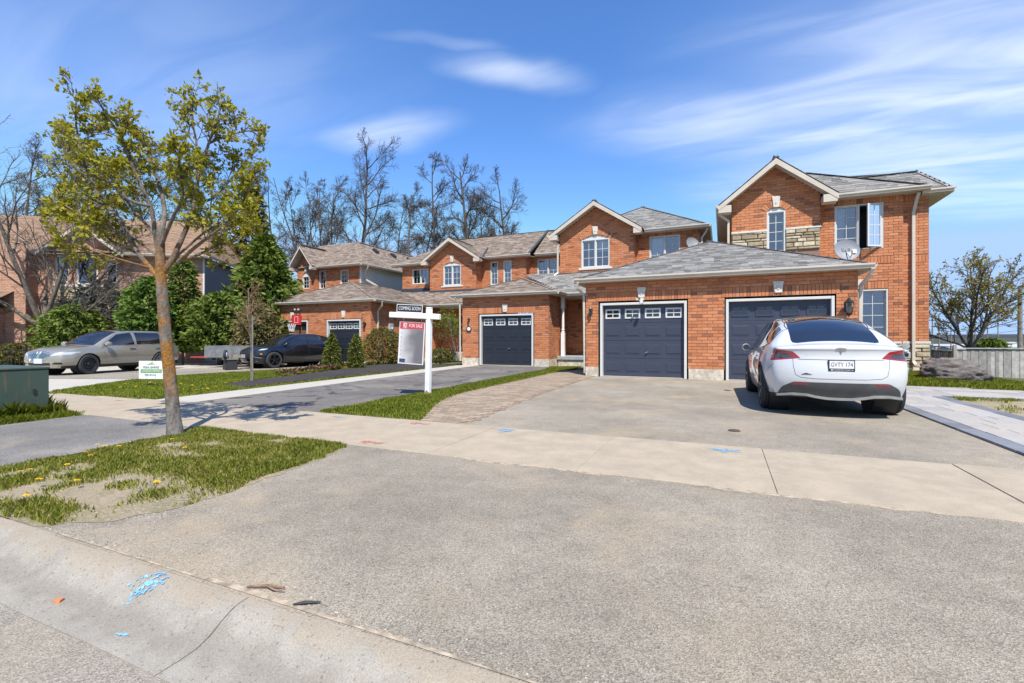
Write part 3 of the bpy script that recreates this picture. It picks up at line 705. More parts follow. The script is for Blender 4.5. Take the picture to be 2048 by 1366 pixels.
def window(parent, F, u0, u1, z0, z1, sashes=1, cols=2, rows=3, rise=0, curtain=0, blind=False, rec=.05, fw=.045, open_sash=None, frame_mat=WHITE, grille=True):
    b = MB(); bx = F.box
    # outer casing to the wall
    bx(b, u0 - .004, u0 + fw, -rec - .10, .004, z0, z1); bx(b, u1 - fw, u1 + .004, -rec - .10, .004, z0, z1)
    bx(b, u0 + fw, u1 - fw, -rec - .10, .003, z1 - fw, z1); bx(b, u0 + fw, u1 - fw, -rec - .10, .012, z0, z0 + fw)
    w = (u1 - u0 - 2 * fw) / sashes
    for i in range(1, sashes): bx(b, u0 + fw + w * i - .03, u0 + fw + w * i + .03, -rec - .09, -.006, z0 + fw, z1 - fw)
    if rise:
        hf = (u1 - u0) / 2; uc = (u0 + u1) / 2; Rr = (hf * hf + rise * rise) / (2 * rise); cz = z1 + rise - Rr; am = math.asin(hf / Rr)
        pts = [(uc + Rr * math.sin(a), cz + Rr * math.cos(a)) for a in [-am + 2 * am * k / 10 for k in range(11)]]
        b.prism([F(u, -.10, z) for u, z in pts + [(u1, z1 - .002), (u0, z1 - .002)]], F(0, .06, 0) - F(0, -.015, 0))
    fr = b.build('window', frame_mat, parent, bevel=.006)
    for i in range(sashes):
        if open_sash == i: continue
        a, e = u0 + fw + w * i + (.03 if i else 0), u0 + fw + w * (i + 1) - (.03 if i < sashes - 1 else 0)
        b = MB(); sw = .028
        bx(b, a, a + sw, -rec - .04, -rec + .01, z0 + fw, z1 - fw); bx(b, e - sw, e, -rec - .04, -rec + .01, z0 + fw, z1 - fw)
        bx(b, a + sw, e - sw, -rec - .04, -rec + .01, z0 + fw, z0 + fw + sw); bx(b, a + sw, e - sw, -rec - .04, -rec + .01, z1 - fw - sw, z1 - fw)
        if grille:
            for k in range(1, cols): x = a + sw + (e - a - 2 * sw) * k / cols; bx(b, x - .009, x + .009, -rec - .028, -rec - .012, z0 + fw + sw, z1 - fw - sw)
            for k in range(1, rows): z = z0 + fw + sw + (z1 - z0 - 2 * fw - 2 * sw) * k / rows; bx(b, a + sw, e - sw, -rec - .027, -rec - .013, z - .009, z + .009)
        b.build('sash', frame_mat, fr)
        b = MB(); b.face([F(a + sw * .5, -rec - .031, z0 + fw), F(e - sw * .5, -rec - .031, z0 + fw), F(e - sw * .5, -rec - .031, z1 - fw), F(a + sw * .5, -rec - .031, z1 - fw)]); b.build('pane', GLASS, fr)
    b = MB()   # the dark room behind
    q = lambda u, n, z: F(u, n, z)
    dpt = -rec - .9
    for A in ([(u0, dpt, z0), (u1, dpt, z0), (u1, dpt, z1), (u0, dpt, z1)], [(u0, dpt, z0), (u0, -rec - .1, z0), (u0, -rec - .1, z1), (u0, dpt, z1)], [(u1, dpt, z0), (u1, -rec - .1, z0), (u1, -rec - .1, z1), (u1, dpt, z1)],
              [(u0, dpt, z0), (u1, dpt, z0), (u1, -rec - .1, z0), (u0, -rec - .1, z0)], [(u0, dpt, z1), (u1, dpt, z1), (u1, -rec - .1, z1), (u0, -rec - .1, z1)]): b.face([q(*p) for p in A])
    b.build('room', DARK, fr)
    if curtain:
        b = MB(); x0, x1 = u0 + .05, u0 + .05 + (u1 - u0 - .1) * curtain; n = 14
        for k in range(n):
            a, e = x0 + (x1 - x0) * k / n, x0 + (x1 - x0) * (k + 1) / n; na, ne = -rec - .17 - .03 * (k % 2), -rec - .17 - .03 * ((k + 1) % 2)
            b.face([F(a, na, z0 + .05), F(e, ne, z0 + .05), F(e, ne, z1 - .05), F(a, na, z1 - .05)])
        b.build('curtain', CURTAIN, fr)
    if blind:
        z = z0 + .06
        while z < z1 - .06:
            b = MB(); b.obox(F(u0 + .06, -rec - .15, z), F(u1 - .06, 0, 0) - F(u0 + .06, 0, 0), F(0, .03, .022) - F(0, 0, 0), (0, 0, .003)); b.build('blind_slat', CURTAIN, fr); z += .05
    return fr
def keystone(parent, F, u, z0, z1, wb=.15, wt=.23):
    b = MB(); b.prism([F(u - wb / 2, -.01, z0), F(u + wb / 2, -.01, z0), F(u + wt / 2, -.01, z1), F(u - wt / 2, -.01, z1)], F(0, .05, 0) - F(0, -.01, 0))
    zc = (z0 + z1) / 2 - .03; b.prism([F(u - .045, .049, zc), F(u, .049, zc - .05), F(u + .045, .049, zc), F(u, .049, zc + .045)], F(0, .014, 0) - F(0, 0, 0))
    return b.build('keystone', LIMES, parent, bevel=.008)
def stone_sill(parent, F, u0, u1, z0, z1, name='window_sill'):
    b = MB(); n = max(2, int((u1 - u0) / .07)); j = lambda: random.uniform(-.008, .008)
    F.box(b, u0, u1, -.02, .05, z0, z1)
    o = b.build(name, LIMES, parent, bevel=.012); return o
def garage_door(parent, F, u0, u1, z1, mat, panels=True, white_windows=True, rec=.14, z0=.03, handle=True, wmat=None):
    tw = .07
    b = MB(); F.box(b, u0 - tw, u0, -rec - .03, .014, 0.0, z1 + tw); F.box(b, u1, u1 + tw, -rec - .03, .014, 0.0, z1 + tw); F.box(b, u0, u1, -rec - .03, .012, z1, z1 + tw)
    b.build('door_trim', WHITE, parent, bevel=.008)
    h = (z1 - z0) / 4
    b = MB()
    for r_ in range(4): F.box(b, u0, u1, -rec - .05, -rec, z0 + r_ * h + .004, z0 + (r_ + 1) * h - .004)
    F.box(b, u0, u1, -rec - .06, -rec - .012, z0, z1)
    door = b.build('garage_door', mat, parent, bevel=.006)
    if True:
        b = MB(); F.box(b, u0 - .02, u1 + .02, -rec - .03, -.02, 0, z0 - .003); b.build('threshold', CONCW, door)
    cw = (u1 - u0) / 4; proto = None
    for r_ in range(4):
        for c in range(4):
            a, e = u0 + cw * (c + .5) - .225, u0 + cw * (c + .5) + .225; za, ze = z0 + h * r_ + h * .24, z0 + h * (r_ + 1) - h * .2
            if r_ < 3:
                b = MB()
                F.box(b, a, e, -rec - .005, -rec + .006, za, ze)
                i = .035; b.prism([F(a + i, -rec + .005, za + i), F(e - i, -rec + .005, za + i), F(e - i, -rec + .005, ze - i), F(a + i, -rec + .005, ze - i)], F(0, .016, 0) - F(0, .005, 0))
                b.build('panel', mat, door, bevel=.006)
            else:
                wm = wmat or (WHITE if white_windows else mat); za, ze = z0 + h * 3 + .13, z1 - .11; b = MB(); f = .045
                F.box(b, a, a + f, -rec - .01, -rec + .02, za, ze); F.box(b, e - f, e, -rec - .01, -rec + .02, za, ze); F.box(b, a + f, e - f, -rec - .01, -rec + .02, za, za + f); F.box(b, a + f, e - f, -rec - .01, -rec + .02, ze - f, ze)
                uc, zc = (a + e) / 2, (za + ze) / 2; F.box(b, uc - .012, uc + .012, -rec - .01, -rec + .016, za + f, ze - f); F.box(b, a + f, e - f, -rec - .01, -rec + .015, zc - .012, zc + .012)
                b.build('window_frame', wm, door)
                b = MB(); F.box(b, a + f * .6, e - f * .6, -rec - .004, -rec + .003, za + f * .6, ze - f * .6); b.build('pane', CGLASS, door)
    if handle:
        b = MB(); uc = (u0 + u1) / 2 + .12; b.tube([F(uc, -rec, z0 + h * 1.35), F(uc, -rec + .05, z0 + h * 1.35)], .018, 8); b.bar(F(uc - .05, -rec + .05, z0 + h * 1.32), F(uc + .05, -rec + .05, z0 + h * 1.39), .016, .012); b.build('handle', STEEL, door)
    return door
class Roof:
    def __init__(s, parent, mat): s.p = parent; s.mat = mat; s.deck = MB(); s.tabs = MB(); s.full = []; s.caps = MB()
    def plane(s, pts, expo=.145, lift=0.0, tabs=True):
        """pts[0]->pts[1] is the eave; the rest climbs the slope"""
        p = [Vector(q) for q in pts]; e = (p[1] - p[0]).normalized()
        nrm = Vector((0, 0, 0))
        for i in range(1, len(p) - 1): nrm += (p[i] - p[0]).cross(p[i + 1] - p[0])
        nrm.normalize()
        if nrm.z < 0: nrm = -nrm
        sl = nrm.cross(e).normalized()
        if sl.z < 0: sl = -sl
        s.deck.prism([q - nrm * .03 for q in p], nrm * .026)
        if not tabs: return
        poly = [((q - p[0]).dot(e), (q - p[0]).dot(sl)) for q in p]; vmax = max(q[1] for q in poly); k = 0; v = -.02
        while v < vmax:
            iv = spans(poly, min(max(v + expo * .5, .002), vmax - .002))
            for a, b_ in iv:
                u = a - random.uniform(0, .3)
                while u < b_:
                    w = random.choice((.17, .24, .3, .36)); x0, x1 = max(u, a), min(u + w, b_); u += w
                    if x1 - x0 < .03: continue
                    l0 = random.choice((.010, .016, .019)); t = random.random()
                    A = p[0] + e * (x0 + .002) + sl * v; B = p[0] + e * (x1 - .002) + sl * v; up = sl * (expo + .03)
                    s.full.append(((A + B) / 2, A, B, up, nrm, l0, t))
            v += expo; k += 1
    def cap(s, a, b, w=.2):
        a, b = Vector(a), Vector(b); L = (b - a).length; n = max(2, int(L / .16)); d = (b - a) / n
        for i in range(n):
            q = a + d * i; s.caps.bar(q + Vector((0, 0, .012)), q + d * 1.25 + Vector((0, 0, .004)), w, .01, t=random.random())
    def finish(s, nind=0):
        dk = s.deck.build('roof', ROOFB, s.p); off = OFF[s.p.name]
        s.full.sort(key=lambda q: q[0].x ** 2 + q[0].y ** 2)
        for i, (c, A, B, up, n, l0, t) in enumerate(s.full):
            vs = [A + n * l0, B + n * l0, B + up + n * .004, A + up + n * .004, A - n * .002, B - n * .002]
            fs = [(0, 1, 2, 3), (4, 5, 1, 0), (4, 0, 3), (5, 2, 1)]
            if i < nind:
                b = MB(); b.add([q - c for q in vs], fs, t); me = b.mesh('shingle'); me.materials.append(s.mat)
                o = bpy.data.objects.new('shingle', me); col.objects.link(o); o.parent = dk; o.location = c - off
            else: s.tabs.add(vs, fs, t)
        if s.tabs.f: s.tabs.build('shingles', s.mat, dk, kind='stuff')
        if s.caps.f: s.caps.build('ridge_caps', s.mat, dk, kind='stuff')
        return dk
def gutter(parent, a, b, out, mat=BEIGE, h=.125, w=.09, top=0.0):
    """K-shaped gutter along a->b, hanging outwards"""
    a, b, o = Vector(a), Vector(b), Vector(out).normalized()
    pr = [(0, top), (0, top - h), (w * .55, top - h), (w * .75, top - h * .62), (w, top - h * .35), (w, top), (w - .012, top), (w - .012, top - .03), (.012, top - .03), (.012, top)]
    bb = MB(); bb.prism([a + o * x + Vector((0, 0, z)) for x, z in pr], b - a); return bb.build('gutter', mat, parent)
def soffit(parent, pts, mat=SOFFIT, th=.02):
    b = MB(); b.prism([Vector(p) for p in pts], (0, 0, th)); return b.build('soffit', mat, parent)
def downspout(parent, pts, w=.075, d=.06, mat=BEIGE):
    b = MB(); pts = [Vector(p) for p in pts]
    for p, q in zip(pts, pts[1:]):
        e = (q - p).normalized() * .02; up = (0, 1, 0) if abs((q - p).normalized().y) < .8 else (0, 0, 1); b.bar(p - e, q + e, w, d, up)
    return b.build('downspout', mat, parent, bevel=.008)
def rake(parent, a, pk, c, y0, y1, h=.2, soff=True):
    """fascia boards of a gable overhang between planes y0 (front) and y1 (wall); a, pk, c are (x, z) of the roof edge"""
    for p, q in ((a, pk), (c, pk)):
        b = MB(); b.prism([(p[0], y0, p[1] - .01), (q[0], y0, q[1] - .01), (q[0], y0, q[1] - h - .03), (p[0], y0, p[1] - h)], (0, .028, 0)); b.build('rake_board', BEIGE, parent)
        b = MB(); b.prism([(p[0], y0 + .028, p[1] - h + .02), (q[0], y0 + .028, q[1] - h - .005), (q[0], y1 + .05, q[1] - h - .005), (p[0], y1 + .05, p[1] - h + .02)], (0, 0, .015)); b.build('soffit', SOFFIT, parent)
def boxed_return(parent, x0, x1, y0, y1, z0, z1, slope_side=1):
    """closed pork-chop return at the foot of a rake"""
    b = MB(); b.box(x0, x1, y0, y1, z0, z1); b.build('eave_return', BEIGE, parent)
LAMPG = glass_mat('lamp_glass', (.8, .78, .7), .1)
def wall_lamp(name, label, F, u, z, s=1.0, group=None):
    base = F(u, 0, z - .2 * s); t = thing(name, label, 'wall lamp', tuple(base), 0, group, world=True)
    b = MB(); F.box(b, u - .05 * s, u + .05 * s, .012, .03, z - .12 * s, z + .05 * s); b.bar(F(u, .02, z), F(u, .13 * s, z + .02), .02 * s, .02 * s); b.build('bracket', BLACKM, t)
    c = F(u, .13 * s, z - .03)
    b = MB(); b.lathe([(.0, .16 * s), (.02 * s, .15 * s), (.05 * s, .10 * s), (.085 * s, .07 * s), (.085 * s, .055 * s), (0, .055 * s)], 8, c); b.build('lamp_roof', BLACKM, t)
    b = MB(); b.lathe([(.065 * s, .055 * s), (.05 * s, -.12 * s), (.0, -.12 * s)], 6, c); b.build('lamp_glass', LAMPG, t)
    b = MB(); b.lathe([(0, -.12 * s), (.055 * s, -.12 * s), (.055 * s, -.14 * s), (.02 * s, -.17 * s), (0, -.2 * s)], 8, c)
    for k in range(6):
        a = math.pi / 3 * k; b.bar(c + Vector((.066 * s * math.cos(a), .066 * s * math.sin(a), .06 * s)), c + Vector((.051 * s * math.cos(a), .051 * s * math.sin(a), -.12 * s)), .008 * s, .008 * s)
    b.build('lamp_cage', BLACKM, t); return t
def stones(parent, F, u0, u1, z0, z1, name='stone', n0=.0):
    """ledge stones laid in uneven courses, each its own piece"""
    z = z0; W = []
    while z < z1 - .02:
        h = min(random.choice((.09, .12, .16)), z1 - z)
        if z1 - z - h < .05: h = z1 - z
        u = u0
        while u < u1 - .01:
            w = min(random.uniform(.22, .55), u1 - u)
            if u1 - u - w < .1: w = u1 - u
            W.append((u, u + w, z, z + h)); u += w
        z += h
    for a, e, c, d_ in W:
        b = MB(); gp = .006; o = random.uniform(.03, .065); i = .022
        p = [F(a + gp, n0, c + gp), F(e - gp, n0, c + gp), F(e - gp, n0, d_ - gp), F(a + gp, n0, d_ - gp)]
        j = lambda: random.uniform(-.006, .006)
        q = [F(a + gp + i * .6, n0 + o + j(), c + gp + i * .5), F(e - gp - i * .6, n0 + o + j(), c + gp + i * .5), F(e - gp - i * .6, n0 + o + j(), d_ - gp - i * .5), F(a + gp + i * .6, n0 + o + j(), d_ - gp - i * .5)]
        b.add(p + q, [(4, 5, 6, 7), (0, 1, 5, 4), (1, 2, 6, 5), (2, 3, 7, 6), (3, 0, 4, 7)], random.random())
        b.build(name, STONE, parent, bevel=.012)
# ------------------------------------------------------------------ right house
def house_right():
    t = thing('brick_house', 'orange brick house with stone band, open casement window and grey roof beside the fence', 'house', (3.2, 19.1, 0), world=True)
    W = Walls(t); fx = (1, 0)
    Fg, Fs, Fe = Fr((0, 18.3), fx), Fr((0, 19.1), fx), Fr((0, 19.22), fx)
    W.wall((0, 18.3), fx, [(.27, 4.86), (2.89, 4.86), (2.89, 5.94), (1.58, 6.99), (.27, 5.94)], holes=[(1.35, 1.9, 4.1, 5.5)], arches=[(1.625, .275, 5.48, .14)])
    W.wall((0, 18.3), fx, [(.27, .0), (2.89, .0), (2.89, 4.86), (.27, 4.86)], holes=[(1.35, 1.9, 4.1, 5.5)], bricks_from=9)
    W.wall((0, 19.1), fx, [(2.89, 0), (5.28, 0), (5.28, 5.86), (2.89, 5.86)], holes=[(3.43, 4.77, 4.11, 5.63), (3.35, 4.89, 1.08, 2.78)],
           soldiers=[(2.9, 5.27, 5.63, 5.86), (2.9, 5.05, 3.62, 3.86), (3.35, 4.89, 2.8, 3.04)], bricks_from=1.08)
    W.wall((0, 19.22), fx, [(5.28, 0), (5.97, 0), (5.97, 5.86), (5.28, 5.86)], soldiers=[(5.28, 5.97, 5.6, 5.86), (5.28, 5.97, 3.6, 3.85)], bricks_from=1.08)
    W.wall((2.89, 18.3), (0, 1), [(0, 0), (.8, 0), (.8, 5.86), (0, 5.86)], bricks_from=3.4)
    W.wall((5.28, 19.1), (0, 1), [(0, 0), (.12, 0), (.12, 5.86), (0, 5.86)], bricks_from=1.08)
    W.wall((.27, 25), (0, -1), [(0, 0), (6.7, 0), (6.7, 5.6), (0, 5.6)], bricks_from=3.6)
    W.wall((5.97, 19.22), (0, 1), [(0, 0), (6, 0), (6, 5.6), (0, 5.6)], bricks_from=1.0)
    W.finish(300)
    pbox('wall_back', MORTAR, t, .27, 5.97, 24.98, 25.05, 0, 5.6)
    window(t, Fg, 1.35, 1.9, 4.08, 5.48, 1, 2, 4, rise=.14)
    keystone(t, Fg, 1.625, 5.6, 5.97, .16, .25)
    b = MB(); stones(t, Fg, .27, 1.35, 4.12, 4.80); stones(t, Fg, 1.9, 2.89, 4.12, 4.80)
    stone_sill(t, Fg, .25, 1.345, 4.80, 4.87, 'stone_ledge'); stone_sill(t, Fg, 1.905, 2.92, 4.80, 4.87, 'stone_ledge')
    wf = window(t, Fs, 3.43, 4.77, 4.11, 5.63, 2, 2, 4, open_sash=1)
    # curtain gathered at the left, open casement hinged on the right jamb
    b = MB()
    for k in range(9):
        x0, x1 = 3.5 + .022 * k, 3.5 + .022 * (k + 1); b.face([Fs(x0, -.18 - .02 * (k % 2), 4.15), Fs(x1, -.18 - .02 * ((k + 1) % 2), 4.15), Fs(x1 + .01 * k, -.18 - .02 * ((k + 1) % 2), 5.58), Fs(x0 + .01 * k, -.18 - .02 * (k % 2), 5.58)])
    b.build('curtain', CURTAIN, wf)
    hx, w_ = 4.70, .50; dirv = Vector((-math.cos(R(31)), -math.sin(R(31)), 0)); b = MB(); z0, z1 = 4.17, 5.57
    A = Vector((hx, 19.11, 0))
    def ob(s0, s1, za, zb, th=.04): b.obox(A + dirv * s0 + Vector((0, 0, za)), dirv * (s1 - s0), Vector((-dirv.y, dirv.x, 0)) * th, (0, 0, zb - za))
    ob(0, .05, z0, z1); ob(w_ - .05, w_, z0, z1); ob(.05, w_ - .05, z0, z0 + .05); ob(.05, w_ - .05, z1 - .05, z1); ob(w_ / 2 - .01, w_ / 2 + .01, z0 + .05, z1 - .05, .03)
    for k in range(1, 4): ob(.05, w_ - .05, z0 + .05 + (z1 - z0 - .1) * k / 4 - .01, z0 + .05 + (z1 - z0 - .1) * k / 4 + .01, .028)
    sash = b.build('casement_sash', WHITE, t); sash['label'] = 'casement sash standing open'
    b = MB(); n_ = Vector((-dirv.y, dirv.x, 0)) * .018; b.face([A + dirv * .04 + n_ + Vector((0, 0, z0 + .04)), A + dirv * (w_ - .04) + n_ + Vector((0, 0, z0 + .04)), A + dirv * (w_ - .04) + n_ + Vector((0, 0, z1 - .04)), A + dirv * .04 + n_ + Vector((0, 0, z1 - .04))]); b.build('pane', GLASS, sash)
    window(t, Fs, 3.35, 4.89, 1.08, 2.78, 2, 2, 4, blind=True, rec=.07, frame_mat=WHITE)
    keystone(t, Fs, 4.1, 2.8, 3.12, .18, .28)
    stones(t, Fs, 2.92, 5.28, .12, .98); stones(t, Fe, 5.28, 6.0, .12, .98)
    stone_sill(t, Fs, 2.92, 5.24, .99, 1.07, 'stone_ledge'); stone_sill(t, Fe, 5.26, 6.02, .99, 1.07, 'stone_ledge')
    pbox('foundation', FOUND, t, 2.9, 5.99, 19.07, 19.3, -.2, .12)
    # roofs
    r = Roof(t, SHG)
    r.plane([(-.16, 25.5, 5.77), (-.16, 17.88, 5.77), (1.59, 17.88, 7.17), (1.59, 25.5, 7.17)])
    r.plane([(3.33, 17.88, 5.78), (3.33, 25.5, 5.78), (1.59, 25.5, 7.17), (1.59, 17.88, 7.17)])
    r.plane([(2.6, 18.78, 5.93), (5.9, 18.78, 5.93), (2.82, 20.3, 7.23), (2.6, 20.3, 7.23)])
    r.plane([(5.9, 18.78, 5.93), (5.9, 21.6, 5.93), (2.82, 20.3, 7.22)])
    r.plane([(4.2, 18.98, 5.83), (6.49, 18.98, 5.83), (5.98, 20.2, 6.8), (4.2, 20.2, 6.8)])
    r.plane([(6.49, 18.98, 5.83), (6.49, 24, 5.83), (5.98, 24, 6.8), (5.98, 20.2, 6.8)])
    r.plane([(6.4, 25.3, 5.6), (-.1, 25.3, 5.6), (1.59, 20.3, 7.1), (5.98, 20.2, 6.8)], tabs=False)
    r.cap((5.9, 18.78, 5.93), (2.82, 20.3, 7.23)); r.cap((6.49, 18.98, 5.83), (5.98, 20.2, 6.8)); r.cap((5.98, 20.2, 6.8), (4.3, 20.2, 6.8)); r.cap((1.59, 17.9, 7.17), (1.59, 20.5, 7.17))
    r.finish(0)
    rake(t, (-.16, 5.77), (1.59, 7.17), (3.33, 5.78), 17.88, 18.3)
    boxed_return(t, -.16, .25, 17.89, 18.29, 5.50, 5.74); boxed_return(t, 2.92, 3.3, 17.89, 18.29, 5.52, 5.76)
    gutter(t, (-.16, 25.3, 5.78), (-.16, 17.86, 5.78), (-1, 0, 0))
    soffit(t, [(-.16, 18.3, 5.52), (.25, 18.3, 5.52), (.25, 25, 5.52), (-.16, 25, 5.52)])
    gutter(t, (3.34, 18.76, 5.94), (5.88, 18.76, 5.94), (0, -1, 0)); soffit(t, [(2.9, 18.76, 5.80), (5.9, 18.76, 5.80), (5.9, 19.2, 5.80), (2.9, 19.2, 5.80)])
    gutter(t, (5.72, 18.96, 5.85), (6.5, 18.96, 5.85), (0, -1, 0)); soffit(t, [(5.72, 18.96, 5.70), (6.5, 18.96, 5.70), (6.5, 24, 5.70), (5.72, 24, 5.70)])
    gutter(t, (6.49, 18.96, 5.85), (6.49, 24, 5.85), (1, 0, 0))
    downspout(t, [(5.62, 18.86, 5.74), (5.60, 18.96, 5.62), (5.56, 19.13, 5.2), (5.56, 19.13, .42), (5.58, 19.0, .32), (5.68, 18.96, .30)], .085, .07)
    downspout(t, [(-.2, 18.1, 5.66), (-.12, 18.2, 5.5), (.16, 18.36, 5.3), (.16, 18.36, 4.3)])
    return t
house_right()
# ------------------------------------------------------------------ double garage joining two houses
def garage_double():
    t = thing('double_garage', 'orange brick double garage with grey hip roof and two slate garage doors', 'garage', (-.4, 14.3, 0), world=True)
    W = Walls(t); fx = (1, 0); F = Fr((0, 14.3), fx)
    W.wall((0, 14.3), fx, [(-3.87, .30), (3.05, .30), (3.05, 2.88), (-3.87, 2.88)], holes=[(-3.48, -.92, 0, 2.28), (.03, 2.60, 0, 2.28)], soldiers=[(-3.55, -.84, 2.285, 2.55), (-.04, 2.68, 2.285, 2.55)])
    W.wall((3.05, 14.3), (0, 1), [(0, .3), (4.8, .3), (4.8, 2.88), (0, 2.88)])
    W.wall((-3.87, 21.4), (0, -1), [(0, .3), (7.1, .3), (7.1, 2.88), (0, 2.88)])
    W.finish(300)
    for a, e in ((-3.88, -3.5), (-.9, .01), (2.62, 3.06)): pbox('foundation', FOUND, t, a, e, 14.285, 14.5, -.15, .3)
    pbox('foundation', FOUND, t, 2.9, 3.063, 14.502, 19.0, -.15, .3); pbox('foundation', FOUND, t, -3.883, -3.7, 14.502, 21.3, -.15, .3)
    garage_door(t, F, -3.36, -1.02, 2.16, DOORG); garage_door(t, F, .13, 2.50, 2.16, DOORG, white_windows=False)
    keystone(t, F, -2.2, 2.36, 2.66, .17, .25); keystone(t, F, 1.32, 2.36, 2.66, .17, .25)
    pbox('garage_interior', DARK, t, -3.6, 2.9, 14.75, 14.85, 0, 2.6)
    r = Roof(t, SHG); ap = (-.42, 17.75, 4.52); bk = (-.42, 21.6, 4.52)
    r.plane([(-4.15, 14.1, 2.97), (3.32, 14.1, 2.97), ap]); r.plane([(3.32, 14.1, 2.97), (3.32, 21.6, 2.97), bk, ap]); r.plane([(-4.15, 21.6, 2.97), (-4.15, 14.1, 2.97), ap, bk])
    r.cap((-4.15, 14.1, 2.97), ap); r.cap((3.32, 14.1, 2.97), ap); r.cap(ap, bk); r.finish(300)
    gutter(t, (-4.17, 14.08, 2.98), (3.34, 14.08, 2.98), (0, -1, 0)); gutter(t, (3.32, 14.1, 2.98), (3.32, 19, 2.98), (1, 0, 0)); gutter(t, (-4.15, 21.5, 2.98), (-4.15, 14.1, 2.98), (-1, 0, 0))
    soffit(t, [(-4.15, 14.1, 2.85), (3.32, 14.1, 2.85), (3.32, 14.29, 2.85), (-4.15, 14.29, 2.85)]); soffit(t, [(3.06, 14.29, 2.85), (3.32, 14.29, 2.85), (3.32, 19, 2.85), (3.06, 19, 2.85)]); soffit(t, [(-4.15, 14.29, 2.85), (-3.88, 14.29, 2.85), (-3.88, 21.4, 2.85), (-4.15, 21.4, 2.85)])
    downspout(t, [(3.3, 14.04, 2.84), (3.28, 14.1, 2.72), (3.14, 14.4, 2.48), (3.12, 14.4, .12)], .08, .065)
    downspout(t, [(-4.05, 14.04, 2.86), (-4.1, 14.08, 2.7), (-3.95, 14.36, 2.52), (-3.93, 14.4, .1)], .07, .06)
    # security camera under the keystone of the left door
    wall_lamp('wall_lamp', 'black lantern on the garage brick left of the white framed door windows', F, -3.70, 2.02, .8)
    wall_lamp('wall_lamp', 'large black lantern on the garage corner beside the right slate door', F, 2.84, 1.98, 1.35)
    c = thing('security_camera', 'small white flood light camera under the keystone over the left slate door', 'camera', (-2.18, 14.2, 2.2), world=True)
    b = MB(); b.box(-2.23, -2.13, 14.24, 14.287, 2.27, 2.35); b.tube([(-2.18, 14.25, 2.3), (-2.18, 14.18, 2.24)], .018, 8); b.build('mount', WHITE, c)
    b = MB(); b.lathe([(0, -.07), (.04, -.065), (.055, -.03), (.055, .03), (.04, .05), (0, .055)], 14, (-2.18, 14.14, 2.2), 'y'); b.build('camera_head', WHITE, c, angle=40)
    b = MB(); b.tube([(-2.18, 14.18, 2.24), (-2.3, 14.14, 2.3)], .008, 6); b.lathe([(0, -.02), (.03, -.02), (.035, .02), (0, .02)], 10, (-2.3, 14.13, 2.3), 'y'); b.build('flood_arm', WHITE, c)
garage_double()
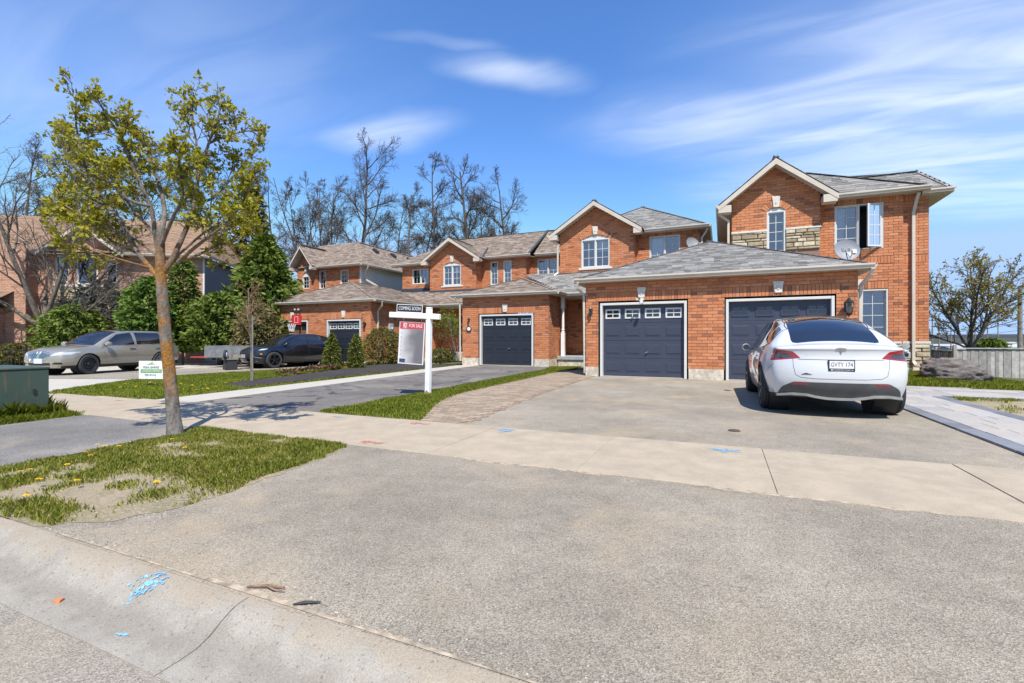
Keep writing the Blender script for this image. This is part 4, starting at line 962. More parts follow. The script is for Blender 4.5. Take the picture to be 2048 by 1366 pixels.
# ------------------------------------------------------------------ middle house
def house_mid():
    t = thing('brick_house', 'orange brick house with grey hip roof rising behind the double garage', 'house', (-4.5, 21.5, 0), world=True)
    W = Walls(t); fx = (1, 0); Fg, Fs = Fr((0, 21.5), fx), Fr((0, 22.2), fx)
    W.wall((0, 21.5), fx, [(-7.08, 3.9), (-3.63, 3.9), (-3.63, 6.12), (-5.35, 7.22), (-7.08, 6.12)], holes=[(-6.03, -4.73, 4.45, 5.78)], arches=[(-5.38, .65, 5.76, .2)])
    W.wall((0, 22.2), fx, [(-3.63, 3.6), (-.93, 3.6), (-.93, 5.98), (-3.63, 5.98)], holes=[(-3.06, -1.75, 4.5, 5.8)], soldiers=[(-3.62, -.94, 5.8, 5.98)])
    W.wall((-3.63, 21.5), (0, 1), [(0, 3.6), (.7, 3.6), (.7, 5.98), (0, 5.98)])
    W.wall((-.93, 22.2), (0, 1), [(0, 3.4), (6, 3.4), (6, 5.98), (0, 5.98)])
    W.wall((-7.08, 28), (0, -1), [(0, 3.4), (6.5, 3.4), (6.5, 5.98), (0, 5.98)], bricks_from=9)
    W.wall((0, 21.35), fx, [(-6.9, .42), (-3.89, .42), (-3.89, 3.1), (-6.9, 3.1)])
    W.finish(300)
    wf = window(t, Fg, -6.03, -4.73, 4.46, 5.76, 2, 2, 3, rise=.2, curtain=.0)
    b = MB(); b.face([Fg(-5.32, -.2, 5.2), Fg(-4.8, -.2, 5.2), Fg(-4.8, -.2, 5.72), Fg(-5.32, -.2, 5.72)]); b.build('blind', CURTAIN, wf)
    stone_sill(t, Fg, -6.16, -4.6, 4.36, 4.45); keystone(t, Fg, -5.38, 5.97, 6.34, .17, .27)
    window(t, Fs, -3.06, -1.75, 4.5, 5.8, 2, 2, 3, curtain=.48)
    b = MB(); b.box(-7.12, -3.6, 21.44, 21.49, 4.1, 4.27); b.build('flashing', FLASH, t)
    r = Roof(t, SHG); ap = (-3.75, 24.8, 7.9); bk = (-3.75, 29, 7.9)
    r.plane([(-7.45, 21.85, 6.06), (-.56, 21.85, 6.06), ap]); r.plane([(-.56, 21.85, 6.06), (-.56, 29, 6.06), bk, ap]); r.plane([(-7.45, 29, 6.06), (-7.45, 21.85, 6.06), ap, bk])
    r.plane([(-7.5, 24.5, 6.05), (-7.5, 21.08, 6.05), (-5.36, 21.08, 7.44), (-5.36, 24.5, 7.44)]); r.plane([(-3.25, 21.08, 6.05), (-3.25, 24.5, 6.05), (-5.36, 24.5, 7.44), (-5.36, 21.08, 7.44)])
    r.cap((-.56, 21.85, 6.06), ap); r.cap((-7.45, 21.85, 6.06), ap); r.cap(ap, bk); r.cap((-5.36, 21.1, 7.44), (-5.36, 24, 7.44))
    r.plane([(-6.3, 19.65, 3.14), (-3.6, 19.65, 3.14), (-3.6, 21.5, 4.25), (-8.8, 21.5, 4.25)]); r.finish(0)
    rake(t, (-7.5, 6.05), (-5.36, 7.44), (-3.25, 6.05), 21.08, 21.5)
    boxed_return(t, -7.48, -7.1, 21.09, 21.49, 5.8, 6.02); boxed_return(t, -3.6, -3.27, 21.09, 21.49, 5.8, 6.02)
    gutter(t, (-3.24, 21.83, 6.08), (-.54, 21.83, 6.08), (0, -1, 0)); gutter(t, (-.56, 21.83, 6.08), (-.56, 28.8, 6.08), (1, 0, 0)); gutter(t, (-7.5, 23, 6.06), (-7.5, 21.06, 6.06), (-1, 0, 0))
    soffit(t, [(-3.6, 21.83, 5.93), (-.56, 21.83, 5.93), (-.56, 22.2, 5.93), (-3.6, 22.2, 5.93)]); soffit(t, [(-.92, 22.2, 5.93), (-.56, 22.2, 5.93), (-.56, 28.5, 5.93), (-.92, 28.5, 5.93)])
    gutter(t, (-6.3, 19.63, 3.15), (-3.93, 19.63, 3.15), (0, -1, 0)); soffit(t, [(-6.6, 19.63, 3.0), (-3.9, 19.63, 3.0), (-3.9, 21.34, 3.0), (-6.6, 21.34, 3.0)])
    downspout(t, [(-7.45, 21.2, 5.93), (-7.4, 21.25, 5.8), (-7.16, 21.42, 5.6), (-7.16, 21.42, 4.3), (-7.3, 21.3, 4.16)])
    downspout(t, [(-.6, 22, 5.95), (-.7, 22.05, 5.75), (-.85, 22.12, 5.55), (-.85, 22.12, 4.4)])
    b = MB(); b.box(-6.62, -3.92, 19.68, 21.34, .27, .42); b.build('porch_slab', simple('grey_porch_paint', (.30, .33, .36), .7), t, bevel=.01)
    pbox('foundation', FOUND, t, -6.58, -3.95, 19.74, 21.3, -.1, .268)
    b = MB(); x, y = -6.42, 19.92; b.box(x - .075, x + .075, y - .075, y + .075, 2.5, 3.0); b.box(x - .075, x + .075, y - .075, y + .075, .42, 1.45)
    b.lathe([(.06, 1.45), (.075, 1.47), (.06, 1.5), (.055, 1.53), (.075, 1.56), (.075, 1.58), (.055, 1.6), (.062, 1.75), (.05, 2.3), (.052, 2.4), (.07, 2.43), (.055, 2.46), (.07, 2.5)], 14, (x, y, 0)); b.build('porch_post', WPAINT, t, angle=35)
    Fp = Fr((0, 21.35), fx); wall_lamp('wall_lamp', 'small dark lantern on the shaded porch wall', Fp, -6.05, 2.72, .75)
    o = thing('house_number', 'oval house number plaque on the shaded porch wall', 'house number', tuple(Fp(-5.35, .02, 1.95)), world=True)
    b = MB(); b.lathe([(0, .012), (.13, .012), (.14, .02), (.13, .028), (0, .028)], 20, Fp(-5.35, 0, 1.98), 'y'); b2 = b.build('plaque', BLACKM, o); b2.location.y -= .04
    text_mesh('numeral', '4', .17, emblem('plate_white', (.7, .7, .7)), o, front_matrix(Fp(-5.35, .036, 1.98)))
house_mid()
# ------------------------------------------------------------------ brown roofed row
def garage_single():
    t = thing('single_garage', 'brick single garage with brown hip roof and one charcoal door', 'garage', (-8.7, 18.7, 0), world=True)
    W = Walls(t); fx = (1, 0); F = Fr((0, 18.7), fx)
    W.wall((0, 18.7), fx, [(-10.77, .32), (-6.64, .32), (-6.64, 3.02), (-10.77, 3.02)], holes=[(-9.95, -7.30, 0, 2.27)], soldiers=[(-10.0, -7.25, 2.28, 2.54)])
    W.wall((-6.64, 18.7), (0, 1), [(0, .32), (2.6, .32), (2.6, 3.02), (0, 3.02)]); W.wall((-10.77, 25), (0, -1), [(0, .32), (6.3, .32), (6.3, 3.02), (0, 3.02)])
    W.finish(300)
    for a, e in ((-10.78, -9.96), (-7.29, -6.63)): pbox('foundation', FOUND, t, a, e, 18.685, 18.9, -.15, .32)
    pbox('foundation', FOUND, t, -6.8, -6.627, 18.902, 21.3, -.15, .32); pbox('foundation', FOUND, t, -10.783, -10.6, 18.902, 25, -.15, .32)
    garage_door(t, F, -9.83, -7.42, 2.17, DOORK); keystone(t, F, -8.65, 2.34, 2.68, .17, .26)
    r = Roof(t, SHB); ap = (-8.7, 20.8, 4.06); bk = (-8.7, 26, 4.06)
    r.plane([(-11.2, 18.5, 3.13), (-6.2, 18.5, 3.13), ap]); r.plane([(-6.2, 18.5, 3.13), (-6.2, 26, 3.13), bk, ap]); r.plane([(-11.2, 26, 3.13), (-11.2, 18.5, 3.13), ap, bk])
    r.cap((-11.2, 18.5, 3.13), ap); r.cap((-6.2, 18.5, 3.13), ap); r.cap(ap, bk); r.finish(0)
    gutter(t, (-11.22, 18.48, 3.15), (-6.18, 18.48, 3.15), (0, -1, 0)); gutter(t, (-6.2, 18.5, 3.15), (-6.2, 19.6, 3.15), (1, 0, 0))
    soffit(t, [(-11.2, 18.5, 3.01), (-6.2, 18.5, 3.01), (-6.2, 18.69, 3.01), (-11.2, 18.69, 3.01)]); soffit(t, [(-6.63, 18.69, 3.01), (-6.2, 18.69, 3.01), (-6.2, 21, 3.01), (-6.63, 21, 3.01)])
    downspout(t, [(-11.0, 18.44, 3.0), (-10.98, 18.5, 2.9), (-10.85, 18.6, 2.75), (-10.84, 18.62, .2)], .06, .05)
    wall_lamp('wall_lamp', 'dark lantern above an oval plaque on the single garage', F, -10.42, 2.05, .7)
    o = thing('house_number', 'oval number plaque on the single garage under its lantern', 'house number', tuple(F(-10.42, .02, 1.62)), world=True)
    b = MB(); b.lathe([(0, .014), (.12, .014), (.13, .022), (.12, .03), (0, .03)], 20, (-10.42, 18.64, 1.62), 'y'); b.build('plaque', BLACKM, o)
    b = MB(); b.lathe([(0, .0), (.085, .0), (.085, .008), (0, .008)], 18, (-10.42, 18.646, 1.62), 'y'); b.build('plaque_face', emblem('plate_white', (.7, .7, .7)), o)
garage_single()
def house_brown():
    t = thing('brick_house', 'long brick house with brown roof and arched gable window above the single garage', 'house', (-13.5, 25, 0), world=True)
    W = Walls(t); fx = (1, 0); Fg, Fm, Fr_ = Fr((0, 25), fx), Fr((0, 25.8), fx), Fr((0, 26.6), fx)
    W.wall((0, 25), fx, [(-16.73, 3.9), (-13.48, 3.9), (-13.48, 6.1), (-15.1, 7.12), (-16.73, 6.1)], holes=[(-15.75, -14.51, 4.46, 5.72)], arches=[(-15.13, .62, 5.70, .18)])
    W.wall((0, 25.8), fx, [(-13.48, 3.6), (-10.59, 3.6), (-10.59, 6.02), (-13.48, 6.02)], holes=[(-12.91, -12.41, 4.45, 5.87), (-12.04, -11.52, 4.45, 5.87)], soldiers=[(-13.47, -10.6, 5.87, 6.02)])
    W.wall((0, 26.6), fx, [(-10.59, 3.6), (-7.1, 3.6), (-7.1, 6.1), (-10.59, 6.1)], holes=[(-10.17, -8.85, 4.9, 5.94)])
    W.wall((0, 25.8), fx, [(-19.43, 4.3), (-16.73, 4.3), (-16.73, 5.95), (-19.43, 5.95)], holes=[(-18.63, -17.38, 4.77, 5.76)])
    W.wall((-13.48, 25), (0, 1), [(0, 3.6), (.8, 3.6), (.8, 6.0), (0, 6.0)]); W.wall((-10.59, 25.8), (0, 1), [(0, 3.6), (.8, 3.6), (.8, 6.0), (0, 6.0)])
    W.wall((0, 25.1), fx, [(-19.4, .3), (-10.8, .3), (-10.8, 3.2), (-19.4, 3.2)], holes=[(-14.7, -13.6, .45, 2.75)])
    W.finish(300)
    wf = window(t, Fg, -15.75, -14.51, 4.46, 5.70, 2, 2, 3, rise=.18)
    b = MB(); b.face([Fg(-15.06, -.2, 5.25), Fg(-14.57, -.2, 5.25), Fg(-14.57, -.2, 5.66), Fg(-15.06, -.2, 5.66)]); b.build('blind', CURTAIN, wf)
    stone_sill(t, Fg, -15.9, -14.36, 4.36, 4.45); keystone(t, Fg, -15.13, 5.9, 6.27, .17, .27)
    window(t, Fm, -12.91, -12.41, 4.45, 5.87, 1, 2, 4, curtain=.0); window(t, Fm, -12.04, -11.52, 4.45, 5.87, 1, 2, 4)
    window(t, Fr_, -10.17, -8.85, 4.9, 5.94, 2, 2, 3); window(t, Fm, -18.63, -17.38, 4.77, 5.76, 2, 2, 2)
    b = MB(); b.box(-16.78, -13.44, 24.93, 24.99, 4.0, 4.2); b.build('flashing', FLASH, t); b = MB(); b.box(-19.43, -16.74, 25.72, 25.79, 4.3, 4.5); b.build('flashing', FLASH, t)
    r = Roof(t, SHB)
    r.plane([(-20.1, 25.5, 6.08), (-10.25, 25.5, 6.12), (-10.25, 28.8, 8.13), (-16.8, 28.8, 8.13)])
    r.plane([(-10.3, 26.3, 6.22), (-6.8, 26.3, 6.22), (-6.8, 28.8, 8.11), (-10.3, 28.8, 8.11)]); r.plane([(-6.8, 32.5, 6.1), (-20.1, 32.5, 6.1), (-16.8, 28.8, 8.13), (-6.8, 28.8, 8.13)], tabs=False); r.plane([(-20.1, 32.5, 6.1), (-20.1, 25.5, 6.08), (-16.8, 28.8, 8.13)], tabs=False)
    r.plane([(-17.15, 28, 6.0), (-17.15, 24.58, 6.0), (-15.15, 24.58, 7.34), (-15.15, 28, 7.34)]); r.plane([(-13.05, 24.58, 6.0), (-13.05, 28, 6.0), (-15.15, 28, 7.34), (-15.15, 24.58, 7.34)])
    r.cap((-16.8, 28.8, 8.13), (-6.8, 28.8, 8.13)); r.cap((-15.15, 24.6, 7.34), (-15.15, 27.6, 7.34))
    r.plane([(-19.4, 23.3, 3.16), (-10.9, 23.3, 3.16), (-10.9, 25, 4.1), (-19.4, 25, 4.1)])
    r.finish(0)
    b = MB(); b.bar((-10.28, 25.48, 6.15), (-10.28, 28.8, 8.17), .12, .08); b.build('party_wall_cap', FLASH, t)
    b = MB(); b.bar((-13.3, 25.48, 6.17), (-13.55, 26.7, 6.95), .1, .04); b.build('valley_flashing', FLASH, t)
    rake(t, (-17.15, 6.0), (-15.15, 7.34), (-13.05, 6.0), 24.58, 25); boxed_return(t, -17.13, -16.75, 24.59, 24.99, 5.76, 5.97); boxed_return(t, -13.46, -13.07, 24.59, 24.99, 5.76, 5.97)
    gutter(t, (-13.05, 25.48, 6.14), (-10.2, 25.48, 6.14), (0, -1, 0)); gutter(t, (-10.2, 26.28, 6.24), (-7.2, 26.28, 6.24), (0, -1, 0)); gutter(t, (-20.1, 25.48, 6.1), (-17.1, 25.48, 6.1), (0, -1, 0)); gutter(t, (-19.4, 23.28, 3.18), (-10.9, 23.28, 3.18), (0, -1, 0))
    soffit(t, [(-13.46, 25.5, 5.99), (-10.2, 25.5, 5.99), (-10.2, 25.79, 5.99), (-13.46, 25.79, 5.99)]); soffit(t, [(-10.58, 26.28, 6.08), (-7.2, 26.28, 6.08), (-7.2, 26.59, 6.08), (-10.58, 26.59, 6.08)]); soffit(t, [(-20.1, 25.5, 5.94), (-16.75, 25.5, 5.94), (-16.75, 25.79, 5.94), (-20.1, 25.79, 5.94)]); soffit(t, [(-19.4, 23.3, 3.02), (-10.9, 23.3, 3.02), (-10.9, 25.09, 3.02), (-19.4, 25.09, 3.02)])
    F = Fr((0, 25.1), fx)
    b = MB(); F.box(b, -14.7, -13.6, -.12, .03, 2.62, 2.75); F.box(b, -14.7, -14.6, -.12, .03, .45, 2.62); F.box(b, -13.7, -13.6, -.12, .03, .45, 2.62); b.build('door_frame', WHITE, t)
    b = MB(); F.box(b, -14.6, -13.7, -.1, -.05, .45, 2.62); d = b.build('front_door', BLACKP, t)
    b = MB(); F.box(b, -14.4, -13.9, -.05, -.03, 1.4, 2.45); b.build('pane', CGLASS, d)
    b = MB(); pbox('porch_slab', CONCW, t, -16.5, -10.85, 23.35, 25.08, -.05, .42)
    b = MB(); b.box(-11.75, -11.6, 23.4, 23.55, .42, 3.02); b.build('porch_post', WPAINT, t)
house_brown()
def garage_left():
    t = thing('double_garage', 'brick double garage with brown hip roof behind the black car', 'garage', (-19.6, 18.7, 0), world=True)
    W = Walls(t); fx = (1, 0); F = Fr((0, 18.7), fx); gz = -.12
    W.wall((0, 18.7), fx, [(-23.17, .1), (-15.99, .1), (-15.99, 3.02), (-23.17, 3.02)], holes=[(-22.5, -20.2, -.2, 2.2), (-18.95, -16.6, -.2, 2.2)], soldiers=[(-22.6, -20.1, 2.21, 2.46), (-19.05, -16.5, 2.21, 2.46)])
    W.wall((-15.99, 18.7), (0, 1), [(0, .1), (6.4, .1), (6.4, 3.02), (0, 3.02)]); W.finish(300)
    pbox('foundation', FOUND, t, -16.598, -15.985, 18.685, 18.9, -.3, .1); pbox('foundation', FOUND, t, -20.19, -18.96, 18.685, 18.9, -.3, .1); pbox('foundation', FOUND, t, -23.18, -22.51, 18.685, 18.9, -.3, .1); pbox('foundation', FOUND, t, -16.2, -15.977, 18.902, 25, -.3, .1)
    garage_door(t, F, -18.83, -16.72, 2.1, DOORK, z0=-.05); garage_door(t, F, -22.38, -20.32, 2.1, simple('wood_door', (.20, .10, .045), .5), z0=-.05, wmat=BLACKP)
    keystone(t, F, -17.75, 2.28, 2.62, .17, .26); keystone(t, F, -21.35, 2.28, 2.62, .17, .26)
    r = Roof(t, SHB); ap = (-19.8, 21.5, 4.5); bk = (-19.8, 25, 4.5)
    r.plane([(-23.9, 18.5, 3.14), (-15.6, 18.5, 3.14), ap]); r.plane([(-15.6, 18.5, 3.14), (-15.6, 25, 3.14), bk, ap]); r.plane([(-23.9, 25, 3.14), (-23.9, 18.5, 3.14), ap, bk]); r.cap((-23.9, 18.5, 3.14), ap); r.cap((-15.6, 18.5, 3.14), ap); r.cap(ap, bk); r.finish(0)
    gutter(t, (-23.92, 18.48, 3.16), (-15.58, 18.48, 3.16), (0, -1, 0)); gutter(t, (-15.6, 18.5, 3.16), (-15.6, 23.2, 3.16), (1, 0, 0))
    soffit(t, [(-23.9, 18.5, 3.02), (-15.6, 18.5, 3.02), (-15.6, 18.69, 3.02), (-23.9, 18.69, 3.02)]); soffit(t, [(-15.98, 18.69, 3.02), (-15.6, 18.69, 3.02), (-15.6, 25, 3.02), (-15.98, 25, 3.02)])
    downspout(t, [(-15.55, 19.0, 3.03), (-15.6, 19.05, 2.85), (-15.93, 19.15, 2.6), (-15.93, 19.15, .1)], .08, .065)
    wall_lamp('wall_lamp', 'dark lantern right of the charcoal door behind the black car', F, -16.33, 1.95, .9)
    b = thing('meter_box', 'grey electric meter box on the side wall of the brown double garage', 'meter box', (-15.97, 20.1, 1.6), world=True)
    m = MB(); m.box(-15.975, -15.83, 19.98, 20.28, 1.35, 1.98); m.build('box', GREYP, b, bevel=.02); m = MB(); m.lathe([(0, 0), (.085, 0), (.085, .05), (.06, .08), (0, .08)], 14, (-15.83, 20.13, 1.7), 'x'); m.build('dial', STEEL, b)
    m = MB(); m.tube([(-15.93, 20.13, 1.34), (-15.93, 20.13, .0)], .03, 8); m.build('conduit', GREYP, b)
    f = thing('flood_light', 'twin white flood light above the basketball hoop', 'flood light', (-20.85, 18.68, 2.75), world=True)
    m = MB(); m.box(-20.92, -20.78, 18.62, 18.687, 2.7, 2.8)
    for s in (-1, 1): m.lathe([(.03, .0), (.05, -.1), (.0, -.1)], 10, (-20.85 + s * .13, 18.6, 2.76), 'y'); m.tube([(-20.85, 18.64, 2.75), (-20.85 + s * .13, 18.6, 2.76)], .015, 6)
    m.build('lamp_heads', WHITE, f)
    s = thing('small_sign', 'pale rectangular box sign on the left end of the brown double garage', 'sign', (-23.1, 18.68, 1.75), world=True)
    m = MB(); m.box(-23.32, -22.72, 18.6, 18.687, 1.5, 2.05); m.build('panel', emblem('pale_grey', (.6, .63, .64)), s, bevel=.02)
garage_left()
def house_left():
    t = thing('brick_house', 'brick house with brown hip roof, beige siding side and narrow gable at its corner', 'house', (-24, 24.2, 0), world=True)
    W = Walls(t); fx = (1, 0); F, Fb = Fr((0, 24.2), fx), Fr((0, 23.9), fx)
    W.wall((0, 23.9), fx, [(-26.85, 3.6), (-25.2, 3.6), (-25.2, 6.2), (-26.03, 7.25), (-26.85, 6.2)], holes=[(-26.35, -25.72, 4.62, 5.5)], arches=[(-26.035, .315, 5.48, .25)])
    W.wall((0, 24.2), fx, [(-25.2, 3.6), (-21.55, 3.6), (-21.55, 5.98), (-25.2, 5.98)], holes=[(-25.13, -24.52, 4.6, 5.86), (-23.25, -22.56, 4.6, 5.78)]); W.wall((-25.2, 23.9), (0, 1), [(0, 3.6), (.3, 3.6), (.3, 6.0), (0, 6.0)])
    W.wall((0, 24.25), fx, [(-27, 0), (-21.55, 0), (-21.55, 3.6), (-27, 3.6)], bricks_from=9); W.finish(300)
    window(t, Fb, -26.35, -25.72, 4.62, 5.48, 1, 2, 3, rise=.25); window(t, F, -25.13, -24.52, 4.6, 5.86, 1, 2, 4); window(t, F, -23.25, -22.56, 4.6, 5.78, 1, 3, 4); keystone(t, Fb, -26.03, 5.8, 6.15, .17, .26)
    # lapped siding boards on the side
    b = MB(); b.box(-21.6, -21.56, 24.2, 33, 0, 5.98); b.build('side_wall', SIDING, t); z = 3.3
    m = MB(); m.prism([(0, 0, 0), (.022, 0, 0), (.006, 0, .118), (0, 0, .118)], (0, 8.6, 0)); me = m.mesh('siding_board'); me.materials.append(SIDING)
    while z < 5.9:
        o = bpy.data.objects.new('siding_board', me); col.objects.link(o); o.parent = t; o.location = Vector((-21.56, 24.28, z)) - OFF[t.name]; z += .115
    pbox('corner_post', WHITE, t, -21.6, -21.53, 24.18, 24.28, 3.2, 5.98)
    r = Roof(t, SHB); ap = (-23.5, 26.2, 8.0); bk = (-23.5, 33.5, 8.0)
    r.plane([(-27.2, 23.8, 6.05), (-21.15, 23.8, 6.05), ap, (-27.2, 26.2, 8.0)]); r.plane([(-21.15, 23.8, 6.05), (-21.15, 33.5, 6.05), bk, ap]); r.plane([(-27.2, 33.5, 6.0), (-27.2, 26.2, 8.0), ap, bk], tabs=False)
    r.plane([(-27.15, 27, 6.1), (-27.15, 23.35, 6.1), (-26.03, 23.35, 7.52), (-26.03, 27, 7.52)]); r.plane([(-24.95, 23.35, 6.1), (-24.95, 27, 6.1), (-26.03, 27, 7.52), (-26.03, 23.35, 7.52)])
    r.cap((-21.15, 23.8, 6.05), ap); r.cap(ap, bk); r.cap((-26.03, 23.4, 7.52), (-26.03, 26, 7.52)); r.finish(0)
    rake(t, (-27.15, 6.1), (-26.03, 7.52), (-24.95, 6.1), 23.35, 23.9); boxed_return(t, -27.13, -26.87, 23.36, 23.89, 5.84, 6.06); boxed_return(t, -25.18, -24.97, 23.36, 23.89, 5.84, 6.06)
    gutter(t, (-24.95, 23.78, 6.07), (-21.13, 23.78, 6.07), (0, -1, 0)); gutter(t, (-21.15, 23.8, 6.07), (-21.15, 33.4, 6.07), (1, 0, 0)); soffit(t, [(-25.18, 23.8, 5.95), (-21.15, 23.8, 5.95), (-21.15, 24.19, 5.95), (-25.18, 24.19, 5.95)]); soffit(t, [(-21.52, 24.19, 5.95), (-21.15, 24.19, 5.95), (-21.15, 33, 5.95), (-21.52, 33, 5.95)])
    downspout(t, [(-21.1, 24.4, 5.95), (-21.2, 24.4, 5.75), (-21.45, 24.5, 5.6), (-21.45, 24.6, 5.1), (-20.6, 25.0, 4.55), (-19.9, 24.6, 4.45)], .1, .08, BEIGE)
    for y in (27, 29, 31, 32.4):
        m = MB(); x, z = -23.0, 8.0 - .5 * .83 + .02; m.prism([(x, y, z), (x + .35, y, z - .28), (x + .35, y, z - .1), (x + .1, y, z + .1)], (0, .35, 0)); m.build('roof_vent', BLACKP, t)
house_left()
# ------------------------------------------------------------------ pink brick house across the court
def house_pink():
    C_, S_ = math.cos(R(10.6)), math.sin(R(10.6)); a = R(10.6) + YAW
    Rr, Ff = -17.7, 27.3; ox = math.cos(YAW) * Rr - math.sin(YAW) * Ff; oy = math.sin(YAW) * Rr + math.cos(YAW) * Ff
    t = thing('brick_house', 'pink brick house with tan roof and blue grey siding behind the bare street tree', 'house', (ox, oy, -.2), a)
    W = Walls(t, BRICKP); fx = (1, 0); F = Fr((0, 0), fx); Fg = Fr((0, -2.2), fx)
    W.wall((0, 0), fx, [(-8.2, 0), (0, 0), (0, 6.1), (-8.2, 6.1)], holes=[(-7.35, -6.75, 4.5, 5.95), (-6.35, -5.35, 4.4, 5.95), (-4.95, -4.4, 4.5, 5.95), (-4.45, -3.6, .3, 2.5)])
    W.wall((0, -.8), fx, [(-16, 0), (-8.2, 0), (-8.2, 6.1), (-16, 6.1)], holes=[(-10.4, -9.7, 4.5, 5.9), (-11.9, -11.1, 4.5, 5.9)])
    W.wall((0, -2.2), fx, [(-16, 0), (-9.1, 0), (-9.1, 2.9), (-16, 2.9)], holes=[(-13.0, -9.6, 0, 2.15)], soldiers=[(-13.1, -9.5, 2.18, 2.42)])
    W.wall((-9.1, -2.2), (0, 1), [(0, 0), (2.2, 0), (2.2, 2.9), (0, 2.9)]); W.wall((-8.2, -.8), (0, 1), [(0, 0), (.8, 0), (.8, 6.1), (0, 6.1)])
    W.finish(300)
    for u0, u1, z0, z1 in ((-7.35, -6.75, 4.5, 5.95), (-6.35, -5.35, 4.4, 5.95), (-4.95, -4.4, 4.5, 5.95)): window(t, F, u0, u1, z0, z1, 1, 1, 1, grille=False)
    F2 = Fr((0, -.8), fx); window(t, F2, -10.4, -9.7, 4.5, 5.9, 1, 2, 3, curtain=.9); window(t, F2, -11.9, -11.1, 4.5, 5.9, 1, 2, 3, curtain=.9)
    stone_sill(t, F, -7.6, -4.2, 4.25, 4.38); stones(t, F, -7.5, -4.3, 3.3, 4.2)
    garage_door(t, Fg, -12.9, -9.7, 2.1, DOORBR, panels=False); keystone(t, Fg, -11.3, 2.3, 2.6)
    m = MB(); F.box(m, -4.45, -4.3, -.1, .04, .3, 2.5); F.box(m, -3.75, -3.6, -.1, .04, .3, 2.5); F.box(m, -4.3, -3.75, -.1, .04, 2.38, 2.5); m.build('door_frame', simple('grey_trim', (.45, .46, .45), .6), t); m = MB(); F.box(m, -4.3, -3.75, -.12, -.06, .3, 2.38); m.build('front_door', BLACKP, t)
    m = MB(); m.box(-.05, .0, 0.02, 9, 0, 6.1); m.build('side_wall', SIDINGB, t)
    m = MB(); m.prism([(0, 0, 0), (.022, 0, 0), (.006, 0, .118), (0, 0, .118)], (0, 9, 0)); me = m.mesh('siding_board'); me.materials.append(SIDINGB); z = 2.8
    while z < 6.0:
        o = bpy.data.objects.new('siding_board', me); col.objects.link(o); o.parent = t; o.location = (0, .05, z); z += .115
    m = MB(); m.box(.02, .06, 6.4, 7.4, 4.4, 5.6); m.build('window', WHITE, t)
    r = Roof(t, SHO)
    r.plane([(-16.4, -.5, 6.1), (.4, -.5, 6.1), (-1.5, 4.5, 9.0), (-16.4, 4.5, 9.0)]); r.plane([(.4, -.5, 6.1), (.4, 9.5, 6.1), (-1.5, 4.5, 9.0)]); r.plane([(-16.2, -2.6, 2.98), (-8.7, -2.6, 2.98), (-8.7, -.2, 4.2), (-16.2, -.2, 4.2)]); r.plane([(-8.0, 4, 6.05), (-8.0, -.55, 6.05), (-5.9, -.55, 7.7), (-5.9, 4, 7.7)]); r.plane([(-3.8, -.55, 6.05), (-3.8, 4, 6.05), (-5.9, 4, 7.7), (-5.9, -.55, 7.7)]); r.finish(0)
    rake(t, (-8.0, 6.05), (-5.9, 7.7), (-3.8, 6.05), -.55, 0.0)
    W2 = Walls(t, BRICKP); W2.wall((0, -.02), fx, [(-7.9, 6.0), (-3.9, 6.0), (-5.9, 7.5)]); W2.finish(0)
    gutter(t, (-3.8, -.52, 6.12), (.4, -.52, 6.12), (0, -1, 0)); gutter(t, (-16, -.52, 6.12), (-8, -.52, 6.12), (0, -1, 0)); gutter(t, (-16.2, -2.62, 3.0), (-8.7, -2.62, 3.0), (0, -1, 0)); gutter(t, (.4, -.5, 6.12), (.4, 9.4, 6.12), (1, 0, 0))
    soffit(t, [(-16, -.5, 5.98), (.4, -.5, 5.98), (.4, .0, 5.98), (-16, .0, 5.98)])
    pbox('corner_post', WHITE, t, -.06, .03, -.02, .06, 2.6, 6.1)
house_pink()
# ------------------------------------------------------------------ cars
def rpoly(pts, r, n=3):
    out = []; m = len(pts)
    for i in range(m):
        p = Vector(pts[i]); a = Vector(pts[i - 1]) - p; b = Vector(pts[(i + 1) % m]) - p
        ra = min(r, a.length * .45); rb = min(r, b.length * .45); A = p + a.normalized() * ra; B = p + b.normalized() * rb
        for k in range(n + 1):
            t = k / n; q = A * (1 - t) ** 2 + p * 2 * t * (1 - t) + B * t * t; out.append((q.x, q.y))
    return out
def convex_cut(bm, poly, ax, keep):
    """slice the faces around a convex polygon along its sides; ax = projection axis"""
    i, j = {'x': (1, 2), 'y': (0, 2), 'z': (0, 1)}[ax]
    x0, x1 = min(p[0] for p in poly) - .03, max(p[0] for p in poly) + .03; y0, y1 = min(p[1] for p in poly) - .03, max(p[1] for p in poly) + .03
    n = len(poly)
    for k in range(n):
        p, q = poly[k], poly[(k + 1) % n]; d = (q[0] - p[0], q[1] - p[1]); L = math.hypot(*d)
        if L < 1e-5: continue
        fs = [f for f in bm.faces if keep(f) and any(x0 < v.co[i] < x1 and y0 < v.co[j] < y1 for v in f.verts)]
        # only faces this side really passes through
        xa, xb = min(p[0], q[0]) - .06, max(p[0], q[0]) + .06; ya, yb = min(p[1], q[1]) - .06, max(p[1], q[1]) + .06
        fs = [f for f in fs if max(v.co[i] for v in f.verts) > xa and min(v.co[i] for v in f.verts) < xb and max(v.co[j] for v in f.verts) > ya and min(v.co[j] for v in f.verts) < yb]
        co = [0, 0, 0]; no = [0, 0, 0]; co[i], co[j] = p; no[i], no[j] = -d[1] / L, d[0] / L
        es = set(e for f in fs for e in f.edges); vs = set(v for f in fs for v in f.verts)
        if fs: bmesh.ops.bisect_plane(bm, geom=list(vs) + list(es) + fs, plane_co=co, plane_no=no)
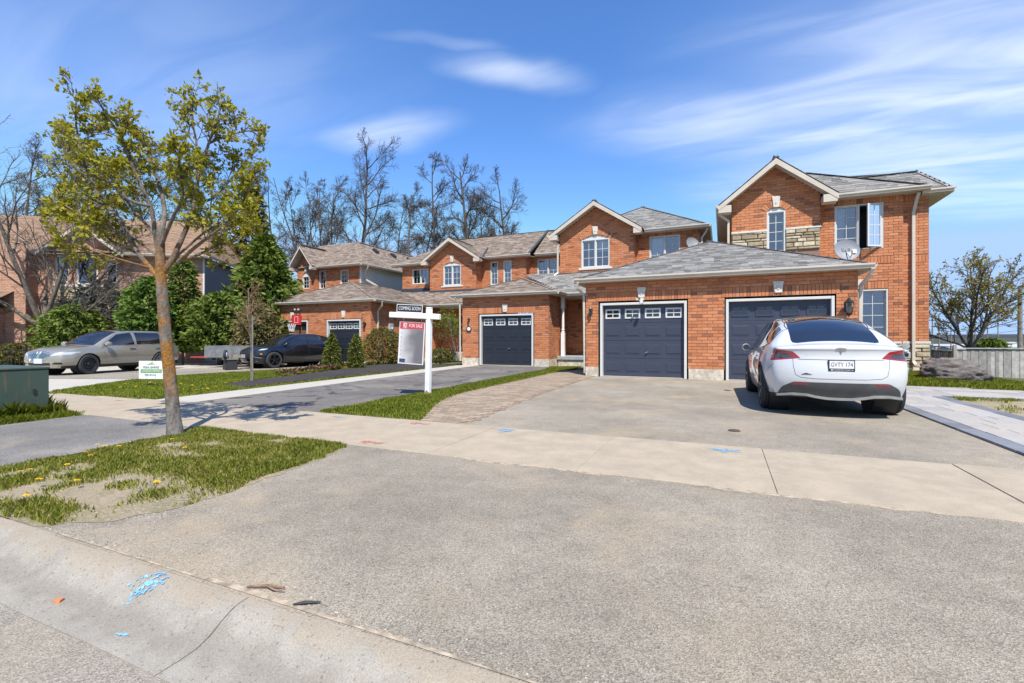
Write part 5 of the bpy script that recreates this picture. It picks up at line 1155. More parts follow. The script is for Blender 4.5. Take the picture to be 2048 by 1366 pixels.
class Car:
    def __init__(s, T, step=.05, na=20, nw=7, nb=9, smooth=5):
        s.T = T; L = T['L']; ip = lambda k, y: ipol(T[k], y)
        rearp, frontp = T['rear'], T['front']
        def section(y):
            zt = ip('top', y) - ip('crown', y); wt = ip('wt', y); zb = min(ip('belt', y), zt - .015); wb = max(ip('wb', y), wt)
            zm = min(ip('zm', y), zb - .05); wm = ip('wm', y); zs = ip('zs', y); ws = ip('ws', y); rows = []
            for k in range(nw):
                t = k / nw; rows.append((wt + (wb - wt) * t + .035 * math.sin(math.pi * t) * min(1, (zt - zb) / .3), zt + (zb - zt) * t))
            low = [(wb, zb), (wm, zm), (wm - .012, zm - (zm - zs) * .5), (ws, zs)]
            P = [Vector(p) for p in low]; P = [P[0] * 2 - P[1]] + P + [P[-1] * 2 - P[-2]]
            for seg in range(3):
                m = nb // 3
                for k in range(m + (1 if seg == 2 else 0)):
                    t = k / m; a, b, c, d = P[seg], P[seg + 1], P[seg + 2], P[seg + 3]
                    q = .5 * ((2 * b) + (c - a) * t + (2 * a - 5 * b + 4 * c - d) * t * t + (3 * b - a - 3 * c + d) * t ** 3); rows.append((q.x, q.y))
            return rows
        def yend(y0, x, z, w):
            lo, hi = -L / 2, L / 2
            if y0 < 0:
                k = max(0, min(1, (lo + .75 - y0) / .75)); k = k * k * (3 - 2 * k); tgt = ipol(rearp, z) + T['kr'] * (abs(x) / w) ** T.get('pr', 2.6); return y0 + k * (tgt - lo)
            k = max(0, min(1, (y0 - hi + .9) / .9)); k = k * k * (3 - 2 * k); tgt = ipol(frontp, z) - T['kf'] * (abs(x) / w) ** T.get('pf', 2.2); return y0 + k * (tgt - hi)
        ys = [-L / 2 + L * k / round(L / step) for k in range(round(L / step) + 1)]
        bm = bmesh.new(); lay = bm.faces.layers.int.new('reg'); grid = {}
        secs = [section(y) for y in ys]; nr = len(secs[0])
        W = max(max(q[0] for q in sc) for sc in secs)
        def V(key, co):
            if key not in grid: grid[key] = bm.verts.new(co)
            return grid[key]
        def top(i, a):
            y = ys[i]; x = a * secs[i][0][0]; z = ip('top', y) - ip('crown', y) * abs(a) ** 2.2; return (x, yend(y, x, z, W), z)
        def side(i, r, sg):
            x, z = secs[i][r]; return (sg * x, yend(ys[i], x, z, W), z)
        AA = [-1 + 2 * k / na for k in range(na + 1)]; N = len(ys)
        def vt(i, k):
            if k == 0: return V(('s', i, 0, -1), side(i, 0, -1))
            if k == na: return V(('s', i, 0, 1), side(i, 0, 1))
            return V(('t', i, k), top(i, AA[k]))
        def vsd(i, r, sg): return V(('s', i, r, sg), side(i, r, sg))
        def face(vs, reg):
            try: f = bm.faces.new(vs); f[lay] = reg; f.smooth = True
            except ValueError: pass
        for i in range(N - 1):
            for k in range(na): face([vt(i, k), vt(i, k + 1), vt(i + 1, k + 1), vt(i + 1, k)], 0)
            for r in range(nr - 1):
                face([vsd(i, r, 1), vsd(i, r + 1, 1), vsd(i + 1, r + 1, 1), vsd(i + 1, r, 1)], 1); face([vsd(i, r, -1), vsd(i + 1, r, -1), vsd(i + 1, r + 1, -1), vsd(i, r + 1, -1)], 2)
        for i, reg in ((0, 3), (N - 1, 4)):
            def ve(r, k):
                if r == 0: return vt(i, k)
                if k == 0: return vsd(i, r, -1)
                if k == na: return vsd(i, r, 1)
                x, z = secs[i][r]; x = AA[k] * x; return V(('e', i, r, k), (x, yend(ys[i], x, z, W), z))
            for r in range(nr - 1):
                for k in range(na):
                    q = [ve(r, k), ve(r + 1, k), ve(r + 1, k + 1), ve(r, k + 1)]; face(q if reg == 3 else q[::-1], reg)
        for _ in range(smooth): bmesh.ops.smooth_vert(bm, verts=[v for v in bm.verts if not v.is_boundary], factor=.5, use_axis_x=True, use_axis_y=True, use_axis_z=True)
        bmesh.ops.recalc_face_normals(bm, faces=bm.faces[:])
        s.bm = bm; s.lay = lay; s.W = W; s.cls = []
    def arch(s, yc, zc, r):
        """open a round wheel arch on both sides"""
        poly = [(yc + r * math.cos(2 * math.pi * k / 26), zc + r * math.sin(2 * math.pi * k / 26)) for k in range(26)]
        convex_cut(s.bm, poly, 'x', lambda f: f[s.lay] in (1, 2, 3, 4) and abs(f.calc_center_median().x) > s.W * .55)
        dl = [f for f in s.bm.faces if f[s.lay] in (1, 2, 3, 4) and abs(f.calc_center_median().x) > s.W * .55 and in_poly(f.calc_center_median().y, f.calc_center_median().z, poly)]
        bmesh.ops.delete(s.bm, geom=dl, context='FACES')
    def part(s, name, mat, ax, poly, keep, r=0, label=None):
        if r: poly = rpoly(poly, r)
        convex_cut(s.bm, poly, ax, keep); s.cls.append((name, mat, ax, poly, keep, label))
    def emit(s, parent, body_mat):
        bm = s.bm; bm.normal_update(); fc = {}
        for f in bm.faces:
            c = f.calc_center_median(); fc[f] = -1
            for n, (name, mat, ax, poly, keep, lb) in enumerate(s.cls):
                i, j = {'x': (1, 2), 'y': (0, 2), 'z': (0, 1)}[ax]
                if keep(f) and in_poly(c[i], c[j], poly): fc[f] = n
        for n in range(-1, len(s.cls)):
            fs = [f for f in bm.faces if fc[f] == n]
            if not fs: continue
            vi = {}; vs = []; nm = []; F = []
            for f in fs:
                q = []
                for v in f.verts:
                    if v not in vi: vi[v] = len(vs); vs.append(v.co[:]); nm.append(v.normal[:])
                    q.append(vi[v])
                F.append(q)
            name, mat = ('body', body_mat) if n < 0 else s.cls[n][:2]
            me = bpy.data.meshes.new(name); me.from_pydata(vs, [], F); me.polygons.foreach_set('use_smooth', np.ones(len(F), dtype=bool)); me.normals_split_custom_set_from_vertices(nm); me.materials.append(mat)
            o = bpy.data.objects.new(name, me); col.objects.link(o); setp(o, parent)
            if n >= 0 and s.cls[n][5]: o['label'] = s.cls[n][5]
        s.bvh = BVHTree.FromBMesh(bm)
    def line(s, name, pts, ax, sign, mat, parent, r=.0035, off=.0005):
        """thin strip laid on the skin along a polyline given in the projection plane"""
        i, j, k = {'x': (1, 2, 0), 'y': (0, 2, 1), 'z': (0, 1, 2)}[ax]; P = []
        for a, b in zip(pts, pts[1:]):
            n = max(1, int(math.hypot(b[0] - a[0], b[1] - a[1]) / .04))
            for q in range(n): P.append((a[0] + (b[0] - a[0]) * q / n, a[1] + (b[1] - a[1]) * q / n))
        P.append(pts[-1]); out = []
        for p in P:
            o = [0, 0, 0]; o[i], o[j] = p; o[k] = 5 * sign; d = [0, 0, 0]; d[k] = -sign
            h = s.bvh.ray_cast(Vector(o), Vector(d))
            if h[0] is not None: out.append(h[0] + Vector(d) * -off)
        if len(out) > 1: b = MB(); b.tube(out, r, 5); return b.build(name, mat, parent)
    def at(s, ax, sign, a, b):
        i, j, k = {'x': (1, 2, 0), 'y': (0, 2, 1), 'z': (0, 1, 2)}[ax]; o = [0, 0, 0]; o[i], o[j] = a, b; o[k] = 5 * sign; d = [0, 0, 0]; d[k] = -sign
        h = s.bvh.ray_cast(Vector(o), Vector(d)); return h[0], h[1]
def wheel(parent, x, y, r, w, rim_mat, style='spoke', n=5, hub=None, dish=.02, rimr=None):
    """one wheel (tyre, rim, spokes) at axle end x, outer face away from the car"""
    sg = 1 if x > 0 else -1; rr = rimr or r * .68
    b = MB(); c = (x, y, r)
    pr = [(rr, -w / 2), (rr + .02, -w / 2), (r - .03, -w / 2 - .006), (r - .008, -w / 2 + .025), (r, -w / 2 + .05)]
    for g_ in (-.5, -.17, .17, .5): pr += [(r, g_ * w * .55 - .008), (r - .01, g_ * w * .55 - .004), (r - .01, g_ * w * .55 + .004), (r, g_ * w * .55 + .008)]
    pr += [(r, w / 2 - .05), (r - .008, w / 2 - .025), (r - .03, w / 2 + .006), (rr + .02, w / 2), (rr, w / 2)]
    b.lathe(pr, 40, c, 'x'); ty = b.build('wheel', RUBBER, parent, angle=30)
    b = MB(); o = sg * (w / 2 - .004)
    b.lathe([(rr + .002, o + sg * .003), (rr - .012, o + sg * .003), (rr - .02, o - sg * .03), (rr - .03, o - sg * .11), (0, o - sg * .115)], 36, c, 'x')
    if style == 'steel':
        b.lathe([(rr - .03, o - sg * .04), (rr * .72, o - sg * .055), (rr * .55, o - sg * .03), (rr * .3, o - sg * .045), (rr * .22, o - sg * .02), (0, o - sg * .02)], 36, c, 'x')
        for k in range(5): a = 2 * math.pi * k / 5; b.lathe([(.014, 0), (.012, sg * .02), (0, sg * .02)], 8, (x + o - sg * .035, y + .06 * math.cos(a), r + .06 * math.sin(a)), 'x')
    else:
        b.lathe([(.075, o - sg * .05), (.07, o - sg * dish), (.03, o - sg * (dish - .008)), (0, o - sg * (dish - .008))], 20, c, 'x')
        for k in range(n):
            a = 2 * math.pi * k / n + .3
            for da in ((-.14, .14) if style == 'double' else (0,)):
                wd = .028 if style == 'double' else .05
                q0 = Vector((x + o - sg * dish, y + .05 * math.cos(a), r + .05 * math.sin(a))); q1 = Vector((x + o - sg * .006, y + (rr - .012) * math.cos(a + da), r + (rr - .012) * math.sin(a + da)))
                b.bar(q0, q1, wd, .03, up=(1, 0, 0))
    b.build('rim', rim_mat, ty, angle=30); return ty
def paint(name, c, metal=0., rough=.3, flake=0):
    t = NT(name); t.col(c); t.rough(rough); t.b.inputs['Metallic'].default_value = metal; t.b.inputs['Coat Weight'].default_value = 1; t.b.inputs['Coat Roughness'].default_value = .03; return t.m
def top_only(f): return f.normal.z > .25
def tesla():
    T = dict(L=4.75, kr=.30, kf=.42, pr=2.6,
        top=[(-2.375, 1.075), (-2.28, 1.098), (-2.12, 1.105), (-1.95, 1.165), (-1.55, 1.35), (-1.05, 1.52), (-.5, 1.605), (0, 1.624), (.4, 1.605), (.8, 1.5), (1.2, 1.27), (1.45, 1.08), (1.6, 1.01), (2.0, .90), (2.2, .82), (2.375, .70)],
        crown=[(-2.375, .05), (-2.1, .05), (-1.9, .05), (-1.5, .06), (-.5, .075), (.8, .06), (1.5, .05), (2.375, .06)],
        wt=[(-2.375, .80), (-2.15, .80), (-1.95, .735), (-1.5, .655), (-1, .625), (0, .62), (.8, .64), (1.2, .68), (1.45, .74), (2.0, .74), (2.375, .58)],
        belt=[(-2.375, 1.0), (-2.1, 1.03), (-1.7, 1.08), (-1.2, 1.045), (0, .985), (1.2, .95), (1.6, .91), (2.0, .83), (2.375, .62)],
        wb=[(-2.375, .80), (-2.1, .83), (-1.6, .865), (-1, .875), (0, .88), (1.2, .875), (1.7, .86), (2.1, .80), (2.375, .62)],
        zm=[(-2.375, .80), (-1.5, .82), (0, .72), (1.5, .72), (2.375, .55)], wm=[(-2.375, .86), (-2.0, .93), (-1.4, .965), (-.7, .935), (.6, .935), (1.5, .96), (2.0, .90), (2.375, .70)],
        zs=[(-2.375, .30), (-1.8, .27), (-1, .22), (1, .22), (2.375, .24)], ws=[(-2.375, .80), (-1.4, .88), (0, .87), (1.5, .88), (2.375, .66)],
        rear=[(.3, -2.25), (.42, -2.33), (.55, -2.375), (.72, -2.375), (.86, -2.345), (.96, -2.33), (1.03, -2.36), (1.09, -2.372)], front=[(.24, 2.28), (.45, 2.36), (.6, 2.375), (.75, 2.3)])
    c = Car(T, step=.045, na=26, nw=8, nb=12, smooth=4)
    t = thing('car', 'white electric hatchback seen from behind on the driveway in front of slate garage door', 'car')
    yr, yf, wr = -1.385, 1.505, .362
    c.arch(yr, wr, .405); c.arch(yf, wr, .405)
    tk = lambda f: f[c.lay] == 0
    sk = lambda f: f[c.lay] in (1, 2)
    rk = lambda f: f[c.lay] == 3 or (f[c.lay] in (1, 2) and f.calc_center_median().y < -1.9) or (f[c.lay] == 0 and f.calc_center_median().y < -2.25)
    GL = CGLASS; W_ = paint('pearl_white_paint', (.60, .605, .61), 0, .28); BP = BLACKP
    TL = car_glass('tail_lamp_red', (.33, .012, .02)); TLD = car_glass('tail_lamp_dark', (.05, .045, .06))
    c.part('rear_window', GL, 'z', [(-.50, -2.0), (.50, -2.0), (.56, -1.96), (.575, -1.88), (.545, -1.2), (.535, -.86), (-.535, -.86), (-.545, -1.2), (-.575, -1.88), (-.56, -1.96)], tk)
    c.part('roof_glass', GL, 'z', [(-.533, -.85), (.533, -.85), (.53, 0), (.54, .42), (-.54, .42), (-.53, 0)], tk)
    c.part('windshield', GL, 'z', [(-.585, .44), (.585, .44), (.69, 1.38), (.5, 1.47), (-.5, 1.47), (-.69, 1.38)], tk)
    # side glass: rear quarter, rear door, front door
    for nm, pl in (('quarter_window', [(-1.62, 1.13), (-1.2, 1.075), (-1.16, 1.40), (-1.42, 1.33)]), ('rear_door_window', [(-1.14, 1.07), (-.14, 1.01), (-.16, 1.50), (-.75, 1.50), (-1.1, 1.43)]), ('front_door_window', [(-.08, 1.01), (1.12, .985), (.92, 1.16), (.45, 1.47), (-.1, 1.50)])):
        c.part(nm, GL, 'x', pl, lambda f: sk(f) and f.calc_center_median().x > 0, .03); c.part(nm, GL, 'x', pl, lambda f: sk(f) and f.calc_center_median().x < 0, .03)
    # lamps wrap from the rear face round to the flank
    rf = lambda f: f[c.lay] == 3 or (f[c.lay] in (1, 2) and f.calc_center_median().y < -2.0)
    for s in (-1, 1):
        c.part('tail_light', TL, 'y', [(s * .50, .885), (s * .97, .83), (s * .99, 1.02), (s * .86, 1.025), (s * .60, .985)][::s], rf, .015)
        c.part('lamp_lens', TLD, 'y', [(s * .585, .90), (s * .70, .88), (s * .835, .875), (s * .82, .955), (s * .68, .965)][::s], rf, .01)
    c.part('rear_diffuser', simple('grey_bumper_plastic', (.085, .085, .088), .5), 'y', [(-.80, .30), (.80, .30), (.745, .44), (.60, .53), (-.60, .53), (-.745, .44)], lambda f: f[c.lay] == 3, .04)
    for s in (-1, 1): c.part('reflector', TL, 'y', [(s * .42, .492), (s * .60, .482), (s * .61, .51), (s * .42, .517)][::s], lambda f: f[c.lay] == 3)
    c.part('sill_trim', BP, 'x', [(-2.4, .1), (2.4, .1), (2.4, .255), (1.9, .275), (-1.0, .275), (-2.0, .33), (-2.4, .36)], lambda f: sk(f) and f.calc_center_median().x > 0)
    c.part('sill_trim', BP, 'x', [(-2.4, .1), (2.4, .1), (2.4, .255), (1.9, .275), (-1.0, .275), (-2.0, .33), (-2.4, .36)], lambda f: sk(f) and f.calc_center_median().x < 0)
    c.part('headlight', car_glass('headlamp_clear', (.25, .26, .28)), 'y', [(.45, .62), (.88, .68), (.88, .76), (.5, .70)], lambda f: f[c.lay] in (4, 1) and f.calc_center_median().y > 1.8)
    c.part('headlight', car_glass('headlamp_clear', (.25, .26, .28)), 'y', [(-.45, .62), (-.5, .70), (-.88, .76), (-.88, .68)], lambda f: f[c.lay] in (4, 2) and f.calc_center_median().y > 1.8)
    c.emit(t, W_)
    seam = simple('panel_gap', (.16, .16, .165), .8)
    c.line('tailgate_seam', [(-.60, .885), (-.595, .76), (-.57, .64), (-.50, .60), (-.3, .585), (.3, .585), (.50, .60), (.57, .64), (.595, .76), (.60, .885)], 'y', -1, seam, t)
    c.line('tailgate_seam', [(-.53, .872), (0, .866), (.53, .872)], 'y', -1, simple('grey_gap', (.22, .22, .23), .8), t, .005)  # paler grey seam line across the tailgate between the tail lamps
    for s in (-1, 1):
        c.line('bumper_seam', [(-1.78, .60), (-2.15, .80)], 'x', s, seam, t, .003)
        c.line('door_seam', [(-.11, .99), (-.11, .36)], 'x', s, seam, t); c.line('door_seam', [(-1.0, 1.05), (-1.02, .75), (-.85, .36)], 'x', s, seam, t); c.line('door_seam', [(1.1, .95), (1.08, .5), (.95, .33)], 'x', s, seam, t)
        c.line('window_trim', [(-1.66, 1.115), (-1.2, 1.06), (0, .995), (1.2, .965)], 'x', s, BLACKM, t, .008)
        c.line('window_trim', [(-1.66, 1.13), (-1.45, 1.345), (-1.1, 1.455), (-.75, 1.52), (-.1, 1.525), (.45, 1.49), (.95, 1.18), (1.2, .98)], 'x', s, BLACKM, t, .008)
        c.line('arch_trim', [(yr + .42 * math.cos(a), wr + .42 * math.sin(a)) for a in [math.pi * k / 14 for k in range(15)]], 'x', s, BP, t, .018); c.line('arch_trim', [(yf + .42 * math.cos(a), wr + .42 * math.sin(a)) for a in [math.pi * k / 14 for k in range(15)]], 'x', s, BP, t, .018)
        p, _ = c.at('x', s, .98, .96)
        b = MB(); b.lathe([(0, -.12), (.05, -.11), (.075, -.03), (.075, .04), (.06, .055), (0, .055)], 14, (p.x + s * .14, .98, 1.01), 'y'); m = b.build('mirror', W_, t, angle=40); m.scale.z = 1
        b = MB(); b.bar((p.x - s * .02, .98, .965), (p.x + s * .10, .98, .985), .05, .03); b.build('mirror_arm', BP, m)
        b = MB(); b.lathe([(0, 0), (.062, 0), (0, .001)], 14, (p.x + s * .14, .98 - .122, 1.01), 'y'); b.build('mirror_glass', GL, m)
        for yy in (-.35, .62): pp, nn = c.at('x', s, yy, .86); b = MB(); b.bar(pp + nn * .004 - Vector((0, .11, 0)), pp + nn * .004 + Vector((0, .11, 0)), .02, .008, up=(1, 0, 0)); b.build('door_handle', STEEL, t)
        # diffuser lip that waves along the bumper's foot
    b = MB(); P = [(-.80, .325), (-.60, .355), (-.42, .352), (-.30, .325), (-.15, .305), (0, .302), (.15, .305), (.30, .325), (.42, .352), (.60, .355), (.80, .325)]
    for (x0, z0), (x1, z1) in zip(P, P[1:]):
        f0 = ipol(T['rear'], z0) + .30 * (abs(x0) / .965) ** 2.6; f1 = ipol(T['rear'], z1) + .30 * (abs(x1) / .965) ** 2.6
        b.add([(x0, f0 - .035, z0), (x1, f1 - .035, z1), (x1, f1 - .035, z1 - .035), (x0, f0 - .035, z0 - .035), (x0, f0 + .1, z0 + .012), (x1, f1 + .1, z1 + .012), (x1, f1 + .1, z1 - .05), (x0, f0 + .1, z0 - .05)], [(0, 3, 2, 1), (0, 1, 5, 4), (2, 3, 7, 6), (0, 4, 7, 3), (1, 2, 6, 5)])
    b.build('diffuser_lip', simple('satin_grey_trim', (.30, .29, .27), .35, .3), t)
    # plate and frame
    p, n = c.at('y', -1, 0, .80); pz = .785; py = p.y - .012
    b = MB(); b.box(-.165, .165, py - .006, py + .03, pz - .085, pz + .085); fr = b.build('plate_frame', BLACKP, t, bevel=.008)
    b = MB(); b.box(-.15, .15, py - .009, py - .002, pz - .042, pz + .068); pl = b.build('license_plate', emblem('plate_white', (.7, .7, .7)), t)
    M = front_matrix((0, py - .0095, pz + .012), (1, 0, 0)); text_mesh('plate_text', 'GVTY 174', .088, emblem('plate_ink', (.02, .03, .08)), pl, M, extrude=.0008, sx=.72)
    text_mesh('frame_text', 'PLANETMOTORS.CA', .026, emblem('frame_ink', (.7, .7, .7)), fr, front_matrix((.02, py - .0075, pz - .064)), extrude=.0008)
    b = MB(); b.prism([(-.135, py - .007, pz - .064), (-.12, py - .007, pz - .052), (-.105, py - .007, pz - .064), (-.12, py - .007, pz - .076)], (0, -.001, 0)); b.build('frame_mark', emblem('frame_ink', (.7, .7, .7)), fr)
    # emblem and badge
    ch = simple('chrome', (.55, .56, .57), .15, 1, var=.02); p, n = c.at('y', -1, 0, 1.0); y = p.y - .004; dy = (c.at('y', -1, 0, 1.03)[0].y - c.at('y', -1, 0, .965)[0].y) / .065
    b = MB()
    for poly in ([(-.042, .012), (-.02, .026), (.02, .026), (.042, .012), (.03, .008), (.014, .016), (.008, .0), (0, -.042), (-.008, .0), (-.014, .016), (-.03, .008)], [(-.046, .024), (-.02, .037), (.02, .037), (.046, .024), (.02, .031), (-.02, .031)]):
        b.prism([(x * 1.5, y + dy * z * 1.5, 1.0 + z * 1.5) for x, z in poly], (0, -.006, 0))
    b.build('emblem', ch, t)
    b = MB(); b.prism([(x, c.at('y', -1, x, z)[0].y - .002, z) for x, z in ((-.50, .645), (-.47, .657), (-.44, .667), (-.41, .659), (-.365, .648))], (0, -.006, 0)); b.build('badge', BLACKM, t)
    b = MB(); b.box(-.70, .70, -1.8, 2.1, .24, .34); b.build('underbody', BLACKP, t)
    for s in (-1, 1):
        for yy in (yr, yf): b = MB(); b.lathe([(0, 0), (.40, 0), (.40, s * .30)], 22, (s * .56, yy, wr), 'x'); o = b.build('wheel_well', BLACKP, t)
    GR = simple('dark_alloy', (.05, .05, .055), .35, .6)
    for s in (-1, 1):
        for yy in (yr, yf): wheel(t, s * .835, yy, wr, .25, GR, n=5)
    return t, c
t_, c_ = tesla()
# rear wheels stand at about (0.63, 8.82) and (2.18, 8.70)
t_.scale = (.95,) * 3; t_.location = (1.42, 8.78 + 1.385 * .95, .006); t_.rotation_euler = (0, 0, R(1.8))
def suv_mkt():
    T = dict(L=5.27, kr=.25, kf=.24, pr=3, pf=2.8,
        top=[(-2.635, 1.02), (-2.5, 1.12), (-2.3, 1.45), (-2.0, 1.64), (-1.2, 1.70), (-.3, 1.70), (.3, 1.65), (.8, 1.45), (1.3, 1.14), (1.5, 1.09), (1.9, 1.055), (2.3, 1.0), (2.52, .945), (2.635, .89)],
        crown=[(-2.635, .04), (0, .06), (1.5, .07), (2.635, .05)],
        wt=[(-2.635, .72), (-2.3, .66), (-1.5, .66), (0, .66), (.8, .68), (1.3, .74), (1.5, .80), (2.2, .82), (2.635, .74)],
        belt=[(-2.635, .95), (-2.0, 1.12), (-1.2, 1.08), (0, 1.05), (1.3, 1.02), (1.6, .99), (2.2, .93), (2.635, .80)], wb=[(-2.635, .78), (-1.8, .86), (0, .875), (1.4, .87), (2.1, .88), (2.635, .78)],
        zm=[(-2.635, .7), (0, .78), (2.635, .62)], wm=[(-2.635, .85), (-1.6, .95), (0, .94), (1.5, .96), (2.2, .94), (2.635, .82)], zs=[(-2.635, .36), (0, .27), (2.635, .27)], ws=[(-2.635, .8), (0, .88), (1.6, .9), (2.635, .74)],
        rear=[(.3, -2.55), (.5, -2.62), (.7, -2.635), (.9, -2.6), (1.1, -2.58)], front=[(.25, 2.52), (.4, 2.61), (.55, 2.635), (.75, 2.60), (.9, 2.52)])
    c = Car(T, .06, 20, 7, 9, 4); t = thing('car', 'champagne gold wagon with chrome split grille and one bare steel wheel', 'car'); yf, yr, wr = 1.60, -1.40, .37
    c.arch(yr, wr, .42); c.arch(yf, wr, .42); sk = lambda f: f[c.lay] in (1, 2); tk = lambda f: f[c.lay] == 0; P_ = paint('champagne_paint', (.40, .375, .305), .55, .3)
    c.part('roof_glass', CGLASS, 'z', [(-.60, -1.9), (.60, -1.9), (.60, .1), (-.60, .1)], tk); c.part('windshield', CGLASS, 'z', [(-.61, .32), (.61, .32), (.74, 1.3), (.5, 1.40), (-.5, 1.40), (-.74, 1.3)], tk); c.part('rear_window', CGLASS, 'z', [(-.62, -2.48), (.62, -2.48), (.6, -2.08), (-.6, -2.08)], tk)
    for nm, pl in (('quarter_window', [(-2.3, 1.22), (-1.62, 1.13), (-1.6, 1.56), (-2.0, 1.52)]), ('rear_door_window', [(-1.55, 1.12), (-.35, 1.09), (-.35, 1.58), (-1.5, 1.58)]), ('front_door_window', [(-.25, 1.09), (1.02, 1.07), (.85, 1.2), (.4, 1.50), (-.2, 1.58)])):
        for s in (-1, 1): c.part(nm, CGLASS, 'x', pl, lambda f, s=s: sk(f) and f.calc_center_median().x * s > 0, .03)
    fk = lambda f: f[c.lay] == 4 or (sk(f) and f.calc_center_median().y > 1.9)
    HL = car_glass('headlamp_silver', (.5, .5, .48)); OR = car_glass('amber_lamp', (.3, .12, .05))
    for s in (-1, 1):
        c.part('headlight', HL, 'y', [(s * .46, .70), (s * .88, .75), (s * .93, .85), (s * .6, .815)][::s], fk, .01); c.part('fog_light_recess', BLACKP, 'y', [(s * .5, .40), (s * .8, .40), (s * .8, .47), (s * .62, .48)][::s], fk)
    c.part('lower_grille', BLACKP, 'y', [(-.45, .36), (.45, .36), (.48, .46), (-.48, .46)], fk)
    for s in (-1, 1): c.part('sill_trim', BLACKP, 'x', [(-2.7, .1), (2.7, .1), (2.7, .33), (2.0, .36), (-2.0, .36), (-2.7, .42)], lambda f, s=s: sk(f) and f.calc_center_median().x * s > 0)
    c.emit(t, P_); seam = simple('panel_gap_dark', (.08, .075, .06), .8); ch = simple('chrome', (.55, .56, .57), .15, 1, var=.02)
    for s in (-1, 1):
        for pts in ([(-.30, 1.08), (-.30, .42)], [(-1.45, 1.1), (-1.5, .8), (-1.1, .42)], [(1.05, 1.04), (1.02, .6), (.95, .42)]): c.line('door_seam', pts, 'x', s, seam, t)
        c.line('chrome_trim', [(1.0, .50), (-1.05, .50)], 'x', s, ch, t, .008); c.line('window_trim', [(1.1, 1.065), (-.3, 1.075), (-1.6, 1.11), (-2.3, 1.19)], 'x', s, ch, t, .008); c.line('window_trim', [(1.05, 1.1), (.42, 1.53), (-.3, 1.60), (-1.6, 1.60), (-2.05, 1.55), (-2.35, 1.2)], 'x', s, ch, t, .008)
        for yy in (-.12, -1.28): pp, nn = c.at('x', s, yy, .93); b = MB(); b.bar(pp + nn * .02 - Vector((0, .12, 0)), pp + nn * .02 + Vector((0, .12, 0)), .03, .02, up=(1, 0, 0)); b.build('door_handle', ch, t)
        # waterfall grille half: vertical chrome bars
        for k in range(9):
            x = s * (.07 + .043 * k); zt, zb = .86 - .012 * k, .53 + .022 * k
            pts = []
            for q in range(5):
                z = zb + (zt - zb) * q / 4; p, n = c.at('y', 1, x, z)
                if p is not None: pts.append(p + Vector((0, .012, 0)))
            if len(pts) > 1: b = MB(); b.tube(pts, .011, 5); b.build('grille_bar', ch, t)
        c.line('grille_frame', [(s * .05, .88), (s * .05, .52), (s * .32, .55), (s * .46, .72), (s * .42, .82), (s * .05, .88)], 'y', 1, ch, t, .012)
        p, _ = c.at('x', s, .95, 1.06); b = MB(); b.lathe([(0, -.1), (.07, -.09), (.09, -.02), (.09, .04), (.06, .09), (0, .1)], 12, (p.x + s * .15, .95, 1.13), 'y'); m = b.build('mirror', P_, t, angle=40); b = MB(); b.bar((p.x - s * .03, .95, 1.06), (p.x + s * .12, .95, 1.09), .05, .03); b.build('mirror_arm', BLACKP, m)
    p, n = c.at('y', 1, -.22, .50); b = MB(); b.box(-.17 - .05, .17 - .05, p.y + .0, p.y + .03, .44, .61); pl = b.build('license_plate', emblem('plate_blue_white', (.55, .62, .75)), t)
    b = MB(); b.box(-.8, .8, -2.4, 2.3, .24, .4); b.build('underbody', BLACKP, t)
    ALU = simple('dirty_alloy', (.35, .35, .35), .4, .8)
    for s in (-1, 1):
        for yy in (yr, yf):
            b = MB(); b.lathe([(0, 0), (.415, 0), (.415, s * .3)], 22, (s * .56, yy, wr), 'x'); b.build('wheel_well', BLACKP, t); wheel(t, s * .83, yy, wr, .25, BLACKM if yy == yf else ALU, 'steel' if yy == yf else 'spoke', n=7)
    return t
def place_by_wheel(t, wx, wy, lx, ly, heading):
    """stand a car so that its wheel (lx, ly) is at (wx, wy) with the nose along heading (degrees from +Y, counter-clockwise)"""
    a = R(heading); x = wx - (lx * math.cos(a) - ly * math.sin(a)); y = wy - (lx * math.sin(a) + ly * math.cos(a))
    t.location = (x, y, g(wx, wy) + .008); t.rotation_euler = (0, 0, a)
mk = suv_mkt(); place_by_wheel(mk, -21.7, 9.75, -.83, 1.60, 195)
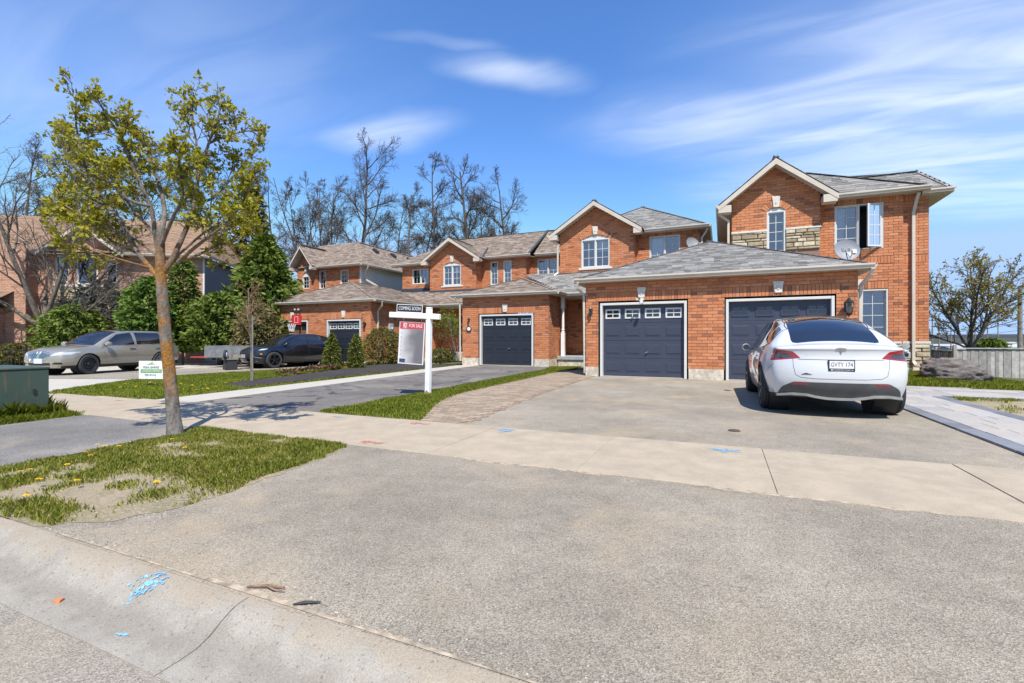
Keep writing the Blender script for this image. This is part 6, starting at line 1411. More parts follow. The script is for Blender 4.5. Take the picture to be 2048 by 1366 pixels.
def suv_black():
    T = dict(L=4.64, kr=.28, kf=.38, pr=2.8, pf=2.3,
        top=[(-2.32, .98), (-2.15, 1.07), (-1.8, 1.27), (-1.2, 1.48), (-.5, 1.555), (.1, 1.55), (.5, 1.46), (.9, 1.25), (1.25, 1.06), (1.5, 1.02), (1.9, .97), (2.15, .90), (2.32, .78)],
        crown=[(-2.32, .04), (0, .06), (1.5, .06), (2.32, .05)], wt=[(-2.32, .72), (-1.8, .64), (-1, .61), (0, .62), (.9, .68), (1.25, .76), (1.6, .79), (2.1, .78), (2.32, .62)],
        belt=[(-2.32, .93), (-1.7, 1.08), (-1, 1.03), (0, .99), (1.2, .96), (1.6, .93), (2.32, .70)], wb=[(-2.32, .76), (-1.6, .84), (0, .85), (1.3, .85), (2.0, .83), (2.32, .66)],
        zm=[(-2.32, .72), (0, .72), (2.32, .6)], wm=[(-2.32, .82), (-1.4, .93), (0, .905), (1.4, .93), (2.0, .89), (2.32, .72)], zs=[(-2.32, .36), (0, .26), (2.32, .25)], ws=[(-2.32, .78), (0, .86), (1.5, .87), (2.32, .7)],
        rear=[(.3, -2.24), (.6, -2.32), (.9, -2.28), (1.0, -2.27)], front=[(.25, 2.2), (.4, 2.30), (.6, 2.32), (.8, 2.28), (.9, 2.2)])
    c = Car(T, .06, 18, 7, 9, 4); t = thing('car', 'glossy black coupe crossover parked in front of the brown roofed double garage', 'car'); yf, yr, wr = 1.42, -1.36, .36
    c.arch(yr, wr, .41); c.arch(yf, wr, .41); sk = lambda f: f[c.lay] in (1, 2); tk = lambda f: f[c.lay] == 0; P_ = paint('black_paint', (.008, .009, .013), .2, .2)
    BG = CGLASS
    c.part('windshield', BG, 'z', [(-.58, .28), (.58, .28), (.70, 1.12), (.5, 1.22), (-.5, 1.22), (-.70, 1.12)], tk); c.part('rear_window', BG, 'z', [(-.6, -1.95), (.6, -1.95), (.56, -1.25), (-.56, -1.25)], tk)
    for nm, pl in (('quarter_window', [(-1.75, 1.13), (-1.32, 1.07), (-1.28, 1.34), (-1.5, 1.25)]), ('rear_door_window', [(-1.27, 1.06), (-.22, 1.02), (-.24, 1.44), (-.7, 1.44), (-1.2, 1.36)]), ('front_door_window', [(-.16, 1.02), (.95, 1.0), (.75, 1.14), (.35, 1.38), (-.18, 1.44)])):
        for s in (-1, 1): c.part(nm, BG, 'x', pl, lambda f, s=s: sk(f) and f.calc_center_median().x * s > 0, .03)
    fk = lambda f: f[c.lay] == 4 or (sk(f) and f.calc_center_median().y > 1.7); HL = car_glass('headlamp_silver', (.5, .5, .48)); AM = car_glass('amber_marker', (.5, .16, .02))
    for s in (-1, 1):
        c.part('headlight', HL, 'y', [(s * .38, .795), (s * .80, .80), (s * .86, .86), (s * .5, .835)][::s], fk, .01); c.part('side_marker', AM, 'x', [(1.9, .60), (1.98, .60), (1.99, .66), (1.92, .66)], lambda f, s=s: f.calc_center_median().x * s > 0)
        c.part('sill_trim', BLACKP, 'x', [(-2.4, .1), (2.4, .1), (2.4, .30), (1.9, .34), (-1.9, .34), (-2.4, .4)], lambda f, s=s: sk(f) and f.calc_center_median().x * s > 0)
    c.part('grille', BLACKP, 'y', [(-.5, .42), (.5, .42), (.6, .60), (.42, .74), (-.42, .74), (-.6, .60)], fk, .03)
    c.emit(t, P_); ch = simple('chrome', (.55, .56, .57), .15, 1, var=.02); seam = simple('panel_gap_black', (.03, .03, .03), .8)
    c.line('bumper_trim', [(-.72, .33), (-.5, .30), (0, .29), (.5, .30), (.72, .33)], 'y', 1, ch, t, .018)
    for s in (-1, 1):
        c.line('lamp_trim', [(s * .40, .78), (s * .62, .50), (s * .80, .46)], 'y', 1, ch, t, .014)
        for pts in ([(-.2, 1.0), (-.2, .4)], [(-1.22, 1.05), (-1.28, .8), (-.95, .4)], [(1.0, .97), (.98, .6), (.9, .38)]): c.line('door_seam', pts, 'x', s, seam, t)
        for yy in (-.05, -1.05): pp, nn = c.at('x', s, yy, .92); b = MB(); b.bar(pp + nn * .015 - Vector((0, .11, 0)), pp + nn * .015 + Vector((0, .11, 0)), .03, .018, up=(1, 0, 0)); b.build('door_handle', P_, t)
        c.line('window_trim', [(1.05, .995), (-.2, 1.005), (-1.3, 1.05), (-1.8, 1.12)], 'x', s, BLACKM, t, .008)
        p, _ = c.at('x', s, .88, 1.0); b = MB(); b.lathe([(0, -.1), (.06, -.09), (.08, -.02), (.08, .04), (.05, .09), (0, .1)], 12, (p.x + s * .14, .88, 1.06), 'y'); m = b.build('mirror', P_, t, angle=40); b = MB(); b.bar((p.x - s * .03, .88, 1.0), (p.x + s * .12, .88, 1.02), .05, .03); b.build('mirror_arm', BLACKP, m)
    p, n = c.at('y', 1, 0, .52); b = MB(); b.box(-.16, .16, p.y, p.y + .025, .46, .61); b.build('license_plate', emblem('plate_grey', (.4, .42, .43)), t)
    b = MB(); b.box(-.75, .75, -2.1, 2.05, .22, .38); b.build('underbody', BLACKP, t)
    for s in (-1, 1):
        for yy in (yr, yf): b = MB(); b.lathe([(0, 0), (.405, 0), (.405, s * .3)], 22, (s * .54, yy, wr), 'x'); b.build('wheel_well', BLACKP, t); wheel(t, s * .80, yy, wr, .24, simple('black_alloy', (.03, .03, .032), .3, .5), 'double', n=5)
    return t
bk = suv_black(); place_by_wheel(bk, -18.0, 14.75, -.80, 1.42, 169)
def suv_hatch():
    """dark wagon in the far drive with its tailgate lifted"""
    T = dict(L=4.6, kr=.2, kf=.35, pr=3, pf=2.3, top=[(-2.3, 1.0), (-2.2, 1.3), (-1.9, 1.62), (-.5, 1.68), (.3, 1.6), (1.0, 1.1), (1.4, 1.05), (2.1, .95), (2.3, .8)], crown=[(-2.3, .04), (2.3, .05)], wt=[(-2.3, .7), (0, .64), (1.0, .72), (2.3, .6)], belt=[(-2.3, 1.0), (0, 1.02), (2.3, .72)], wb=[(-2.3, .78), (0, .84), (2.3, .65)], zm=[(-2.3, .72), (2.3, .6)], wm=[(-2.3, .85), (0, .9), (2.3, .72)], zs=[(-2.3, .35), (2.3, .27)], ws=[(-2.3, .8), (0, .85), (2.3, .7)], rear=[(.3, -2.25), (.8, -2.3), (1.2, -2.28)], front=[(.3, 2.2), (.6, 2.3), (.9, 2.2)])
    c = Car(T, .08, 14, 6, 6, 3); t = thing('car', 'dark blue wagon behind the gold car with its tailgate raised', 'car'); c.arch(1.4, .36, .41); c.arch(-1.35, .36, .41); sk = lambda f: f[c.lay] in (1, 2)
    P_ = paint('navy_paint', (.012, .016, .03), .3, .25)
    c.part('windshield', CGLASS, 'z', [(-.6, .4), (.6, .4), (.7, .98), (-.7, .98)], lambda f: f[c.lay] == 0)
    for s in (-1, 1): c.part('side_window', CGLASS, 'x', [(-2.0, 1.1), (.75, 1.08), (.3, 1.5), (-1.8, 1.55)], lambda f, s=s: sk(f) and f.calc_center_median().x * s > 0, .05)
    c.emit(t, P_)
    b = MB(); n = 8
    for k in range(n):
        a0, a1 = k / n, (k + 1) / n; q = lambda a: (-2.0 - .95 * a, 1.66 + .42 * math.sin(a * 1.9) - .1 * a)
        (y0, z0), (y1, z1) = q(a0), q(a1); b.prism([(-.62, y0, z0), (.62, y0, z0), (.62, y1, z1), (-.62, y1, z1)], (0, .01, .03))
    b.build('tailgate', P_, t); b = MB(); q = lambda a: (-2.0 - .95 * a, 1.66 + .42 * math.sin(a * 1.9) - .1 * a); b.prism([(-.5, q(.2)[0], q(.2)[1] + .045), (.5, q(.2)[0], q(.2)[1] + .045), (.5, q(.7)[0], q(.7)[1] + .06), (-.5, q(.7)[0], q(.7)[1] + .06)], (0, 0, .01)); b.build('tailgate_glass', CGLASS, t)
    b = MB(); b.box(-.75, .75, -2.1, 2.05, .24, .4); b.build('underbody', BLACKP, t)
    for s in (-1, 1):
        for yy in (-1.35, 1.4): wheel(t, s * .78, yy, .36, .23, simple('dirty_alloy', (.35, .35, .35), .4, .8), n=5)
    return t
hb = suv_hatch(); place_by_wheel(hb, -24.4, 20.0, .78, -1.35, 170)
# ------------------------------------------------------------------ things around the place
def sign_post():
    x, y = -5.3, 7.85
    t = thing('sign_post', 'white painted wooden yard arm post standing in the grass strip', 'sign post', (x, y, .02), R(0))
    b = MB(); lean = .03
    b.prism([(-.05, -.05, 0), (.05, -.05, 0), (.05, .05, 0), (-.05, .05, 0)], (lean, 0, 1.70)); b.prism([(-.05 + lean, -.05, 1.70), (.05 + lean, -.05, 1.70), (.05 + lean, .05, 1.70), (-.05 + lean, .05, 1.70)], (.001, 0, .03)); b.build('post', WPAINT, t, bevel=.012)
    b = MB(); b.prism([(-.051, -.052, 0), (.051, -.052, 0), (.051, -.052, .07), (.0, -.052, .11), (-.051, -.052, .06)], (0, .104, 0)); b.build('bare_foot', simple('bare_wood', (.32, .20, .11), .9, var=.3, scale=30), t)
    dv = Vector((-.985, -.16, .055)).normalized(); o = Vector((lean + .01, 0, 1.55)); up = Vector((0, 0, 1))
    b = MB(); b.bar(o - dv * .22, o + dv * .86, .105, .11, up=(0, 0, 1)); b.build('arm', WPAINT, t, bevel=.012)
    W = lambda p: Vector((x, y, .02)) + Vector(p)
    # hanging panel: printed sheet with a pale smear over the picture
    e = -dv; n = e.cross(up).normalized(); up2 = n.cross(e) * -1
    if up2.z < 0: up2 = -up2
    c0 = W(o + dv * .64 - up2 * .10)      # upper left corner (as seen from the road)
    s = thing('hanging_sign', 'for sale panel hanging from the white yard arm with red header', 'sign', tuple(c0 - Vector((0, 0, .85))), world=True)
    gm = NT('smeared_print'); sx = gm.n.new('ShaderNodeTexCoord').outputs['Object']; q = gm.sep(sx)
    cc = gm.mix(gm.rampf(gm.math('ADD', q[0], gm.math('MULTIPLY', gm.noise(2.5, 2, vec=sx), .5)), .15, .62), (.66, .63, .64), (.16, .15, .16)); gm.col(gm.mix(gm.rampf(q[2], .62, .80), cc, (.62, .42, .42))); gm.rough(.4)
    Wd, Hd = .55, .86; sh = Vector((0, 0, 0))
    def sheet(name, a, b_, z0, z1, off, mat, th=.004):
        m = MB(); p0 = c0 + e * a - up2 * z1 + n * off; m.obox(p0, e * (b_ - a), up2 * (z1 - z0), n * th); return m.build(name, mat, s)
    pnl = sheet('panel', 0, Wd, 0.02, Hd, -.006, emblem('panel_white', (.72, .72, .72)), .008)
    pic = sheet('print', .03, Wd - .02, .17, Hd - .02, .003, gm.m, .002); sheet('red_band', .015, Wd - .015, .035, .165, .0035, emblem('sign_red', (.50, .06, .065)), .002)
    M = lambda a, z: front_matrix(c0 + e * a - up2 * z + n * .007, e, up2)
    text_mesh('lettering', 'FOR SALE', .095, emblem('panel_white', (.72, .72, .72)), s, M(.355, .10), extrude=.001, sx=.72)
    sheet('logo', .085, .165, .05, .15, .006, emblem('logo_pale', (.65, .5, .5)), .002)
    m = MB(); p = c0 + n * .009
    for k, (a, z, w, h) in enumerate(((.095, .12, .02, .02), (.12, .075, .03, .02), (.14, .11, .02, .025))): m.obox(p + e * a - up2 * (z + h), e * w, up2 * h, n * (.001 + k * .0003))
    m.build('logo_mark', emblem('sign_red', (.50, .06, .065)), s)
    sheet('footer', .03, .16, Hd - .10, Hd - .03, .006, emblem('sign_navy', (.03, .05, .13)), .002); text_mesh('lettering', 'RE/MAX', .05, emblem('panel_white', (.72, .72, .72)), s, M(.095, Hd - .055), extrude=.001, sx=.75)
    for k, ch_ in enumerate(('H', 'B', 'S', 'L', 'A', 'C')): text_mesh('lettering', ch_, .055, emblem('faint_ink', (.42, .36, .38)), s, M(.055, .25 + .085 * k), extrude=.0008)
    m = MB()
    for a in (.08, .47): m.tube([c0 + e * a + n * 0, c0 + e * a + up2 * .1], .006, 6)
    m.build('hanger', STEEL, s)
    r = thing('rider_sign', 'black coming soon rider plate on top of the white yard arm', 'sign', tuple(W(o + dv * .68 + up2 * .06)), world=True)
    c1 = W(o + dv * .72 + up2 * .06); m = MB(); m.obox(c1, e * .56, up2 * .16, n * .006); m.build('plate_border', emblem('panel_white', (.72, .72, .72)), r)
    m = MB(); m.obox(c1 + e * .012 + up2 * .012 + n * .0062, e * .536, up2 * .136, n * .0012); m.build('plate', emblem('rider_black', (.02, .02, .022)), r); text_mesh('lettering', 'COMING SOON', .10, emblem('panel_white', (.72, .72, .72)), r, front_matrix(c1 + e * .28 + up2 * .08 + n * .0085, e, up2), extrude=.0008, sx=.66, shear=.12)
sign_post()
def yard_sign():
    x, y = -12.75, 7.0; t = thing('lawn_sign', 'white landscaping lawn sign with green band behind the tree trunk', 'sign', (x, y, g(x, y)), YAW + R(-4))
    b = MB(); b.box(-.31, .31, -.004, .004, .22, .66); b.build('panel', emblem('panel_white', (.72, .72, .72)), t)
    b = MB(); b.box(-.26, .28, -.0065, -.0042, .37, .455); b.build('green_band', emblem('sign_green', (.09, .30, .06)), t)
    M = lambda a, z: front_matrix((a, -.007, z)); ink = emblem('sign_ink', (.02, .04, .05)); wh = emblem('panel_white', (.72, .72, .72))
    text_mesh('lettering', 'PEAK BARRIE', .075, ink, t, M(.01, .50), extrude=.0008, sx=.95); text_mesh('lettering', 'LANDSCAPING', .072, wh, t, M(.01, .412), extrude=.0008); text_mesh('lettering', '705-413-4', .07, ink, t, M(-.02, .315), extrude=.0008, shear=.2)
    b = MB(); b.prism([(-.12, -.006, .56), (-.02, -.006, .60), (.06, -.006, .64), (.04, -.006, .60), (.12, -.006, .575), (.0, -.006, .575)], (0, -.002, 0)); b.build('peak_mark', emblem('sign_lime', (.22, .42, .05)), t)
    b = MB(); [b.tube([(s * .12, 0, -.1), (s * .12, 0, .3)], .005, 5) for s in (-1, 1)]; b.build('wire_leg', STEEL, t)
yard_sign()
def transformer():
    t = thing('transformer_box', 'dark green utility transformer cabinet with rust streaks on the verge', 'utility box', (-9.75, 3.15, g(-9.7, 3)))
    m = NT('green_cabinet'); q = m.sep(); f = m.noise(1.0, 4, .6, stretch=(14, 14, 1.2)); m.col(m.mix(m.rampf(f, .56, .72, 0, .75), m.mix(m.noise(5, 4), (.035, .062, .045), (.06, .09, .065)), (.22, .11, .035))); m.rough(.55)
    b = MB(); b.box(-.65, .65, -.48, .48, .13, .70); b.build('cabinet', m.m, t, bevel=.012); b = MB(); b.box(-.66, .66, -.49, .49, .702, .735); b.build('lid', m.m, t, bevel=.01)
    b = MB(); b.box(-.645, .645, -.475, .475, .02, .118); b.build('skirt', m.m, t); b = MB(); b.box(-.75, .75, -.58, .58, -.1, .03); b.build('pad', CONCW, t)
    b = MB(); b.box(.652, .660, -.11, -.10, .14, .69); b.box(.652, .665, .30, .33, .35, .42); b.build('door_seam', BLACKP, t)
transformer()
# ---- boulder
def boulder():
    bm = bmesh.new(); bmesh.ops.create_icosphere(bm, subdivisions=5, radius=1)
    from mathutils import noise as mn
    for v in bm.verts:
        p = v.co.copy(); n = mn.fractal(p * 1.1 + Vector((3, 1, 7)), 1.0, 2.1, 4) * .13 + abs(mn.noise(Vector((p.x * 2.2, p.y * 2.2, p.z * 6)))) * -.13 + abs(mn.noise(p * 5.5)) * -.05 + mn.noise(p * 13) * .012
        cr = mn.cell(p * 2.3 + Vector((5, 5, 5))) * .05
        v.co = Vector((p.x * .84, p.y * .6, p.z * .43)) * (1 + n * 1.1 + cr)
        v.co.z += .05 * v.co.x * -.5
    me = bpy.data.meshes.new('boulder'); bm.to_mesh(me); bm.free()
    me.polygons.foreach_set('use_smooth', np.ones(len(me.polygons), dtype=bool))
    t = NT('weathered_granite'); f = t.noise(2.2, 8, .7, 1); c = t.mix(t.rampf(f, .3, .7), (.10, .085, .08), (.26, .22, .20)); c = t.mix(t.rampf(t.noise(1.2, 6, .7, 2, stretch=(1, 1, 6)), .5, .65, 0, .7), c, (.12, .105, .10)); c = t.mix(t.rampf(t.noise(14, 5, .7), .6, .7, 0, .6), c, (.36, .34, .31)); t.col(c); t.rough(.9); t.bump(t.noise(9, 9, .75, .5, stretch=(1, 1, 2.5)), .9, .06)
    me.materials.append(t.m); o = bpy.data.objects.new('boulder', me); col.objects.link(o); o.location = (5.5, 16.1, .22); o.rotation_euler = (0, 0, R(24)); tag(o, 'long low grey brown boulder lying in the grass by the house corner', 'boulder')
boulder()
# ---- board fence on the right
FW = tinted('weathered_fence_board', [(.20, .19, .18), (.27, .26, .245), (.33, .315, .295), (.39, .37, .34)], .95, 5, .25, .5, 30, ((.46, .44, .41), 6, .6, .75, .6))
def wood_fence(a, b, top, bot, label, pickets=False, pitch=.132):
    a, b = Vector(a), Vector(b); L = (b - a).length; d = (b - a) / L; nn = Vector((-d.y, d.x, 0)); t = thing('board_fence' if not pickets else 'low_fence', label, 'fence', (a.x, a.y, bot), world=True); n = int(L / pitch)
    for k in range(n):
        p = a + d * pitch * k; m = MB(); tp = top + random.uniform(-.012, .012)
        m.obox(Vector((p.x, p.y, bot)) + nn * (.012 * (k % 2)) + d * .006, d * (pitch - .009), nn * .02, (0, 0, tp - bot), random.random()); m.build('board', FW, t)
    m = MB(); m.obox(Vector((a.x, a.y, top + .015)) - nn * .05, b - a, nn * .13, (0, 0, .035), .8); m.build('cap_rail', FW, t)
    k = 0
    while k * 2.4 < L + .1:
        p = a + d * min(k * 2.4, L); m = MB(); m.box(p.x - .05, p.x + .05, p.y - .05, p.y + .05, bot, top + (.16 if k % 2 == 0 else .06), .4); m.build('post', FW, t, bevel=.01); k += 1
    if pickets:
        x = 0
        while x < L: p = a + d * x; m = MB(); m.tube([(p.x, p.y, top - .05), (p.x, p.y, top + .2)], .008, 5); m.build('baluster', BLACKM, t); x += .14
        m = MB(); m.bar(a + Vector((0, 0, top + .2)), b + Vector((0, 0, top + .2)), .03, .02); m.build('hand_rail', BLACKM, t)
def cw(R_, F_): return (math.cos(YAW) * R_ - math.sin(YAW) * F_, math.sin(YAW) * R_ + math.cos(YAW) * F_)
fa, fb = cw(.932 * 17.6, 17.6), cw(1.5 * 16.4, 16.4)
wood_fence((*fa, 0), (*fb, 0), .78, -.45, 'weathered grey board fence running from the low rail to the lawn edge')
fc = cw(.885 * 21, 21); wood_fence((*fc, 0), (*cw(.934 * 18.2, 18.2), 0), .66, -.45, 'low grey fence with black balusters between house corner and board fence', True)
# ---- gas meter on the stone base
def gas_meter():
    t = thing('gas_meter', 'grey gas meter with pipes on the stone base under the corner downspout', 'gas meter', (5.3, 18.95, .1), world=True); x, y = 5.28, 18.92
    b = MB(); b.box(x - .13, x + .13, y - .09, y + .09, .52, .74); b.lathe([(0, .08), (.1, .06), (.11, 0)], 14, (x, y, .74)); b.build('meter_body', simple('meter_grey', (.36, .38, .39), .5), t, bevel=.03)
    b = MB(); b.box(x - .07, x + .07, y - .1, y - .085, .6, .7); b.build('dial_glass', CGLASS, t)
    b = MB(); b.lathe([(0, -.04), (.1, -.035), (.1, .035), (0, .04)], 14, (x + .02, y, .93), 'y'); b.tube([(x + .02, y, .93), (x + .02, y, 1.02)], .035, 8); b.build('regulator', simple('meter_grey', (.36, .38, .39), .5), t)
    b = MB(); b.tube([(x - .1, y, .75), (x - .1, y, .9), (x - .3, y, .9), (x - .32, y, .8), (x - .32, y, -.1)], .022, 8); b.tube([(x + .1, y, .78), (x + .02, y, .88)], .022, 8); b.build('pipe', simple('pipe_grey', (.12, .11, .10), .7), t)
gas_meter()
def dish(name_label, loc, rz, tilt, dia, txt=None):
    t = thing('satellite_dish', name_label, 'satellite dish', loc, rz); G = simple('dish_grey', (.24, .25, .27), .5, var=.04)
    b = MB(); b.tube([(0, 0, -.02), (0, 0, .12), (0, -.06, .30)], .022, 8); b.lathe([(0, 0), (.09, 0), (.09, .02), (0, .02)], 12, (0, 0, -.03)); b.build('mast', STEEL, t)
    r = dia / 2; prof = [(0, .0), (r * .5, .02), (r * .85, .055), (r, .085), (r * .99, .095), (r * .84, .067), (r * .5, .032), (0, .012)]
    b = MB(); b.lathe([(a, h) for a, h in prof], 28, (0, 0, 0), 'z'); d = b.build('reflector', G, t, angle=40)
    d.matrix_local = Matrix.Translation((0, -.12, .38)) @ Matrix.Rotation(R(90 - tilt), 4, 'X') @ Matrix.Scale(1.0, 4); d.scale.y = 1
    b = MB(); b.tube([(0, 0, .01), (0, -r * .9, .16), (0, -r * .75, .38)], .014, 6); b.box(-.04, .04, -r * .75 - .05, -r * .75 + .05, .34, .44); a = b.build('feed_arm', STEEL, d)
    if txt: text_mesh('lettering', txt, dia * .24, emblem('dish_ink', (.2, .2, .22)), d, Matrix.Translation((0, .03, .045)), extrude=.003)
    return t
dish('grey satellite dish lettered Bell on the edge of the double garage roof', (3.0, 15.55, 3.14), R(12), 18, .62, 'Bell')
dish('pale dish peeking over the grey garage roof ridge', (-1.15, 18.8, 4.24), R(40), 20, .55)
dish('satellite dish seen edge on at the corner of the brown garage roof', (-23.5, 18.75, 3.3), R(-72), 12, .62)
def hoop():
    x, y = -19.5, 17.3; z = g(x, y); t = thing('basketball_hoop', 'portable basketball hoop with red backboard behind the black car', 'basketball hoop', (x, y, z), R(-8)); RD = simple('red_plastic', (.55, .03, .03), .5)
    b = MB(); b.prism([(-.35, -.3, 0), (.35, -.3, 0), (.35, .5, 0), (-.35, .5, 0)], (0, 0, .15)); b.build('base', BLACKP, t, bevel=.04); b = MB(); b.tube([(0, .25, .1), (0, .2, 2.0), (0, .05, 2.35)], .035, 10); b.build('pole', BLACKM, t)
    b = MB(); q = [(-.36, 2.02), (.36, 2.02), (.41, 2.42), (.36, 2.52), (-.36, 2.52), (-.41, 2.42)]; b.prism([(u, 0, v) for u, v in q], (0, .03, 0)); b.build('backboard', RD, t)
    b = MB()
    for (x0, z0, x1, z1) in ((-.14, 2.13, -.14, 2.42), (.14, 2.13, .14, 2.42), (-.14, 2.42, .14, 2.42), (-.14, 2.13, .14, 2.13)): b.bar((x0, -.004, z0), (x1, -.004, z1), .008, .025)
    b.build('target_lines', emblem('hoop_white', (.7, .6, .6)), t)
    b = MB(); P = [(.2 * math.cos(a) - .0, -.25 + .2 * math.sin(a), 2.08) for a in [2 * math.pi * k / 20 for k in range(21)]]; b.tube(P, .012, 6); b.build('rim', RD, t)
    b = MB()
    for k in range(12):
        a = 2 * math.pi * k / 12
        for s in (-1, 1): b.tube([(.2 * math.cos(a), -.25 + .2 * math.sin(a), 2.08), (.15 * math.cos(a + s * .26), -.25 + .15 * math.sin(a + s * .26), 1.88), (.11 * math.cos(a), -.25 + .11 * math.sin(a), 1.68)], .007, 4)
    b.build('net', emblem('net_white', (.7, .7, .7)), t)
hoop()
def chair():
    t = thing('garden_chair', 'white slatted wooden chair on the porch behind the leafy shrub', 'chair', (-12.35, 23.75, .42), R(200)); 
    for s in (-1, 1):
        b = MB(); b.bar((s * .27, -.25, 0), (s * .27, -.25, .55), .05, .03); b.build('leg', WPAINT, t); b = MB(); b.bar((s * .27, .3, 0), (s * .27, .2, .5), .05, .03); b.build('leg', WPAINT, t); b = MB(); b.bar((s * .29, -.32, .56), (s * .29, .3, .56), .1, .025); b.build('armrest', WPAINT, t)
    for k in range(5): b = MB(); b.box(-.26, .26, -.25 + .1 * k, -.17 + .1 * k, .36 - .03 * k, .38 - .03 * k); b.build('seat_slat', WPAINT, t)
    for k in range(5): x = -.2 + .1 * k; b = MB(); b.bar((x, .22, .25), (x, .48, 1.0 - .05 * abs(k - 2)), .085, .02, up=(0, 1, 0)); b.build('back_slat', WPAINT, t)
    b = MB(); b.bar((-.27, .42, .8), (.27, .42, .8), .06, .02); b.bar((-.27, .30, .45), (.27, .30, .45), .06, .02); b.build('back_rail', WPAINT, t)
chair()
# ---- trailer, wheelbarrow, tool bin behind the tree
def trailer():
    x, y = -20.6, 16.0; t = thing('utility_trailer', 'galvanised utility trailer standing between the gold and the black car', 'trailer', (x, y, g(x, y)), R(28)); G = simple('trailer_grey', (.20, .205, .21), .5, .3, var=.2)
    b = MB(); b.box(-2.0, 1.6, -.78, .78, .48, .54); b.build('deck', G, t)
    for s in (-1, 1): b = MB(); b.box(-2.0, 1.6, s * .80 - .02, s * .80 + .02, .46, .98); b.build('side_panel', G, t); b = MB(); b.bar((-2.0, s * .8, .99), (1.6, s * .8, .99), .05, .05); b.build('top_rail', G, t)
    b = MB(); b.box(1.6, 1.64, -.8, .8, .46, .98); b.build('tail_panel', G, t); b = MB(); b.box(-2.04, -2.0, -.8, .8, .46, .98); b.build('front_panel', G, t)
    b = MB(); b.bar((-2.0, -.5, .46), (-3.1, 0, .46), .07, .07); b.bar((-2.0, .5, .46), (-3.1, 0, .46), .07, .07); b.build('draw_bar', simple('red_bar', (.35, .05, .04), .6), t)
    for s in (-1, 1):
        w = wheel(t, 0, 0, .33, .18, simple('rusty_rim', (.25, .16, .10), .7), 'steel'); w.rotation_euler = (0, 0, R(90)); w.location = (.35, s * .98, 0); 
        b = MB(); P = [(.35 + .42 * math.cos(a), .40 + .42 * math.sin(a)) for a in [math.pi * k / 10 for k in range(11)]]
        for (x0, z0), (x1, z1) in zip(P, P[1:]): b.prism([(x0, s * .86, z0), (x1, s * .86, z1), (x1, s * 1.1, z1), (x0, s * 1.1, z0)], (0, 0, .015))
        b.build('fender', simple('pale_fender', (.5, .48, .44), .6), t)
    return t
trailer()
def wheelbarrow():
    x, y = -18.9, 13.4; t = thing('wheelbarrow', 'upturned wheelbarrow with white rim wheel on a black tool bin', 'wheelbarrow', (x, y, g(x, y) + .50), R(-30))
    w = wheel(t, 0, 0, .20, .09, emblem('rim_blue_white', (.55, .58, .75)), 'steel', rimr=.14); w.location = (.35, -.2, -.06); w.rotation_euler = (0, 0, R(70))
    b = MB(); b.tube([(.35, -.2, .14), (-.1, -.1, .22), (-.9, 0, .2)], .018, 6); b.tube([(.35, -.05, .14), (-.1, .25, .22), (-.9, .35, .2)], .018, 6); b.build('handle', WOOD, t)
    b = MB(); b.prism([(-.35, -.25, .0), (.2, -.25, .0), (.2, .35, .0), (-.35, .35, .0)], (.0, 0, .12)); b.build('tray', simple('tray_steel', (.3, .27, .22), .6, .5), t)
    u = thing('tool_bin', 'black wheeled plastic tool bin on the drive below the wheelbarrow', 'tool bin', (x, y, g(x, y)), R(-30))
    b = MB(); b.prism([(-.38, -.22, 0.02), (.38, -.22, 0.02), (.38, .22, 0.02), (-.38, .22, 0.02)], (0, 0, .40)); b.build('bin', BLACKP, u, bevel=.03); b = MB(); b.box(-.42, .42, -.26, .26, .422, .49); b.build('lid', simple('grey_lid', (.16, .15, .12), .7), u, bevel=.02)
    for s in (-1, 1): b = MB(); b.lathe([(0, -.03), (.11, -.03), (.11, .03), (0, .03)], 16, (-.42, s * .2, .11), 'y'); b.build('bin_wheel', RUBBER, u)
wheelbarrow()
# ---- iron picket fence behind the gold car
def iron_fence():
    a = Vector(cw(-1.16 * 19.5, 19.5)); b_ = Vector(cw(-.905 * 22.5, 22.5)); z = g(a.x, a.y); t = thing('iron_fence', 'black iron picket fence in front of the pink brick house', 'fence', (a.x, a.y, z), world=True); d = b_ - a; L = d.length; d /= L; n = int(L / .12)
    P = lambda s, zz: (a.x + d.x * s, a.y + d.y * s, z + zz)
    for k in range(n + 1): m = MB(); m.tube([P(k * .12, .0), P(k * .12, .98)], .011, 5); m.tube([P(k * .12, .98), P(k * .12, 1.06)], [.018, .002], 5); m.build('picket', BLACKM, t)
    for zz in (.12, .86): m = MB(); m.bar(P(0, zz), P(L, zz), .03, .03); m.build('rail', BLACKM, t)
    for s in (0, L * .5, L): m = MB(); m.bar(P(s, 0), P(s, 1.12), .06, .06); m.build('fence_post', BLACKM, t)
    k = thing('timber_edging', 'tan timber edging lying along the foot of the iron fence', 'edging', (a.x, a.y, z), world=True); m = MB(); o = Vector((-d.y, d.x)) * -.5
    m.bar((a.x + o.x, a.y + o.y, z + .06), (b_.x + o.x, b_.y + o.y, z + .06), .12, .12); m.build('beam', simple('tan_timber', (.42, .27, .15), .9), k)
iron_fence()
